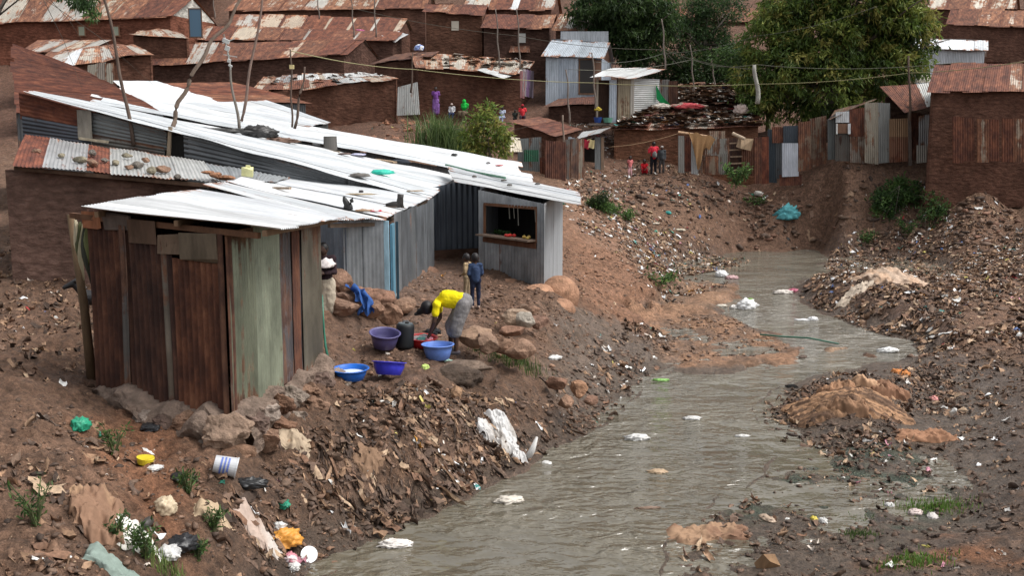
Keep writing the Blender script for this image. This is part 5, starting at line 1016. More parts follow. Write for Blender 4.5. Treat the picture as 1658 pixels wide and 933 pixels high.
bits(m, pL, 60, .03, .2, (6, 6, .5, .1), 4000, .25); bits(m, pI, 22, .02, .12, (5, 5, .7, .3), 2500, .25); clods(m, pI, 150, .015, .075, [(.15, .09, .06), (.11, .065, .045), (.22, .13, .085)], 9000); bits(m, pJ, 22, .03, .15, (5, 5, .6, .2), 2500, .2); clods(m, pJ, 50, .02, .09, [(.22, .12, .075), (.16, .09, .06)], 3500); bits(m, pS, 45, .02, .14, (4, 6, .6, .1), 1800, .2); clods(m, pS, 40, .02, .10, [(.25, .15, .09), (.12, .08, .06)], 1600)
tag(m.build("yard_litter", M_LITTER, smooth=True, org=(0, 0, 0)), "small scraps and clods trodden into the yard and grey mud by the stream bend", "litter", kind="stuff")
m = MB(); bits(m, pD, 70, .04, .26, (4, 4.5, 1.1, .6), 11000, .22); bits(m, pD2, 110, .04, .28, (7, 3, 1.2, .5), 10000, .22); bits(m, pE, 17, .05, .34, (2.4, 7, .6, .25), 9000, .4, .4); clods(m, pE, 24, .04, .26, CP_DK + [(.17, .09, .06)], 12000)
tag(m.build("far_litter", M_LITTER, smooth=True, org=(0, 0, 0)), "pale and orange litter spread where the stream bends away, below the far huts", "litter", kind="stuff")
m = MB(); bits(m, pF, 170, .04, .28, (6, 5.5, .8, .35), 20000, .35, .5); clods(m, pF, 20, .04, .16, CP_DK + CP_TAN, 3000); tag(m.build("heap_litter", M_LITTER, smooth=True, org=(0, 0, 0)), "heap of tan rags on the right bank beside the fast water", "litter", kind="stuff")
m = MB(); bits(m, pG, 260, .02, .18, (3.5, 8, .35, .12), 12000, .3); bits(m, pG2, 200, .03, .2, (6, 5, .4, .2), 1500, .4); clods(m, pG, 70, .02, .09, CP_DK, 4000); bits(m, pR, 90, .03, .18, (4, 8, .4, .1), 4500, .25); clods(m, pR, 40, .02, .09, CP_DK, 2200); bits(m, pH, 75, .02, .15, (3, 7, .8, .25), 9000, .2); clods(m, pH, 70, .015, .07, CP_DK, 7000)
tag(m.build("mudflat_litter", M_LITTER, smooth=True, org=(0, 0, 0)), "dark scraps and lumps of mud on the wet flat at the lower right", "litter", kind="stuff")
m = MB(); bits(m, pK, 8, .05, .3, (5, 5, .8, .3), 900, .3); clods(m, pK, 8, .06, .3, [(.2, .09, .05), (.26, .13, .08)], 800)
r_ = RNG
def roofscraps(q, n, l0, l1, wt):
    A, B, C, D = [P(*t) for t in q]; u, v = RNG.random(n), RNG.random(n); pos = (A * ((1 - u) * (1 - v))[:, None] + B * (u * (1 - v))[:, None] + C * (u * v)[:, None] + D * ((1 - u) * v)[:, None])
    for i in range(n):
        L = RNG.uniform(l0, l1); a = RNG.uniform(0, 3.14); d = V3(math.cos(a), math.sin(a), 0) * L / 2; s = V3(-math.sin(a), math.cos(a), 0) * L * RNG.uniform(.1, .4); c = pos[i] + V3(0, 0, RNG.uniform(.05, .12)); pl = (CP_TAN, CP_DK, CP_WH, CP_COL)[RNG.choice(4, p=np.array(wt) / sum(wt))]
        m.add([c - d - s, c + d - s + V3(0, 0, .05), c + d + s, c - d + s + V3(0, 0, .08)], [(0, 1, 2, 3)], pl[RNG.integers(len(pl))])
roofscraps([(990, 210, 50.3), (1230, 203, 50.3), (1220, 180, 54), (1035, 173, 54)], 520, .15, .8, (5, 4, 3, .6)); roofscraps([(1095, 170, 56), (1222, 166, 56), (1213, 134, 61.5), (1102, 140, 61.5)], 420, .15, .9, (5, 4, 3, .2)); roofscraps([(690, 106, 58.2), (850, 116, 59), (862, 99, 61), (680, 88, 61)], 60, .2, .9, (4, 3, 5, .3)); roofscraps([(430, 145, 53), (640, 128, 55), (602, 120, 56.3), (440, 124, 55)], 50, .2, .7, (3, 3, 5, .4))
tag(m.build("roof_litter", M_LITTER, org=(0, 0, 0)), "scraps and planks strewn over the roofs and slope on the far side", "litter", kind="stuff")

# ---------------------------------------------------------------- litter pieces one can point at
def crumple(name, label, cat, px, py, size, col, mat=None, Y=None, col2=None, rz_=None, group=None, sub=4, sink=.25, hard=.5):
    b = at(px, py) if Y is None else P(px, py, Y); v, f = ico(sub); v = v.copy(); sd = RNG.random() * 70; r = np.abs(fbm(v[:, 0] * 2.2 + sd, v[:, 1] * 2.2 + v[:, 2] * 1.9, 4, .6)) + .6 * np.abs(fbm(v[:, 2] * 4 + sd, v[:, 0] * 4 - v[:, 1] * 3, 3))
    k = .72 + hard * 1.3 * r; v = v * k[:, None] * np.array(size) / 2; a = RNG.uniform(0, 3.14) if rz_ is None else rz_; v = v @ np.array(Euler((0, 0, a)).to_matrix()).T
    v[:, 2] = np.where(v[:, 2] < -size[2] * .2, -size[2] * .2 + (v[:, 2] + size[2] * .2) * .2, v[:, 2])
    c = np.tile(np.append(np.array(col, float), 0), (len(v), 1))
    if col2 is not None: mk = fbm(v[:, 0] / size[0] * 3 + sd, v[:, 1] / size[1] * 3 + v[:, 2] * 2, 2) > .1; c[mk, :3] = col2
    m = MB(); m.add(v + b + V3(0, 0, size[2] * (.2 if Y is None else .25) - .01), f, c); return tag(m.build(name, mat or M_PLASTICDULL, smooth=True), label, cat, group)
def ragsheet(name, label, cat, px, py, w, d, col, fold=.06, mat=None, rot=0, n=44, group=None, lift=.045, col2=None, hump=0):
    b = at(px, py); U, V = np.meshgrid(np.linspace(-1, 1, n), np.linspace(-1, 1, n), indexing='ij'); U = U.ravel(); V = V.ravel(); sd = RNG.random() * 60
    rr = .9 + .5 * fbm(U * 1.6 + sd, V * 1.6 + sd, 4); sq = np.maximum(np.abs(U), np.abs(V)); rad = np.hypot(U, V) + 1e-9; k = (.35 * sq / rad + .65) * rr
    x = U * k * w / 2; y = V * k * d / 2; X = b[0] + x * math.cos(rot) - y * math.sin(rot); Y = b[1] + x * math.sin(rot) + y * math.cos(rot)
    z = Hq(X, Y) + lift + fold * .34 * (1 - np.abs(fbm(x * 4 + sd + y * 1.5, y * 2.0, 4, .6)) * 2.4).clip(0, 1) ** 2 + fold * .5 * np.abs(fbm(x * 16 + sd, y * 12, 3)) + hump * np.maximum(0, 1 - (U ** 2 + V ** 2)) + .3 * fold * fbm(x * 14 + sd, y * 5, 2) 
    edge = sstep(.8, 1, np.maximum(np.abs(U), np.abs(V))); z = z * (1 - edge) + (Hq(X, Y) + .004) * edge
    m = MB(); f = [(i * n + j, (i + 1) * n + j, (i + 1) * n + j + 1, i * n + j + 1) for i in range(n - 1) for j in range(n - 1)]
    c = np.tile(np.append(np.array(col, float), 0), (n * n, 1))
    if col2 is not None: t = sstep(-.1, .3, fbm(x * 4 + sd, y * 2, 3))[:, None]; c[:, :3] = c[:, :3] * (1 - t) + np.array(col2) * t
    m.add(np.stack([X, Y, z], 1), f, c); o = m.build(name, mat or M_CLOTH, smooth=True)
    return tag(o, label, cat, group)
WH = (.55, .54, .52)
crumple("plastic_bag", "crumpled orange yellow plastic bag near the bottom of the left bank", "bag", 462, 880, (.40, .32, .26), (.60, .27, .045))
crumple("plastic_bag", "small pink bundle beside the orange bag at the bottom left", "bag", 470, 908, (.20, .16, .14), (.5, .2, .24), col2=(.6, .5, .5))
crumple("plastic_bag", "white knotted bag just under the pink bundle at the water edge", "bag", 476, 920, (.18, .14, .11), WH)
crumple("plastic_bag", "small white puff of plastic touching the orange bag", "bag", 452, 858, (.16, .14, .15), WH)
crumple("plastic_bag", "black torn bag next to the white bucket", "bag", 398, 788, (.50, .22, .16), (.012, .012, .013), M_PLASTIC, rz_=.1)
crumple("plastic_bag", "black crumpled bag beside white plastic near the bottom left weeds", "bag", 295, 888, (.36, .26, .22), (.012, .012, .014), M_PLASTIC)
crumple("plastic_bag", "white wrinkled plastic under the black crumpled bag", "bag", 272, 900, (.26, .30, .16), WH, col2=(.4, .4, .4))
crumple("plastic_bag", "black flattened bag below the white cement footing", "bag", 245, 692, (.42, .26, .08), (.02, .02, .022), M_PLASTIC)
crumple("plastic_bag", "black shoe shaped scrap left of the spiky weed", "bag", 288, 776, (.28, .16, .10), (.02, .018, .018))
crumple("plastic_bag", "green plastic at the left edge beside the hut footing", "bag", 130, 694, (.24, .2, .2), (.02, .26, .15))
crumple("plastic_bag", "green crumpled scrap right of the pale rags below the bucket", "bag", 460, 820, (.24, .14, .10), (.01, .15, .09), col2=(.02, .25, .15))
crumple("plastic_bag", "beige inflated bag on the slope left of the bottom rags", "bag", 268, 828, (.24, .22, .26), (.52, .42, .29))
for (x, y, s, lb) in ((208, 862, .30, "white rag corner right of the big brown cloth"),):
    ragsheet("rag", lb, "rag", x, y, .45, .6, (.62, .60, .55), .05, rot=.5)
ragsheet("cloth", "large brown cloth spilling down the far left of the slope", "cloth", 150, 832, .52, 1.0, (.22, .13, .085), .14, rot=.35, hump=.08, col2=(.33, .21, .13))
ragsheet("cloth", "grey green stiff cloth at the very bottom left corner", "cloth", 185, 928, .5, .35, (.20, .25, .22), .05)
ragsheet("cloth", "cream cloth lying flat on the path right of the hut corner", "cloth", 476, 712, .50, .34, (.36, .28, .2), .06, rot=.1)
ragsheet("cloth", "pale pinkish rag among scraps left of the orange bag", "cloth", 415, 862, .45, .35, (.40, .31, .26), .09, col2=(.5, .46, .42))
ragsheet("cloth", "cream paper sheet on the scraps below the white bucket", "paper", 345, 828, .34, .3, (.40, .30, .2), .05)
ragsheet("cloth", "brown cloth flap lower on the dark slope near the stream", "cloth", 600, 740, .4, .4, (.20, .125, .08), .08)
ragsheet("cloth", "tan sheet spread over the rag heap on the right bank", "cloth", 1440, 452, 1.9, 1.9, (.44, .33, .25), .16, rot=.3, hump=.2, col2=(.48, .33, .23))
ragsheet("cloth", "pale strip trailing left from the tan sheet on the right heap", "cloth", 1385, 474, 1.5, .6, (.46, .38, .3), .12, rot=.5)
# white torn plastic mass on the near bank
for (x, y, w, d, h, lb) in ((812, 690, .5, .4, .12, "large torn white plastic sheet on the near bank slope"), (790, 705, .38, .35, .06, "grey white plastic film left of the torn white sheet"), (820, 722, .42, .35, .05, "flattened clear plastic below the torn white sheet"), (840, 745, .25, .2, .05, "white plastic tatters close to the water below the torn sheet")):
    ragsheet("plastic_sheet", lb, "plastic", x, y, w, d, (.50, .49, .48), .12, M_PLASTICDULL, hump=h, col2=(.36, .33, .3), rot=.6)
m = MB(); b = at(862, 745); tube(m, [b + V3(-.08, 0, .02), b + V3(0, 0, .16), b + V3(.07, .02, .36)], [.06, .05, .02], WH, 8); tag(m.build("plastic_strip", M_PLASTICDULL, smooth=True), "white twisted plastic sticking up at the water edge", "plastic")
crumple("plastic_bag", "white scraps caught at the waterline right of the twisted plastic", "bag", 886, 752, (.26, .16, .07), WH)
# in and along the stream
fl = [(640, 884, (.44, .22, .12), (.66, .62, .58), "white and red wrapper bundle at the stream edge near the bottom"), (826, 812, (.42, .24, .10), (.58, .53, .46), "pale rag floating left of centre in the stream"), (1033, 712, (.42, .2, .14), WH, "white bag floating in the middle of the stream"),
      (1121, 679, (.34, .18, .09), WH, "small white bag floating below the stream bend"), (1202, 707, (.26, .12, .06), WH, "thin white scrap floating near the right bank"), (1209, 500, (.62, .42, .42), (.70, .70, .70), "white bag with green inside lodged in the fast water"), (1188, 500, (.3, .22, .16), (.62, .60, .57), "small white lump left of the white and green bag"), (1167, 497, (.42, .2, .12), (.55, .5, .42), "beige foam scrap at the left end of the bag row in the stream"),
      (1168, 448, (.5, .4, .34), (.72, .72, .72), "white bag caught where the stream leaves the far bend"), (1185, 452, (.5, .3, .2), (.5, .32, .32), "pinkish rag beside the white bag at the far bend"), (1268, 476, (.7, .3, .2), (.6, .55, .5), "pale bag on the tip of the right rag heap"), (1286, 474, (.5, .3, .2), (.42, .1, .16), "dark pink rag on the tip of the right rag heap"),
      (1316, 519, (.34, .2, .16), (.68, .68, .68), "white scrap in the rapids below the right heap"), (1300, 519, (.5, .2, .08), (.7, .7, .7), "flat white plastic in the rapids beside the white scrap"), (1066, 764, (.30, .22, .05), (.38, .27, .17), "brown mat of scum floating in the lower stream"), (1049, 824, (.36, .08, .05), (.20, .13, .09), "dark stick of debris floating low in the stream"),
      (1438, 570, (.5, .3, .16), (.68, .68, .66), "white foam scrap at the right end of the rapids"), (1070, 616, (.36, .2, .06), (.2, .4, .1), "yellow green wrapper at the left bank of the bend"), (772, 793, (.12, .12, .1), (.03, .22, .2), "tiny teal scrap in the shallow edge of the stream")]
for (x, y, s, c, lb) in fl:
    b = G(x, y, 0.0); crumple("floating_bag" if s[2] > .1 else "floating_scrap", lb, "floating litter", x, y, s, c, Y=b[1], rz_=.1)
m = MB(); v, f = ico(2); b = G(1211, 497, 0); m.add(v * np.array([.13, .12, .1]) + b + V3(.03, -.12, .2), f, (.14, .25, .04)); tag(m.build("green_vegetable", M_PLASTIC, smooth=True), "green lump showing in the white bag in the fast water", "vegetable")
m = MB(); a, b = G(1262, 545, .05), G(1358, 557, .07); tube(m, [a + V3(-.5, 0, .05), a, lerp(a, b, .5) + V3(0, 0, .05), b], .022, (.03, .11, .07), 7); tag(m.build("hose", M_PLASTIC, smooth=True), "thin green hose lying across the clay islet into the rapids", "hose")
# dark rounded stones breaking the water
for (x, y, s, c, lb) in ((1283, 627, (.42, .2, .14), (.03, .028, .025), "black flat stone breaking the water right of the stream centre"), (1432, 566, (.3, .25, .2), (.05, .045, .04), "dark stone in the white water at the right end"), (1300, 578, (.3, .2, .07), (.14, .1, .08), "low brown stone in the broken water under the green hose")):
    m = MB(); rock(m, G(x, y, .02), s, c, 2); tag(m.build("stone", M_ROCK), lb, "stone")
# blue net on the far bank, big tarpaulin, cloths
crumple("netting", "ball of turquoise netting on the far bank under the white blue sheet", "netting", 1276, 352, (.95, .6, .85), (.10, .33, .36), M_CLOTH, hard=.8, rz_=0)
crumple("plastic_bag", "white lump high on the far bank left of the netting", "bag", 1228, 315, (.5, .4, .3), (.58, .56, .52))
m = MB(); b = at(1380, 662); n = 96; U, V = np.meshgrid(np.linspace(-1, 1, n), np.linspace(-1, 1, n), indexing='ij'); U = U.ravel(); V = V.ravel(); x = U * 1.02; y = V * .75
hh = .17 * np.maximum(0, 1 - (U * .95 + .0) ** 2) ** .8 * np.maximum(0, 1 - V ** 2) ** .6; flow = (x * .9 + y * .35); fold = (1 - np.abs(fbm((y * 4 + x * 2.2) + 4.5 * fbm(x * 1.2, y * 1.2, 3), (x - y) * 1.6 + 2 * fbm(x * 1.5 + 8, y * 1.5, 2), 5, .65)) * 2.4).clip(0, 1) ** 2 * .055 + np.abs(fbm(y * 12 + x * 5, x * 2, 3)) * .03
X = b[0] + x * 1.0 + .05; Y = b[1] + y + .45; Z = Hq(X, Y) + hh + fold * (hh > .02) - .02; c = np.zeros((n * n, 4)); t = sstep(-.25, .25, fbm(y * 11 + x * 5.5 + 3 * fbm(x * 1.3, y * 1.3, 2), (x - y) * .9, 4, .6))[:, None]; c[:, :3] = np.array([.10, .06, .04]) * (1 - t) + np.array([.36, .21, .12]) * t  # light and dark stripes paint the shading of folds into the cloth colour
m.add(np.stack([X, Y, Z], 1), [(i * n + j, (i + 1) * n + j, (i + 1) * n + j + 1, i * n + j + 1) for i in range(n - 1) for j in range(n - 1)], c); tag(m.build("tarpaulin", M_CLOTH, smooth=True), "large folded brown tarpaulin humped on the right bank beside the stream", "tarpaulin")
for (x_, y_, w_, d_, c_, lb_) in ((1352, 640, .8, .5, (.30, .17, .10), "dark brown cloth fold at the left end of the folded tarpaulin"), (1405, 632, .9, .45, (.42, .26, .16), "lighter tan fold across the top of the folded tarpaulin"), (1372, 668, .8, .3, (.26, .15, .09), "brown cloth strip along the front foot of the folded tarpaulin"), (1440, 640, .8, .5, (.24, .13, .08), "reddish brown rag beyond the right end of the folded tarpaulin")):
    ragsheet("cloth", lb_, "cloth", x_, y_, w_, d_, c_, .14, rot=-.3, lift=.11, hump=.10, col2=tuple(q * .5 for q in c_))
ragsheet("cloth", "orange scrap on the mound right of the brown tarpaulin", "cloth", 1460, 606, .42, .35, (.5, .2, .07), .08)
ragsheet("cloth", "long brown cloth on the right edge of the mud mound", "cloth", 1500, 708, 1.1, .5, (.28, .15, .09), .12)
ragsheet("cloth", "flat brown cloth on the small spit at the lower right of the stream", "cloth", 1150, 872, 1.0, .55, (.20, .115, .075), .10, rot=.1, col2=(.30, .19, .12))
crumple("plastic_bag", "tiny white scrap on the small mud spit in the lower stream", "bag", 1169, 856, (.13, .1, .06), WH)
for (x, y, s, c, lb) in ((1332, 846, (.12, .1, .1), WH, "small white round scrap in the algae mud"), (1318, 842, (.16, .1, .08), (.5, .4, .06), "yellow scrap next to the small white round scrap"), (1440, 820, (.13, .12, .08), WH, "white lump near the grass in the right mud flat"), (1482, 832, (.2, .16, .1), (.55, .45, .42), "pinkish white rag by the vivid grass at the right"), (1510, 838, (.3, .14, .08), (.5, .47, .44), "pale rag at the right edge below the vivid grass"), (1512, 648, (.3, .15, .12), (.5, .2, .18), "pinkish scrap near the right edge puddle"), (1242, 842, (.28, .14, .1), (.4, .3, .22), "beige scrap on the grey mud right of the spit"), (1000, 925, (.3, .2, .12), (.4, .26, .12), "orange brown lump at the bottom edge of the stream"),
                         (898, 580, (.2, .34, .1), WH, "white rag on the bank right of the grass stones"), (1035, 545, (.18, .12, .05), WH, "flat white scrap on the grey mud below the path"), (1062, 362, (.42, .3, .1), (.6, .52, .42), "cream rag on the far litter left of the stream"), (1100, 372, (.5, .3, .12), (.52, .46, .36), "beige sack on the far litter beside the cream rag"), (1082, 346, (.3, .2, .2), (.03, .3, .27), "teal scrap on the far litter"), (640, 480, (.1, .1, .1), (.3, .3, .28), "small grey scrap by the door post")):
    crumple("litter_scrap", lb, "scrap", x, y, s, c)
m = MB(); b = at(1243, 918); box(m, b + V3(0, 0, .04), (.19, .12, .16), (.2, .12, .065), (.5, .25, .5), .015); tag(m.build("cardboard_box", M_WOOD), "torn brown carton standing in the mud at the bottom edge", "box")
# white bucket on its side
e = empty("bucket", at(366, 775), "white bucket with blue markings tipped over on the left slope", "bucket"); b = np.array(e.location); ax = V3(.80, .15, -.22); ax /= np.linalg.norm(ax); c0_ = b + V3(-.14, .04, .16)
m = MB(); tube(m, [c0_, c0_ + ax * .10, c0_ + ax * .26, c0_ + ax * .262, c0_ + ax * .10], [.098, .104, .115, .106, .096], (.46, .47, .49), 24, True); m.build("body", M_PLASTIC, e, smooth=False)
m = MB(); tube(m, [c0_ + ax * .245, c0_ + ax * .262], [.12, .12], (.48, .5, .52), 24, False); m.build("rim", M_PLASTIC, e)
m = MB()
for k in range(9):
    for row_ in (.08, .12, .16): 
        a = -.75 + k * .24; up = np.cross(ax, V3(0, 0, 1)); up /= np.linalg.norm(up); w2 = np.cross(up, ax); r = .1045 if row_ < .1 else .107 if row_ < .14 else .11; p = c0_ + ax * row_ + (up * math.cos(a) + w2 * math.sin(a)) * (r + .002)
        tg = (-up * math.sin(a) + w2 * math.cos(a)); s = .011 + .004 * ((k + int(row_ * 100)) % 3); m.add([p - tg * s - ax * .011, p + tg * s - ax * .011, p + tg * s + ax * .011, p - tg * s + ax * .011], [(0, 1, 2, 3)], (.10, .15, .42))
m.build("printing", M_PLASTIC, e)
# yellow tub and white lid
m = MB(); b = at(235, 750); tube(m, [b + V3(0, 0, 0), b + V3(.01, 0, .07), b + V3(.012, 0, .072), b + V3(0.01, 0, .02)], [.085, .10, .09, .08], (.62, .50, .03), 18); tag(m.build("plastic_tub", M_PLASTIC, smooth=False), "small yellow tub lying on the left slope", "tub")
crumple("plastic_bag", "white wrapper right of the small yellow tub", "bag", 250, 760, (.22, .14, .07), WH)
m = MB(); b = at(500, 903); tube(m, [b + V3(0, 0, .03), b + V3(.01, -.02, .045)], [.10, .10], (.72, .74, .76), 20); tag(m.build("white_disc", M_PLASTIC), "round white lid near the water at the bottom left", "lid")
m = MB(); b = at(240, 855); tube(m, [b + V3(0, 0, .06), b + V3(.05, -.1, .10), b + V3(.06, -.25, .12)], [.03, .05, .035], (.05, .045, .04), 8); tag(m.build("shoe_sole", M_RUBBER, smooth=True), "dark worn sole sticking out of the rags at the bottom left", "shoe sole")
# ---------------------------------------------------------------- boulders of the yard
BR = (.30, .185, .125)
bl = [(545, 492, .75, .55, 18.2, (.27, .16, .11), "broad reddish boulder under the narrow blue grey wall"), (566, 508, .62, .42, 17.8, (.24, .15, .11), "dark cleft boulder in the rock step below the blue cloth"), (556, 525, .8, .34, 17.3, (.27, .165, .115), "flat ledge boulder at the foot of the rock step"), (598, 516, .6, .45, 17.8, (.28, .165, .11), "round clay boulder right of the blue cloth"),
      (628, 508, .7, .5, 18.2, (.25, .145, .095), "reddish boulder below the door post"), (655, 496, .6, .36, 18.8, (.30, .185, .125), "smooth boulder right of the door post"), (768, 545, .66, .42, 17.0, (.36, .235, .16), "large pale boulder behind the washing woman"), (790, 556, .5, .36, 16.7, (.31, .2, .14), "boulder just right of the large pale one"),
      (832, 536, .55, .28, 18.3, (.27, .15, .10), "slanting slab boulder above the lower pair"), (835, 515, .6, .42, 19.1, (.35, .25, .18), "pale boulder at the top of the right hand stones"), (852, 519, .5, .40, 19.0, (.42, .37, .31), "whitish boulder beside the pale topmost one"), (872, 520, .45, .34, 19.3, (.24, .14, .10), "dark brown boulder at the right end of the stones"), (840, 565, .62, .36, 17.1, (.30, .185, .125), "lower boulder above the vivid grass blades"), (818, 560, .5, .3, 17.2, (.25, .15, .1), "small boulder left of the lower boulder"),
      (848, 500, .4, .22, 20.2, (.26, .17, .12), "small stone up near the kiosk apron"), (862, 503, .35, .2, 20.4, (.3, .18, .12), "second small stone near the kiosk apron"), (738, 662, .30, .26, 15.0, (.33, .2, .12), "orange brown stone alone on the near slope"), (936, 632, .36, .36, 16.6, (.36, .2, .12), "round orange stone near the grey mud bank"), (916, 650, .3, .26, 16.3, (.30, .18, .12), "smaller orange stone below the round one"), (955, 648, .3, .2, 16.3, (.28, .16, .11), "flat stone right of the round orange one"), (900, 620, .4, .26, 17.0, (.22, .12, .08), "dark red stone on the near slope top")]
for (px, py, w, hh, Y, c, lb) in bl:
    b = P(px, py, Y); zt = H1(b[0], b[1]); m = MB(); rock(m, V3(b[0], b[1], max(zt + hh * .22, b[2])), (w, w * .8, hh), c, 3, .2, rotz=RNG.uniform(-.5, .5)); tag(m.build("boulder", M_ROCK), lb, "boulder")
# thatch-like lump below the washing place
m = MB(); rock(m, at(733, 612) + V3(0, .1, -.02), (.95, .6, .42), (.085, .06, .045), 4, .25, rotz=.1, flat=False); tag(m.build("mud_lump", M_ROCK, smooth=True), "dark undercut lump of mud below the pale blue basin", "mud lump")
m = MB(); rock(m, at(722, 590) + V3(.12, .05, -.09), (1.25, .75, .30), (.20, .145, .11), 4, .3, rotz=.0); wash = m.build("washing_stone", M_ROCK, smooth=True); tag(wash, "flat grey stone under the pale blue basin where the woman stands", "stone")
# ---------------------------------------------------------------- basins
def basin(name, label, px, py, r, h, col, tilt=(0, 0), mat=None, z=None, flute=0, liquid=None, group=None, Y=None, ell=1.0):
    b = at(px, py) if Y is None else P(px, py, Y)
    if z is not None: b[2] = z
    e = empty(name, b, label, "basin", group); n = 40
    prof = [(.0, .0), (.70, .0), (.74, .015), (.90, .62), (.96, .93), (1.06, .95), (1.08, 1.0), (1.05, 1.02), (.97, 1.01), (.93, .95), (.86, .6), (.70, .05), (0, .04)]
    m = MB(); V = []; F = []
    for i, (pr, pz) in enumerate(prof):
        for k in range(n):
            a = 2 * math.pi * k / n; fl = 1 + flute * .04 * math.cos(10 * a) * (pz > .1) * (pz < .92); V.append((pr * r * fl * math.cos(a), pr * r * fl * math.sin(a) * ell, pz * h))
    for i in range(len(prof) - 1):
        for k in range(n): F.append((i * n + k, i * n + (k + 1) % n, (i + 1) * n + (k + 1) % n, (i + 1) * n + k))
    R = np.array(Euler((tilt[0], tilt[1], 0)).to_matrix()); V = np.array(V) @ R.T; V[:, 2] += r * .7 * (abs(math.sin(tilt[0])) + abs(math.sin(tilt[1]))); lift = 0
    m.add(V + b, F, col); m.build("bowl", M_PLASTIC, e, smooth=True)
    if liquid:
        m = MB(); t = 2 * math.pi * np.arange(28) / 28; rr = r * .88; V = np.stack([rr * np.cos(t), rr * np.sin(t), 0 * t + h * .62], 1) @ R.T + b; m.add(V, [tuple(range(28))], liquid); m.build("soapy_water", M_PLASTIC, e)
    return e
basin("basin", "pale blue basin on the flat stone, hands of the bending woman in it", 709, 583, .262, .25, (.13, .24, .62), z=1.0 * at(709, 583)[2] + .02, liquid=(.35, .42, .55))
basin("basin", "large dull purple basin tilted left of the black container", 622, 566, .25, .25, (.085, .075, .19), (.18, .10))
basin("basin", "red basin full of laundry behind the pale blue one", 684, 563, .25, .17, (.52, .02, .025), (.06, .04))
basin("basin", "bright blue basin with white suds, leftmost, beside the rusty hut", 568, 615, .265, .17, (.01, .12, .50), (.04, 0), liquid=(.55, .62, .72))
basin("basin", "fluted violet blue basin tipped on the mud, right of the one with suds", 629, 612, .255, .2, (.045, .05, .62), (-.22, .06), flute=1)
rb = at(684, 563)
for i in range(9):
    a = i * .7; crumple("garment", "damp garment heaped in the red basin", "garment", 684, 560, (.22, .16, .10), [(.5, .42, .42), (.22, .12, .2), (.12, .28, .26), (.5, .2, .24), (.6, .6, .58)][i % 5], M_CLOTH, Y=None, group="laundry in the red basin", sub=3)
    o = COL.objects[-1]
    for q in bpy.data.objects:
        if q.name.startswith("garment") and q.get("placed") is None:
            q["placed"] = 1; q.location = (rb[0] + .13 * math.cos(a) * (i % 3) / 1.6, rb[1] + .13 * math.sin(a) * (i % 3) / 1.6, rb[2] + .13)
for q in bpy.data.objects:
    if "placed" in q.keys(): del q["placed"]
# black container (cut-down drum with lid)
b = at(655, 563); e = empty("jerry_can", b, "black plastic container standing between the purple and the red basin", "container"); tl = V3(.05, .02, 1); tl /= np.linalg.norm(tl)
m = MB(); tube(m, [b, b + tl * .02, b + tl * .05, b + tl * .2, b + tl * .36, b + tl * .40, b + tl * .415], [.13, .148, .155, .152, .155, .15, .135], (.012, .014, .016), 26); m.build("body", M_RUBBER, e, smooth=True)
m = MB(); tube(m, [b + tl * .41, b + tl * .432], [.125, .12], (.10, .12, .13), 26); m.build("lid", M_RUBBER, e); m = MB(); tube(m, [b + tl * .43 + V3(.03, -.04, 0), b + tl * .455 + V3(.03, -.04, 0)], [.035, .033], (.02, .02, .02), 14); m.build("cap", M_RUBBER, e)
m = MB(); tube(m, [b + tl * .43 + V3(-.06, .03, 0), b + tl * .46 + V3(-.03, .04, 0), b + tl * .46 + V3(.03, .05, 0), b + tl * .43 + V3(.06, .05, 0)], .012, (.12, .13, .14), 8); m.build("handle", M_RUBBER, e)
ragsheet("cloth", "pale green wet cloth beside the pale blue basin", "cloth", 726, 588, .22, .1, (.42, .62, .52), .04)
ragsheet("cloth", "yellow green rag on the mud below the basins", "cloth", 688, 597, .14, .1, (.42, .52, .16), .03)
crumple("garment", "dark garment dropped behind the red basin", "garment", 700, 540, (.4, .22, .16), (.02, .022, .025), M_CLOTH)
# blue cloth over the rocks
m = MB(); n1, n2 = 22, 9; path = [P(570, 462, 18.0), P(582, 470, 17.75), P(590, 482, 17.55), P(595, 495, 17.45), P(593, 506, 17.4)]
V = []; 
for i in range(n1):
    t = i / (n1 - 1) * (len(path) - 1); k = min(int(t), len(path) - 2); c = lerp(path[k], path[k + 1], t - k)
    for j in range(n2): s = j / (n2 - 1) - .5; V.append(c + V3(s * (.24 + .08 * math.sin(i * .7)), -.10 - .06 * math.sin(j * 1.9 + i * .25), .05 * math.sin(j * 1.4 + i * .5)))
n0 = len(V); V += [v + V3(0, .03, -.01) for v in V]; F = []
for i in range(n1 - 1):
    for j in range(n2 - 1): a = i * n2 + j; F += [(a, a + n2, a + n2 + 1, a + 1), (n0 + a + 1, n0 + a + n2 + 1, n0 + a + n2, n0 + a)]
m.add(V, F, (.035, .09, .27)); tag(m.build("blue_cloth", M_CLOTH, smooth=True), "blue garment draped over the rocks below the grey wall", "garment")
# green hose / stick by the hut's right corner
m = MB(); tube(m, [P(521, 478, 15.3), P(523, 520, 15.2), P(527, 560, 15.1), P(533, 592, 15.0)], .02, (.02, .16, .10), 7); tag(m.build("hose", M_PLASTIC, smooth=True), "green hose hanging down at the right corner of the rusty hut", "hose")
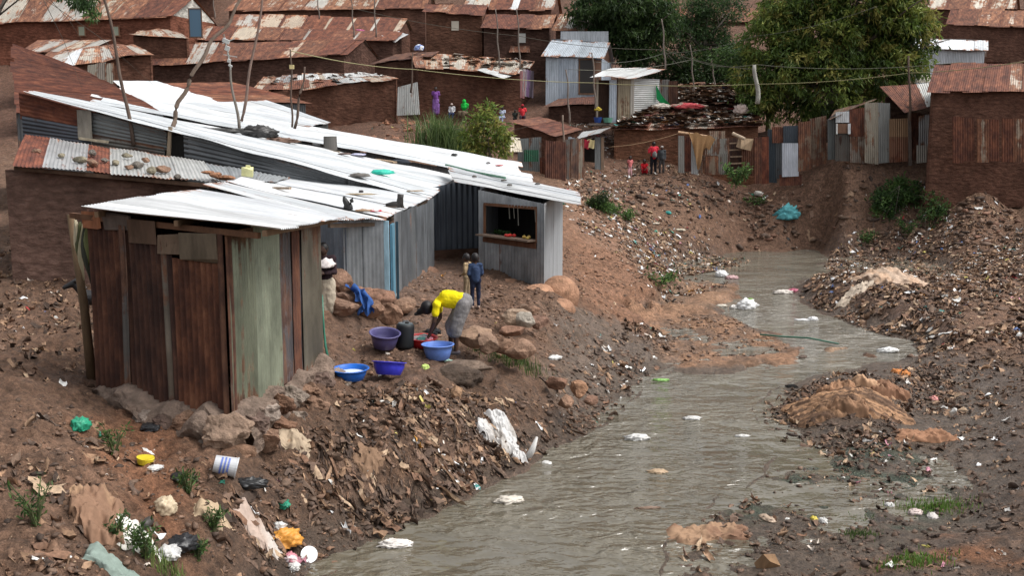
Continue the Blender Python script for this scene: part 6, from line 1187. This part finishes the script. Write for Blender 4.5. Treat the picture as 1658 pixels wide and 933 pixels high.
# things lying on the white roofs
def on_roof(px, py, quad, dz_=0.0):
    A, B, C, D = quad; U, V = np.meshgrid(np.linspace(0, 1, 260), np.linspace(0, 1, 120)); U = U.ravel()[:, None]; V = V.ravel()[:, None]; Q = A * (1 - U) * (1 - V) + B * U * (1 - V) + C * U * V + D * (1 - U) * V
    d = ray(px, py); r = Q - np.array([0, 0, CAMZ]); k = (r @ d) / (d @ d); e = np.linalg.norm(r - k[:, None] * d, axis=1); return Q[np.argmin(e)] + V3(0, 0, dz_ + .03)
qB = (bA, bB, bC, bD); qA = (HI1, E1, E2, HI2); qC = (cA, cB, cC, cD); qD = (dA, dB, dC, dD); qH = (rA, rB, rC, rD)
def roofthing(name, label, cat, px, py, q, size, col, mat=None, rz_=0.2, hard=.5, col2=None):
    p = on_roof(px, py, q); o = crumple(name, label, cat, 0, 0, size, col, mat or M_CLOTH, Y=20, rz_=rz_, hard=hard, col2=col2, sub=3); o.location = (p[0], p[1], p[2] + .015); return o
roofthing("plastic_bag", "turquoise green plastic on the widest white roof", "bag", 620, 286, qB, (.62, .35, .2), (.02, .45, .33), M_PLASTICDULL)
roofthing("rag", "dark grey rag on the widest white roof left of the green plastic", "rag", 582, 289, qB, (.6, .3, .14), (.14, .13, .12))
roofthing("plastic_bag", "black bundle with tan stick higher on the widest white roof", "bag", 650, 266, qB, (.6, .35, .16), (.04, .045, .055))
roofthing("rag", "pale lilac rag near the upper edge of the widest white roof", "rag", 580, 254, qB, (.5, .3, .08), (.5, .5, .66))
roofthing("rag", "small brown rag left of the lilac one on the white roof", "rag", 558, 253, qB, (.4, .2, .08), (.13, .09, .08))
roofthing("rag", "brown scrap near the lower right corner of the widest white roof", "rag", 672, 312, qB, (.5, .2, .04), (.3, .22, .14))
p = on_roof(640, 262, qB); m = MB(); box(m, p + V3(-.3, 0, .05), (.8, .3, .05), (.30, .22, .15), (0, .1, -.5)); tag(m.build("plank", M_WOOD), "short brown plank beside the black bundle on the white roof", "plank")
for (x, y, lb) in ((560, 335, "left shoe of the black pair drying upright on the lower white roof"), (567, 336, "right shoe of the black pair drying upright on the lower white roof")):
    p = on_roof(x, y + 8, qA); m = MB(); s = 1 if x < 563 else -1; tube(m, [p + V3(0, 0, .0), p + V3(.02 * s, 0, .08), p + V3(-.03 * s, .01, .17), p + V3(-.05 * s, .01, .24)], [.06, .07, .05, .02], (.018, .018, .018), 10); tag(m.build("shoe", M_RUBBER, smooth=True), lb, "shoe")
p = on_roof(640, 338, qA); e = empty("boot", p, "black boot standing on a dark sole on the lower white roof", "boot")
m = MB(); tube(m, [p + V3(.10, 0, .0), p + V3(.10, 0, .1), p + V3(.11, 0, .2), p + V3(.12, 0, .28)], [.08, .075, .065, .07], (.03, .026, .024), 12); tube(m, [p + V3(.1, 0, .06), p + V3(-.05, 0, .06), p + V3(-.2, -.0, .04)], [.07, .065, .04], (.03, .026, .024), 12); m.build("upper", M_RUBBER, e, smooth=True)
m = MB(); box(m, p + V3(-.05, 0, .012), (.48, .14, .03), (.10, .075, .06), (0, 0, .1)); m.build("sole", M_RUBBER, e)
roofthing("rag", "red and white cloth at the edge of the lower white roof", "cloth", 606, 347, qA, (.34, .2, .08), (.45, .03, .05), col2=(.6, .5, .5)); roofthing("rag", "tan cloth left of the red and white cloth on the roof edge", "cloth", 588, 346, qA, (.3, .18, .06), (.3, .2, .13))
roofthing("stick_heap", "thin heap of brown sticks on the lower white roof", "sticks", 585, 319, qA, (.8, .35, .05), (.30, .24, .16)); roofthing("stone", "small dark stone on the lower white roof", "stone", 585, 315, qA, (.12, .1, .09), (.08, .07, .07), M_ROCK)
p = on_roof(456, 310, qA); m = MB(); beam(m, p + V3(-.22, .2, .03), p + V3(.2, -.1, .04), .07, .05, (.26, .2, .15)); tag(m.build("stick", M_WOOD), "short brown wooden stick on the left end of the lower white roof", "stick")
p = on_roof(403, 289, (kB, P(440, 297, 21.5), P(470, 288, 24.8), P(318, 262, 24.6))); m = MB(); box(m, p + V3(0, -.1, .13), (.24, .2, .18), (.62, .60, .30), (.15, .1, .2), .015); box(m, p + V3(0.02, -.1, .24), (.1, .08, .05), (.62, .60, .3), (.1, .1, .2)); tag(m.build("jerry_can", M_PLASTIC), "pale yellow crushed can on the grey roof edge", "can")
for (x, y, s, lb) in ((350, 283, .32, "brown stone at the right end of the patched roof edge"), (366, 287, .3, "orange brown rock slab on the grey roof edge"), (336, 279, .2, "small dark stone on the grey roof")):
    m = MB(); rock(m, P(x, y, 20.7), (s * 1.6, s, s * .5), (.32, .16, .09), 2); tag(m.build("stone", M_ROCK), lb, "stone")
p = on_roof(534, 240, qC); m = MB(); b = P(535, 243, 30.6); tube(m, [b, b + V3(0, 0, .42)], [.21, .2], (.13, .12, .11), 18); tag(m.build("paint_tin", M_FLAT), "dark dented tin standing in the gap between the white roofs", "tin")
m = MB(); beam(m, P(500, 240, 30.4), P(550, 246, 30.3), .12, .05, (.2, .16, .12)); tag(m.build("plank", M_WOOD), "brown plank lying in the gap between the white roofs by the dented tin", "plank")
def gapthing(name, label, cat, px, py, Y, size, col, mat=None): o = crumple(name, label, cat, 0, 0, size, col, mat or M_CLOTH, Y=20, rz_=.1, sub=4, hard=.6); q = P(px, py, Y); o.location = q; return o
gapthing("plastic_bag", "big black plastic bundle in the gap between the white roofs", "bag", 420, 223, 29.6, (1.0, .5, .45), (.03, .028, .027), M_PLASTIC); gapthing("plastic_bag", "flattened black plastic left of the big black bundle", "bag", 345, 216, 29.0, (1.9, .5, .2), (.05, .048, .045), M_PLASTIC); gapthing("rag", "brown debris right of the big black bundle between the roofs", "rag", 455, 232, 30, (1.0, .4, .2), (.2, .13, .1))
roofthing("stone", "dark pebble on the end of the narrow white roof", "stone", 735, 254, qC, (.22, .16, .1), (.05, .05, .05), M_ROCK); roofthing("rag", "small red rag on the ragged end of the narrow white roof", "rag", 808, 271, qC, (.3, .2, .06), (.4, .08, .08)); roofthing("stone", "small dark stone left of the red rag on the narrow roof", "stone", 790, 267, qC, (.16, .12, .08), (.08, .07, .07), M_ROCK)
for i, (x, y) in enumerate(((768, 290), (825, 304), (816, 296), (870, 302))): roofthing("stone", "small stone on the kiosk roof", "stone", x, y, qD, (.14, .11, .08), (.12, .11, .10), M_ROCK)
for q in bpy.data.objects:
    if q.get("label") == "small stone on the kiosk roof": q["group"] = "small stones on the kiosk roof"
p = on_roof(770, 283, (cA, cB, cC, cD)); m = MB(); tube(m, [P(722, 267, 30.2), P(770, 279, 28.6), P(818, 288, 27.0)], .035, (.10, .2, .14), 6); tag(m.build("stick", M_POLE), "long greenish stick along the upper edge of the kiosk roof", "stick")
# sacks and clothes further off
def hangcloth(name, label, px, py, Y, w, h, col, group=None):
    a = P(px, py, Y); m = MB(); n = 7; V = []
    for j in range(5):
        for i in range(n): V.append(a + V3((i / (n - 1) - .5) * w * (1 - .15 * j / 4), .04 * math.sin(i * 1.8 + j), -h * j / 4 + .03 * math.sin(i)))
    k = len(V); V += [v + V3(0, .03, 0) for v in V]; F = []
    for j in range(4):
        for i in range(n - 1): q = j * n + i; F += [(q, q + 1, q + n + 1, q + n), (k + q + n, k + q + n + 1, k + q + 1, k + q)]
    m.add(V, F, col); return tag(m.build(name, M_CLOTH, smooth=True), label, "garment", group)
hangcloth("garment", "red garment hanging under the porch roof", 949, 226, 47.3, .35, .42, (.35, .03, .05)); hangcloth("garment", "yellowish garment hanging under the porch roof", 957, 226, 47.3, .35, .4, (.5, .42, .22)); hangcloth("garment", "dark blue garment hanging left under the porch roof", 938, 225, 47.3, .35, .4, (.05, .08, .25)); hangcloth("garment", "pale garment left of the dark blue one by the porch", 925, 222, 47.2, .3, .35, (.35, .38, .42))
for i, (x, c, lb) in enumerate(((850, (.5, .45, .45), "pale"), (855, (.25, .16, .28), "purple"), (860, (.1, .08, .1), "black"), (846, (.4, .2, .2), "reddish"))): hangcloth("garment", f"{lb} garment hanging at the right corner of the ribbed roof house", x, 112 + i, 57.0, .3, 1.5, c)
crumple("sack", "long red and cream sack lying on the litter-strewn roof", "sack", 1115, 176, (1.7, .7, .45), (.5, .09, .10), M_CLOTH, Y=53.4, col2=(.5, .42, .34), rz_=0)
crumple("sack", "white sack left of the red one on the roof", "sack", 1070, 176, (1.0, .6, .4), (.6, .55, .48), M_CLOTH, Y=53.4, rz_=0); crumple("sack", "pinkish round sack at the right end of the litter-strewn roof", "sack", 1200, 184, (.75, .6, .7), (.48, .38, .34), M_CLOTH, Y=52.6)
b = P(968, 192, 51.7); b[2] = 6.12; m = MB(); tube(m, [b, b + V3(0, 0, .28)], [.16, .22], (.02, .06, .25), 14); tag(m.build("bucket", M_PLASTIC), "blue bucket at the foot of the tin privy door", "bucket")
b = P(984, 192, 51.6); b[2] = 6.12; m = MB(); tube(m, [b, b + V3(0, 0, .25)], [.2, .26], (.12, .3, .22), 14); tag(m.build("basin", M_PLASTIC), "green basin on the ledge in front of the tin privy", "basin")
crumple("rag", "yellow rag over the blue bucket by the privy", "rag", 968, 179, (.4, .3, .25), (.5, .38, .06), M_CLOTH, Y=51.7)
crumple("plastic_bag", "pink cloth lying on the roofs left of centre top", "cloth", 584, 50, (.7, .4, .15), (.7, .2, .4), M_CLOTH, Y=68.6); crumple("plastic_bag", "blue and white bundle hanging left of the ribbed roof", "bag", 678, 82, (.7, .5, .5), (.25, .33, .6), M_CLOTH, Y=61, col2=(.65, .66, .68))
b = P(1162, 300, 48.4)
# ---------------------------------------------------------------- people
def capsule(mb, p0, p1, r0, r1, n=12, k=4):
    p0 = np.array(p0, float); p1 = np.array(p1, float); d = p1 - p0; L = np.linalg.norm(d)
    d = d / L if L > 1e-6 else V3(0, 0, 1); up = V3(0, 0, 1) if abs(d[2]) < .9 else V3(1, 0, 0); a = np.cross(d, up); a /= np.linalg.norm(a); b = np.cross(d, a)
    V = []; F = []; rings = [(p0, r0, t) for t in np.linspace(-math.pi / 2, 0, k)] + [(p1, r1, t) for t in np.linspace(0, math.pi / 2, k)]
    for (c, r, t) in rings:
        for i in range(n): q = 2 * math.pi * i / n; V.append(c + d * r * math.sin(t) + (a * math.cos(q) + b * math.sin(q)) * max(r * math.cos(t), 1e-4))
    R = len(rings)
    for j in range(R - 1):
        for i in range(n): F.append((j * n + i, j * n + (i + 1) % n, (j + 1) * n + (i + 1) % n, (j + 1) * n + i))
    F.append(tuple(range(n - 1, -1, -1))); F.append(tuple((R - 1) * n + i for i in range(n))); mb.add(V, F, (0, 0, 0))
def ell(mb, c, r, rot=None, sub=3):
    v, f = ico(sub); v = v * np.array(r)
    if rot is not None: v = v @ np.array(Euler(rot).to_matrix()).T
    mb.add(v + np.array(c), f, (0, 0, 0))
def skinmat(name, col, kind='cloth'):
    s = NT(name); tc = s.n('ShaderNodeTexCoord'); n = s.noise(tc.outputs['Object'], 9 if kind == 'cloth' else 25, 5, .65); q = s.n('ShaderNodeRGB'); q.outputs[0].default_value = (*col, 1)
    s.set(base=s.scale(q.outputs[0], s.rng(n, .3, .7, .78, 1.2)), rough=.9 if kind == 'cloth' else .5, spec=.15 if kind == 'cloth' else .35, normal=s.bump(n, .8 if kind == 'cloth' else .1, .02 if kind == 'cloth' else .003)); return s.m
_mc = {}
def cm(col, kind='cloth'):
    k = (tuple(col), kind)
    if k not in _mc: _mc[k] = skinmat(kind, col, kind)
    return _mc[k]
SK = (.062, .032, .022)
def remesh(o, vox, sm=3):
    r = o.modifiers.new("Remesh", 'REMESH'); r.mode = 'VOXEL'; r.voxel_size = vox; r.use_smooth_shade = True
    s = o.modifiers.new("Smooth", 'SMOOTH'); s.iterations = sm; s.factor = .5
def crease(o, st=.03, sz=.11):
    t = bpy.data.textures.get('creases') or bpy.data.textures.new('creases', 'CLOUDS'); t.noise_scale = sz; t.noise_depth = 2; d = o.modifiers.new('Displace', 'DISPLACE'); d.texture = t; d.strength = st; d.mid_level = .5; d.texture_coords = 'LOCAL'
STAND = dict(an=[(-.10, 0, .07), (.10, .02, .07)], kn=[(-.10, .03, .47), (.10, .05, .47)], hip=[(-.085, 0, .88), (.085, 0, .88)], pel=(0, 0, .93), che=(0, .0, 1.22), nk=(0, .0, 1.40), hd=(0, .03, 1.53), sh=[(-.17, 0, 1.35), (.17, 0, 1.35)], el=[(-.21, -.03, 1.08), (.21, -.03, 1.08)], wr=[(-.20, .06, .85), (.20, .06, .85)])
def pose(**k): d = {a: (list(b) if isinstance(b, list) else b) for a, b in STAND.items()}; d.update(k); return d
def person(label, px, py, k, rotz, J, top=None, bottom=None, hair='short', headk=1.0, vox=.016, Y=None, z=None, sleeve='short', skirt=0, legs=1.0, cat="person", cap_col=None, scarf=None, loc=None, faced=(0, 1, 0), shoes=None, hem=.0, fat=1.0):
    b = np.array(loc) if loc is not None else (at(px, py) if Y is None else P(px, py, Y))
    if z is not None: b[2] = z
    S = lambda p: np.array(p, float) * k
    m = MB(); hr = .098 * headk * k; HD = S(J['hd']) ; nk = S(J['nk']); fd = np.array(faced, float); fd /= np.linalg.norm(fd)
    upv = HD - nk; upv /= np.linalg.norm(upv) + 1e-9; side = np.cross(fd, upv); side /= np.linalg.norm(side) + 1e-9
    HD = nk + upv * (hr * 1.15 + .02 * k)
    ell(m, HD, (hr * .84, hr * .98, hr * 1.15)); ell(m, HD + fd * hr * .35 - upv * hr * .45, (hr * .55, hr * .55, hr * .6)); ell(m, HD + fd * hr * .98 - upv * hr * .15, (hr * .16, hr * .2, hr * .2), sub=2)
    for s in (-1, 1): ell(m, HD + side * s * hr * .86 - upv * hr * .1, (hr * .12, hr * .2, hr * .28), sub=2)
    capsule(m, nk - upv * .06 * k, HD - upv * hr * .5, .055 * k, .05 * k)
    che, pel = S(J['che']), S(J['pel']); capsule(m, pel, che, .125 * k * fat, .135 * k * fat, 14); capsule(m, che, nk - (nk - che) * .25, .13 * k * fat, .07 * k)
    capsule(m, S(J['sh'][0]), S(J['sh'][1]), .062 * k, .062 * k); capsule(m, S(J['hip'][0]), S(J['hip'][1]), .10 * k, .10 * k)
    for i in (0, 1):
        sh, el_, wr = S(J['sh'][i]), S(J['el'][i]), S(J['wr'][i]); capsule(m, sh, el_, .050 * k, .038 * k); capsule(m, el_, wr, .037 * k, .025 * k)
        d = wr - el_; d /= np.linalg.norm(d); sx = np.cross(d, V3(0, 1, 0) if abs(d[1]) < .8 else V3(1, 0, 0)); sx /= np.linalg.norm(sx); ny = np.cross(d, sx)
        capsule(m, wr, wr + d * .065 * k, .024 * k, .032 * k, 8, 3)
        for q, (o_, l_) in enumerate(((-.026, .055), (-.009, .068), (.009, .065), (.026, .048))): f0 = wr + d * .075 * k + sx * o_ * k; f1 = f0 + d * l_ * .55 * k + ny * .006 * k; capsule(m, f0, f1, .0095 * k, .009 * k, 6, 3); capsule(m, f1, f1 + (d * .8 + ny * .6) * l_ * .5 * k, .009 * k, .008 * k, 6, 3)
        t0 = wr + d * .03 * k + sx * .026 * k * (1 if i else -1); t1 = t0 + (d * .5 + sx * (.8 if i else -.8)) * .04 * k; capsule(m, t0, t1, .012 * k, .010 * k, 6, 3); capsule(m, t1, t1 + d * .03 * k, .010 * k, .009 * k, 6, 3)
        hp, kn, an = S(J['hip'][i]), S(J['kn'][i]), S(J['an'][i]); capsule(m, hp, kn, .082 * k * fat, .052 * k); capsule(m, kn, lerp(kn, an, .35), .052 * k, .052 * k); capsule(m, lerp(kn, an, .35), an, .052 * k, .034 * k)
        capsule(m, an + V3(0, -.02, -.03) * k, an + V3(0, .14, -.045) * k, .036 * k, .028 * k, 10)
    body = m.build("person", cm(SK, 'skin'), None, org=(0, 0, 0)); remesh(body, min(vox, .012) if k > .9 and vox < .015 else vox); tag(body, label, cat)
    def part(nm, mm, mat, vx=None, sm=3): o = mm.build(nm, mat, None, org=(0, 0, 0)); o.parent = body; o.location = (0, 0, 0); (remesh(o, vx or vox, sm) if vx != 0 else None); (crease(o) if nm in ('shirt', 'skirt', 'trousers', 'headscarf') else None); return o
    if hair == 'short': m = MB(); ell(m, HD + upv * hr * .16 - fd * hr * .12, (hr * .93, hr * .98, hr * 1.10)); part("hair", m, cm((.008, .007, .007), 'hair'), 0)
    if hair == 'bun':
        m = MB(); ell(m, HD + upv * hr * .20 - fd * hr * .22, (hr * 1.05, hr * 1.05, hr * 1.15)); ell(m, HD + upv * hr * 1.5 - fd * hr * .1, (hr * .5, hr * .45, hr * .55)); ell(m, HD + upv * hr * 1.9 + fd * hr * .1, (hr * .42, hr * .35, hr * .3)); ell(m, HD + fd * hr * .2 + upv * hr * .6, (hr * .7, hr * .6, hr * .6)); part("hair", m, cm((.008, .007, .008), 'hair'), .014, 2)
    if hair == 'none': m = MB(); ell(m, HD + upv * hr * .10 - fd * hr * .06, (hr * .88, hr * 1.0, hr * 1.12)); part("hair", m, cm((.012, .009, .009), 'hair'), 0)
    if cap_col: m = MB(); ell(m, HD + upv * hr * .45, (hr * .98, hr * 1.05, hr * .8)); part("cap", m, cm(cap_col), 0)
    if scarf: m = MB(); ell(m, HD + upv * .02 * k, (hr * 1.12, hr * 1.12, hr * 1.3)); capsule(m, HD - upv * hr * .6, che + V3(0, 0, .02 * k), hr * 1.0, .22 * k, 14); capsule(m, S(J['sh'][0]), S(J['sh'][1]), .09 * k, .09 * k); part("headscarf", m, cm(scarf))
    if vox <= .013:
        m = MB(); [ell(m, HD + fd * hr * .86 + side * s * hr * .34 + upv * hr * .02, (hr * .12,) * 3, sub=2) for s in (-1, 1)]; part("eyes", m, cm((.35, .33, .31), 'skin'), 0)
    if top:
        m = MB(); g = .022 * k; capsule(m, lerp(pel, che, -.05 if not skirt else .1), che, .135 * k * fat + g * .6, .145 * k * fat + g * .5, 16); capsule(m, che, lerp(che, nk, .62), .142 * k * fat + g * .4, .085 * k, 16); capsule(m, S(J['sh'][0]), S(J['sh'][1]), .068 * k + g * .3, .068 * k + g * .3)
        for i in (0, 1):
            sh, el_, wr = S(J['sh'][i]), S(J['el'][i]), S(J['wr'][i])
            if sleeve == 'short': capsule(m, sh, lerp(sh, el_, .5), .064 * k, .062 * k)
            elif sleeve == 'long': capsule(m, sh, el_, .062 * k, .052 * k); capsule(m, el_, lerp(el_, wr, .92), .052 * k, .040 * k)
        part("shirt", m, cm(top))
    if bottom:
        m = MB()
        if skirt:
            kn = (S(J['kn'][0]) + S(J['kn'][1])) / 2; an = (S(J['an'][0]) + S(J['an'][1])) / 2; lo = lerp(kn, an, skirt - 1) if skirt > 1 else lerp(pel, kn, skirt)
            capsule(m, pel, pel, .155 * k * fat, .155 * k * fat, 16); capsule(m, S(J['hip'][0]), S(J['hip'][1]), .125 * k * fat, .125 * k * fat)
            for i in (0, 1):
                e_ = lerp(S(J['kn'][i]), S(J['an'][i]), max(0, skirt - 1)); capsule(m, S(J['hip'][i]), S(J['kn'][i]) if skirt > 1 else lo + (S(J['hip'][i]) - pel), .125 * k, .115 * k, 14)
                if skirt > 1: capsule(m, S(J['kn'][i]), e_, .115 * k, .10 * k, 14)
            capsule(m, pel, lo, .15 * k, .125 * k, 16)
        else:
            capsule(m, pel, lerp(pel, che, .15), .138 * k * fat, .138 * k * fat, 14); capsule(m, S(J['hip'][0]), S(J['hip'][1]), .108 * k * fat, .108 * k * fat)
            for i in (0, 1):
                hp, kn, an = S(J['hip'][i]), S(J['kn'][i]), S(J['an'][i]); capsule(m, hp, kn, .095 * k * fat, .072 * k)
                if legs > .5: capsule(m, kn, lerp(kn, an, (legs - .5) * 1.8), .070 * k, .058 * k)
        part("skirt" if skirt else "trousers", m, cm(bottom))
    if shoes:
        for i in (0, 1): m = MB(); an = S(J['an'][i]); capsule(m, an + V3(0, -.03, -.04) * k, an + V3(0, .15, -.05) * k, .042 * k, .034 * k, 10); part("shoe", m, cm(shoes), 0)
    body.location = [float(b[0]), float(b[1]), float(b[2])]; body.rotation_euler = (0, 0, rotz)
    return body
# the woman washing: bent at the hips, arms in the pale blue basin
BEND = pose(an=[(-.13, -.02, .07), (.12, .10, .07)], kn=[(-.13, -.02, .46), (.12, .08, .46)], hip=[(-.09, -.14, .84), (.09, -.14, .84)], pel=(0, -.15, .88), che=(0, .14, .93), nk=(0, .36, .84), hd=(0, .5, .76), sh=[(-.17, .30, .84), (.17, .30, .84)], el=[(-.21, .34, .56), (.20, .28, .57)], wr=[(-.09, .43, .34), (.08, .42, .34)])
wb = at(738, 580); wz = at(709, 583)[2]
person("woman in a yellow shirt and grey skirt bending over the pale blue basin", 738, 580, 1.02, math.radians(88), BEND, (.75, .62, .01), (.19, .18, .18), 'bun', 1.08, .011, loc=(wb[0], wb[1], wz + .04), skirt=1.22, faced=(0, .72, -.6), shoes=(.09, .08, .09))
# two small children between the kiosk and the row
KID = pose(wr=[(-.16, .16, .95), (.16, .16, .95)])
person("small boy in a dark blue denim jacket and trousers standing with his back turned", 770, 500, .66, math.radians(12), KID, (.035, .055, .11), (.018, .022, .045), 'none', 1.42, .012, sleeve='long', shoes=(.4, .3, .26))
person("small child in brown and cream behind the boy in denim", 757, 496, .60, math.radians(60), KID, (.30, .22, .13), (.25, .19, .12), 'none', 1.42, .012, sleeve='long', Y=21.2, z=1.52)
person("person in dark clothes holding a white bundle, half hidden behind the rusty hut", 529, 500, .92, math.radians(170), pose(wr=[(-.1, .26, 1.1), (.1, .26, 1.1)], el=[(-.22, .05, 1.1), (.22, .05, 1.1)]), (.03, .018, .022), (.42, .36, .28), 'short', 1.05, .014, loc=(P(527, 500, 17.2)[0], 17.2, 4.8 - 17.2 * .0965 - .92 * 1.62), sleeve='long', skirt=1.3)
b = P(528, 434, 17.0); crumple("bundle", "white bundle held in the arms of the half hidden person", "bundle", 0, 0, (.32, .24, .22), (.68, .62, .6), M_CLOTH, Y=20, sub=3); bpy.data.objects[COL.objects[-1].name]
for o in list(bpy.data.objects):
    if o.name == "bundle": o.location = (b[0], b[1], b[2])
FAR = .022
def far(label, px, py, Y, k, rot, J=STAND, **kw): q = P(px, py, Y); return person(label, px, py, k, math.radians(rot), J, loc=(q[0], q[1], q[2]), vox=FAR, **kw)
SQ = pose(an=[(-.12, .05, .07), (.12, .05, .07)], kn=[(-.16, .28, .42), (.16, .28, .42)], hip=[(-.09, -.08, .22), (.09, -.08, .22)], pel=(0, -.08, .26), che=(0, .05, .52), nk=(0, .12, .70), hd=(0, .17, .82), sh=[(-.16, .1, .66), (.16, .1, .66)], el=[(-.22, .24, .46), (.22, .24, .46)], wr=[(-.12, .42, .34), (.12, .42, .34)])
SIT = pose(an=[(-.12, .42, -.05), (.12, .42, -.05)], kn=[(-.12, .40, .32), (.12, .40, .32)], hip=[(-.09, 0, .30), (.09, 0, .30)], pel=(0, 0, .34), che=(0, .02, .64), nk=(0, .04, .82), hd=(0, .08, .94), sh=[(-.17, .02, .78), (.17, .02, .78)], el=[(-.22, .08, .52), (.22, .08, .52)], wr=[(-.12, .28, .40), (.12, .28, .40)])
far("person in a long purple dress standing against the mud wall on the hillside", 706, 188, 56.5, .98, 180, top=(.16, .06, .24), bottom=(.20, .10, .30), skirt=1.7)
far("child in a white and navy top with a pale cap beside the green clad person", 732, 191, 56.0, .76, 170, SIT | dict(), top=(.50, .50, .52), bottom=(.02, .03, .09), cap_col=(.5, .4, .36), sleeve='long')
far("person wrapped in a bright green headscarf sitting outside the mud wall", 753, 192, 56.0, .98, 150, SIT, top=(.02, .25, .04), bottom=(.12, .09, .06), scarf=(.02, .42, .06), skirt=1.4)
far("small person in white and pale blue sitting behind the leafy shrub", 814, 197, 52.5, .72, 160, SIT, top=(.45, .5, .62), bottom=(.3, .35, .5))
far("person in a red shirt sitting above the sagging striped roof", 846, 198, 52.5, .88, 180, SIT, top=(.55, .04, .05), bottom=(.05, .03, .04), cap_col=(.35, .03, .04))
far("small dark child beside the person in the red shirt", 834, 198, 52.6, .62, 180, SIT, top=(.03, .035, .03), bottom=(.02, .02, .02))
far("small child all in pink standing alone by the big mud wall", 1020, 288, 48.6, .62, 175, top=(.60, .18, .18), bottom=(.62, .36, .38), headk=1.3, legs=1)
far("child in bright red squatting beside the standing family", 1044, 283, 49.0, .78, 160, SQ, top=(.55, .02, .03), bottom=(.4, .02, .03), headk=1.2)
far("tall person in a red top with a grey baby carrier, facing the mud wall", 1058, 284, 49.0, 1.0, 10, pose(el=[(-.26, .0, 1.12), (.26, .0, 1.12)], wr=[(-.22, .16, 1.3), (.16, .2, 1.1)]), top=(.5, .03, .05), bottom=(.015, .015, .02), sleeve='long', shoes=(.04, .08, .35))
far("person in dark grey clothes standing right of the person in the red top", 1071, 282, 48.8, .84, 170, top=(.05, .055, .06), bottom=(.045, .04, .04), sleeve='long', cap_col=(.3, .27, .25))
q = P(1060, 255, 48.72); crumple("baby_carrier", "grey baby carrier on the back of the tall person in the red top", "carrier", 0, 0, (.3, .22, .42), (.16, .17, .17), M_CLOTH, Y=20, sub=3)
for o in list(bpy.data.objects):
    if o.name == "baby_carrier": o.location = (q[0], q[1], q[2])
# two black and white goats' worth of dark shape at the left edge: one goat, mostly hidden by the hut
gb = V3(*P(168, 515, 17.0)[:2], 0); gb[2] = gz(gb); m = MB()
capsule(m, (-.30, 0, .52), (.26, 0, .55), .15, .135, 14); capsule(m, (.26, 0, .58), (.44, 0, .80), .09, .06); capsule(m, (.42, 0, .82), (.60, 0, .74), .062, .036)
for sx, hock in ((-.32, 1), (.26, 0)):
    for sy in (-.09, .09):
        if hock: capsule(m, (sx, sy, .46), (sx + .06, sy, .32), .075, .045, 8); capsule(m, (sx + .06, sy, .32), (sx - .06, sy, .22), .035, .024, 8); capsule(m, (sx - .06, sy, .22), (sx - .03, sy, .03), .022, .022, 8)
        else: capsule(m, (sx, sy, .46), (sx, sy, .25), .05, .028, 8); capsule(m, (sx, sy, .25), (sx, sy, .03), .025, .022, 8)
for sy in (-.06, .06): capsule(m, (.42, sy, .86), (.36, sy * 1.9, .83), .022, .012, 6); capsule(m, (.42, sy * .5, .88), (.34, sy * .8, 1.0), .012, .006, 6)
capsule(m, (-.44, 0, .6), (-.50, 0, .70), .025, .012, 6); g_ = m.build("goat", cm((.014, .013, .014), 'hair'), None, org=(0, 0, 0)); remesh(g_, .012); g_.location = gb; g_.rotation_euler = (0, 0, math.radians(200)); tag(g_, "black goat standing on the path at the far left behind the rusty hut", "goat")
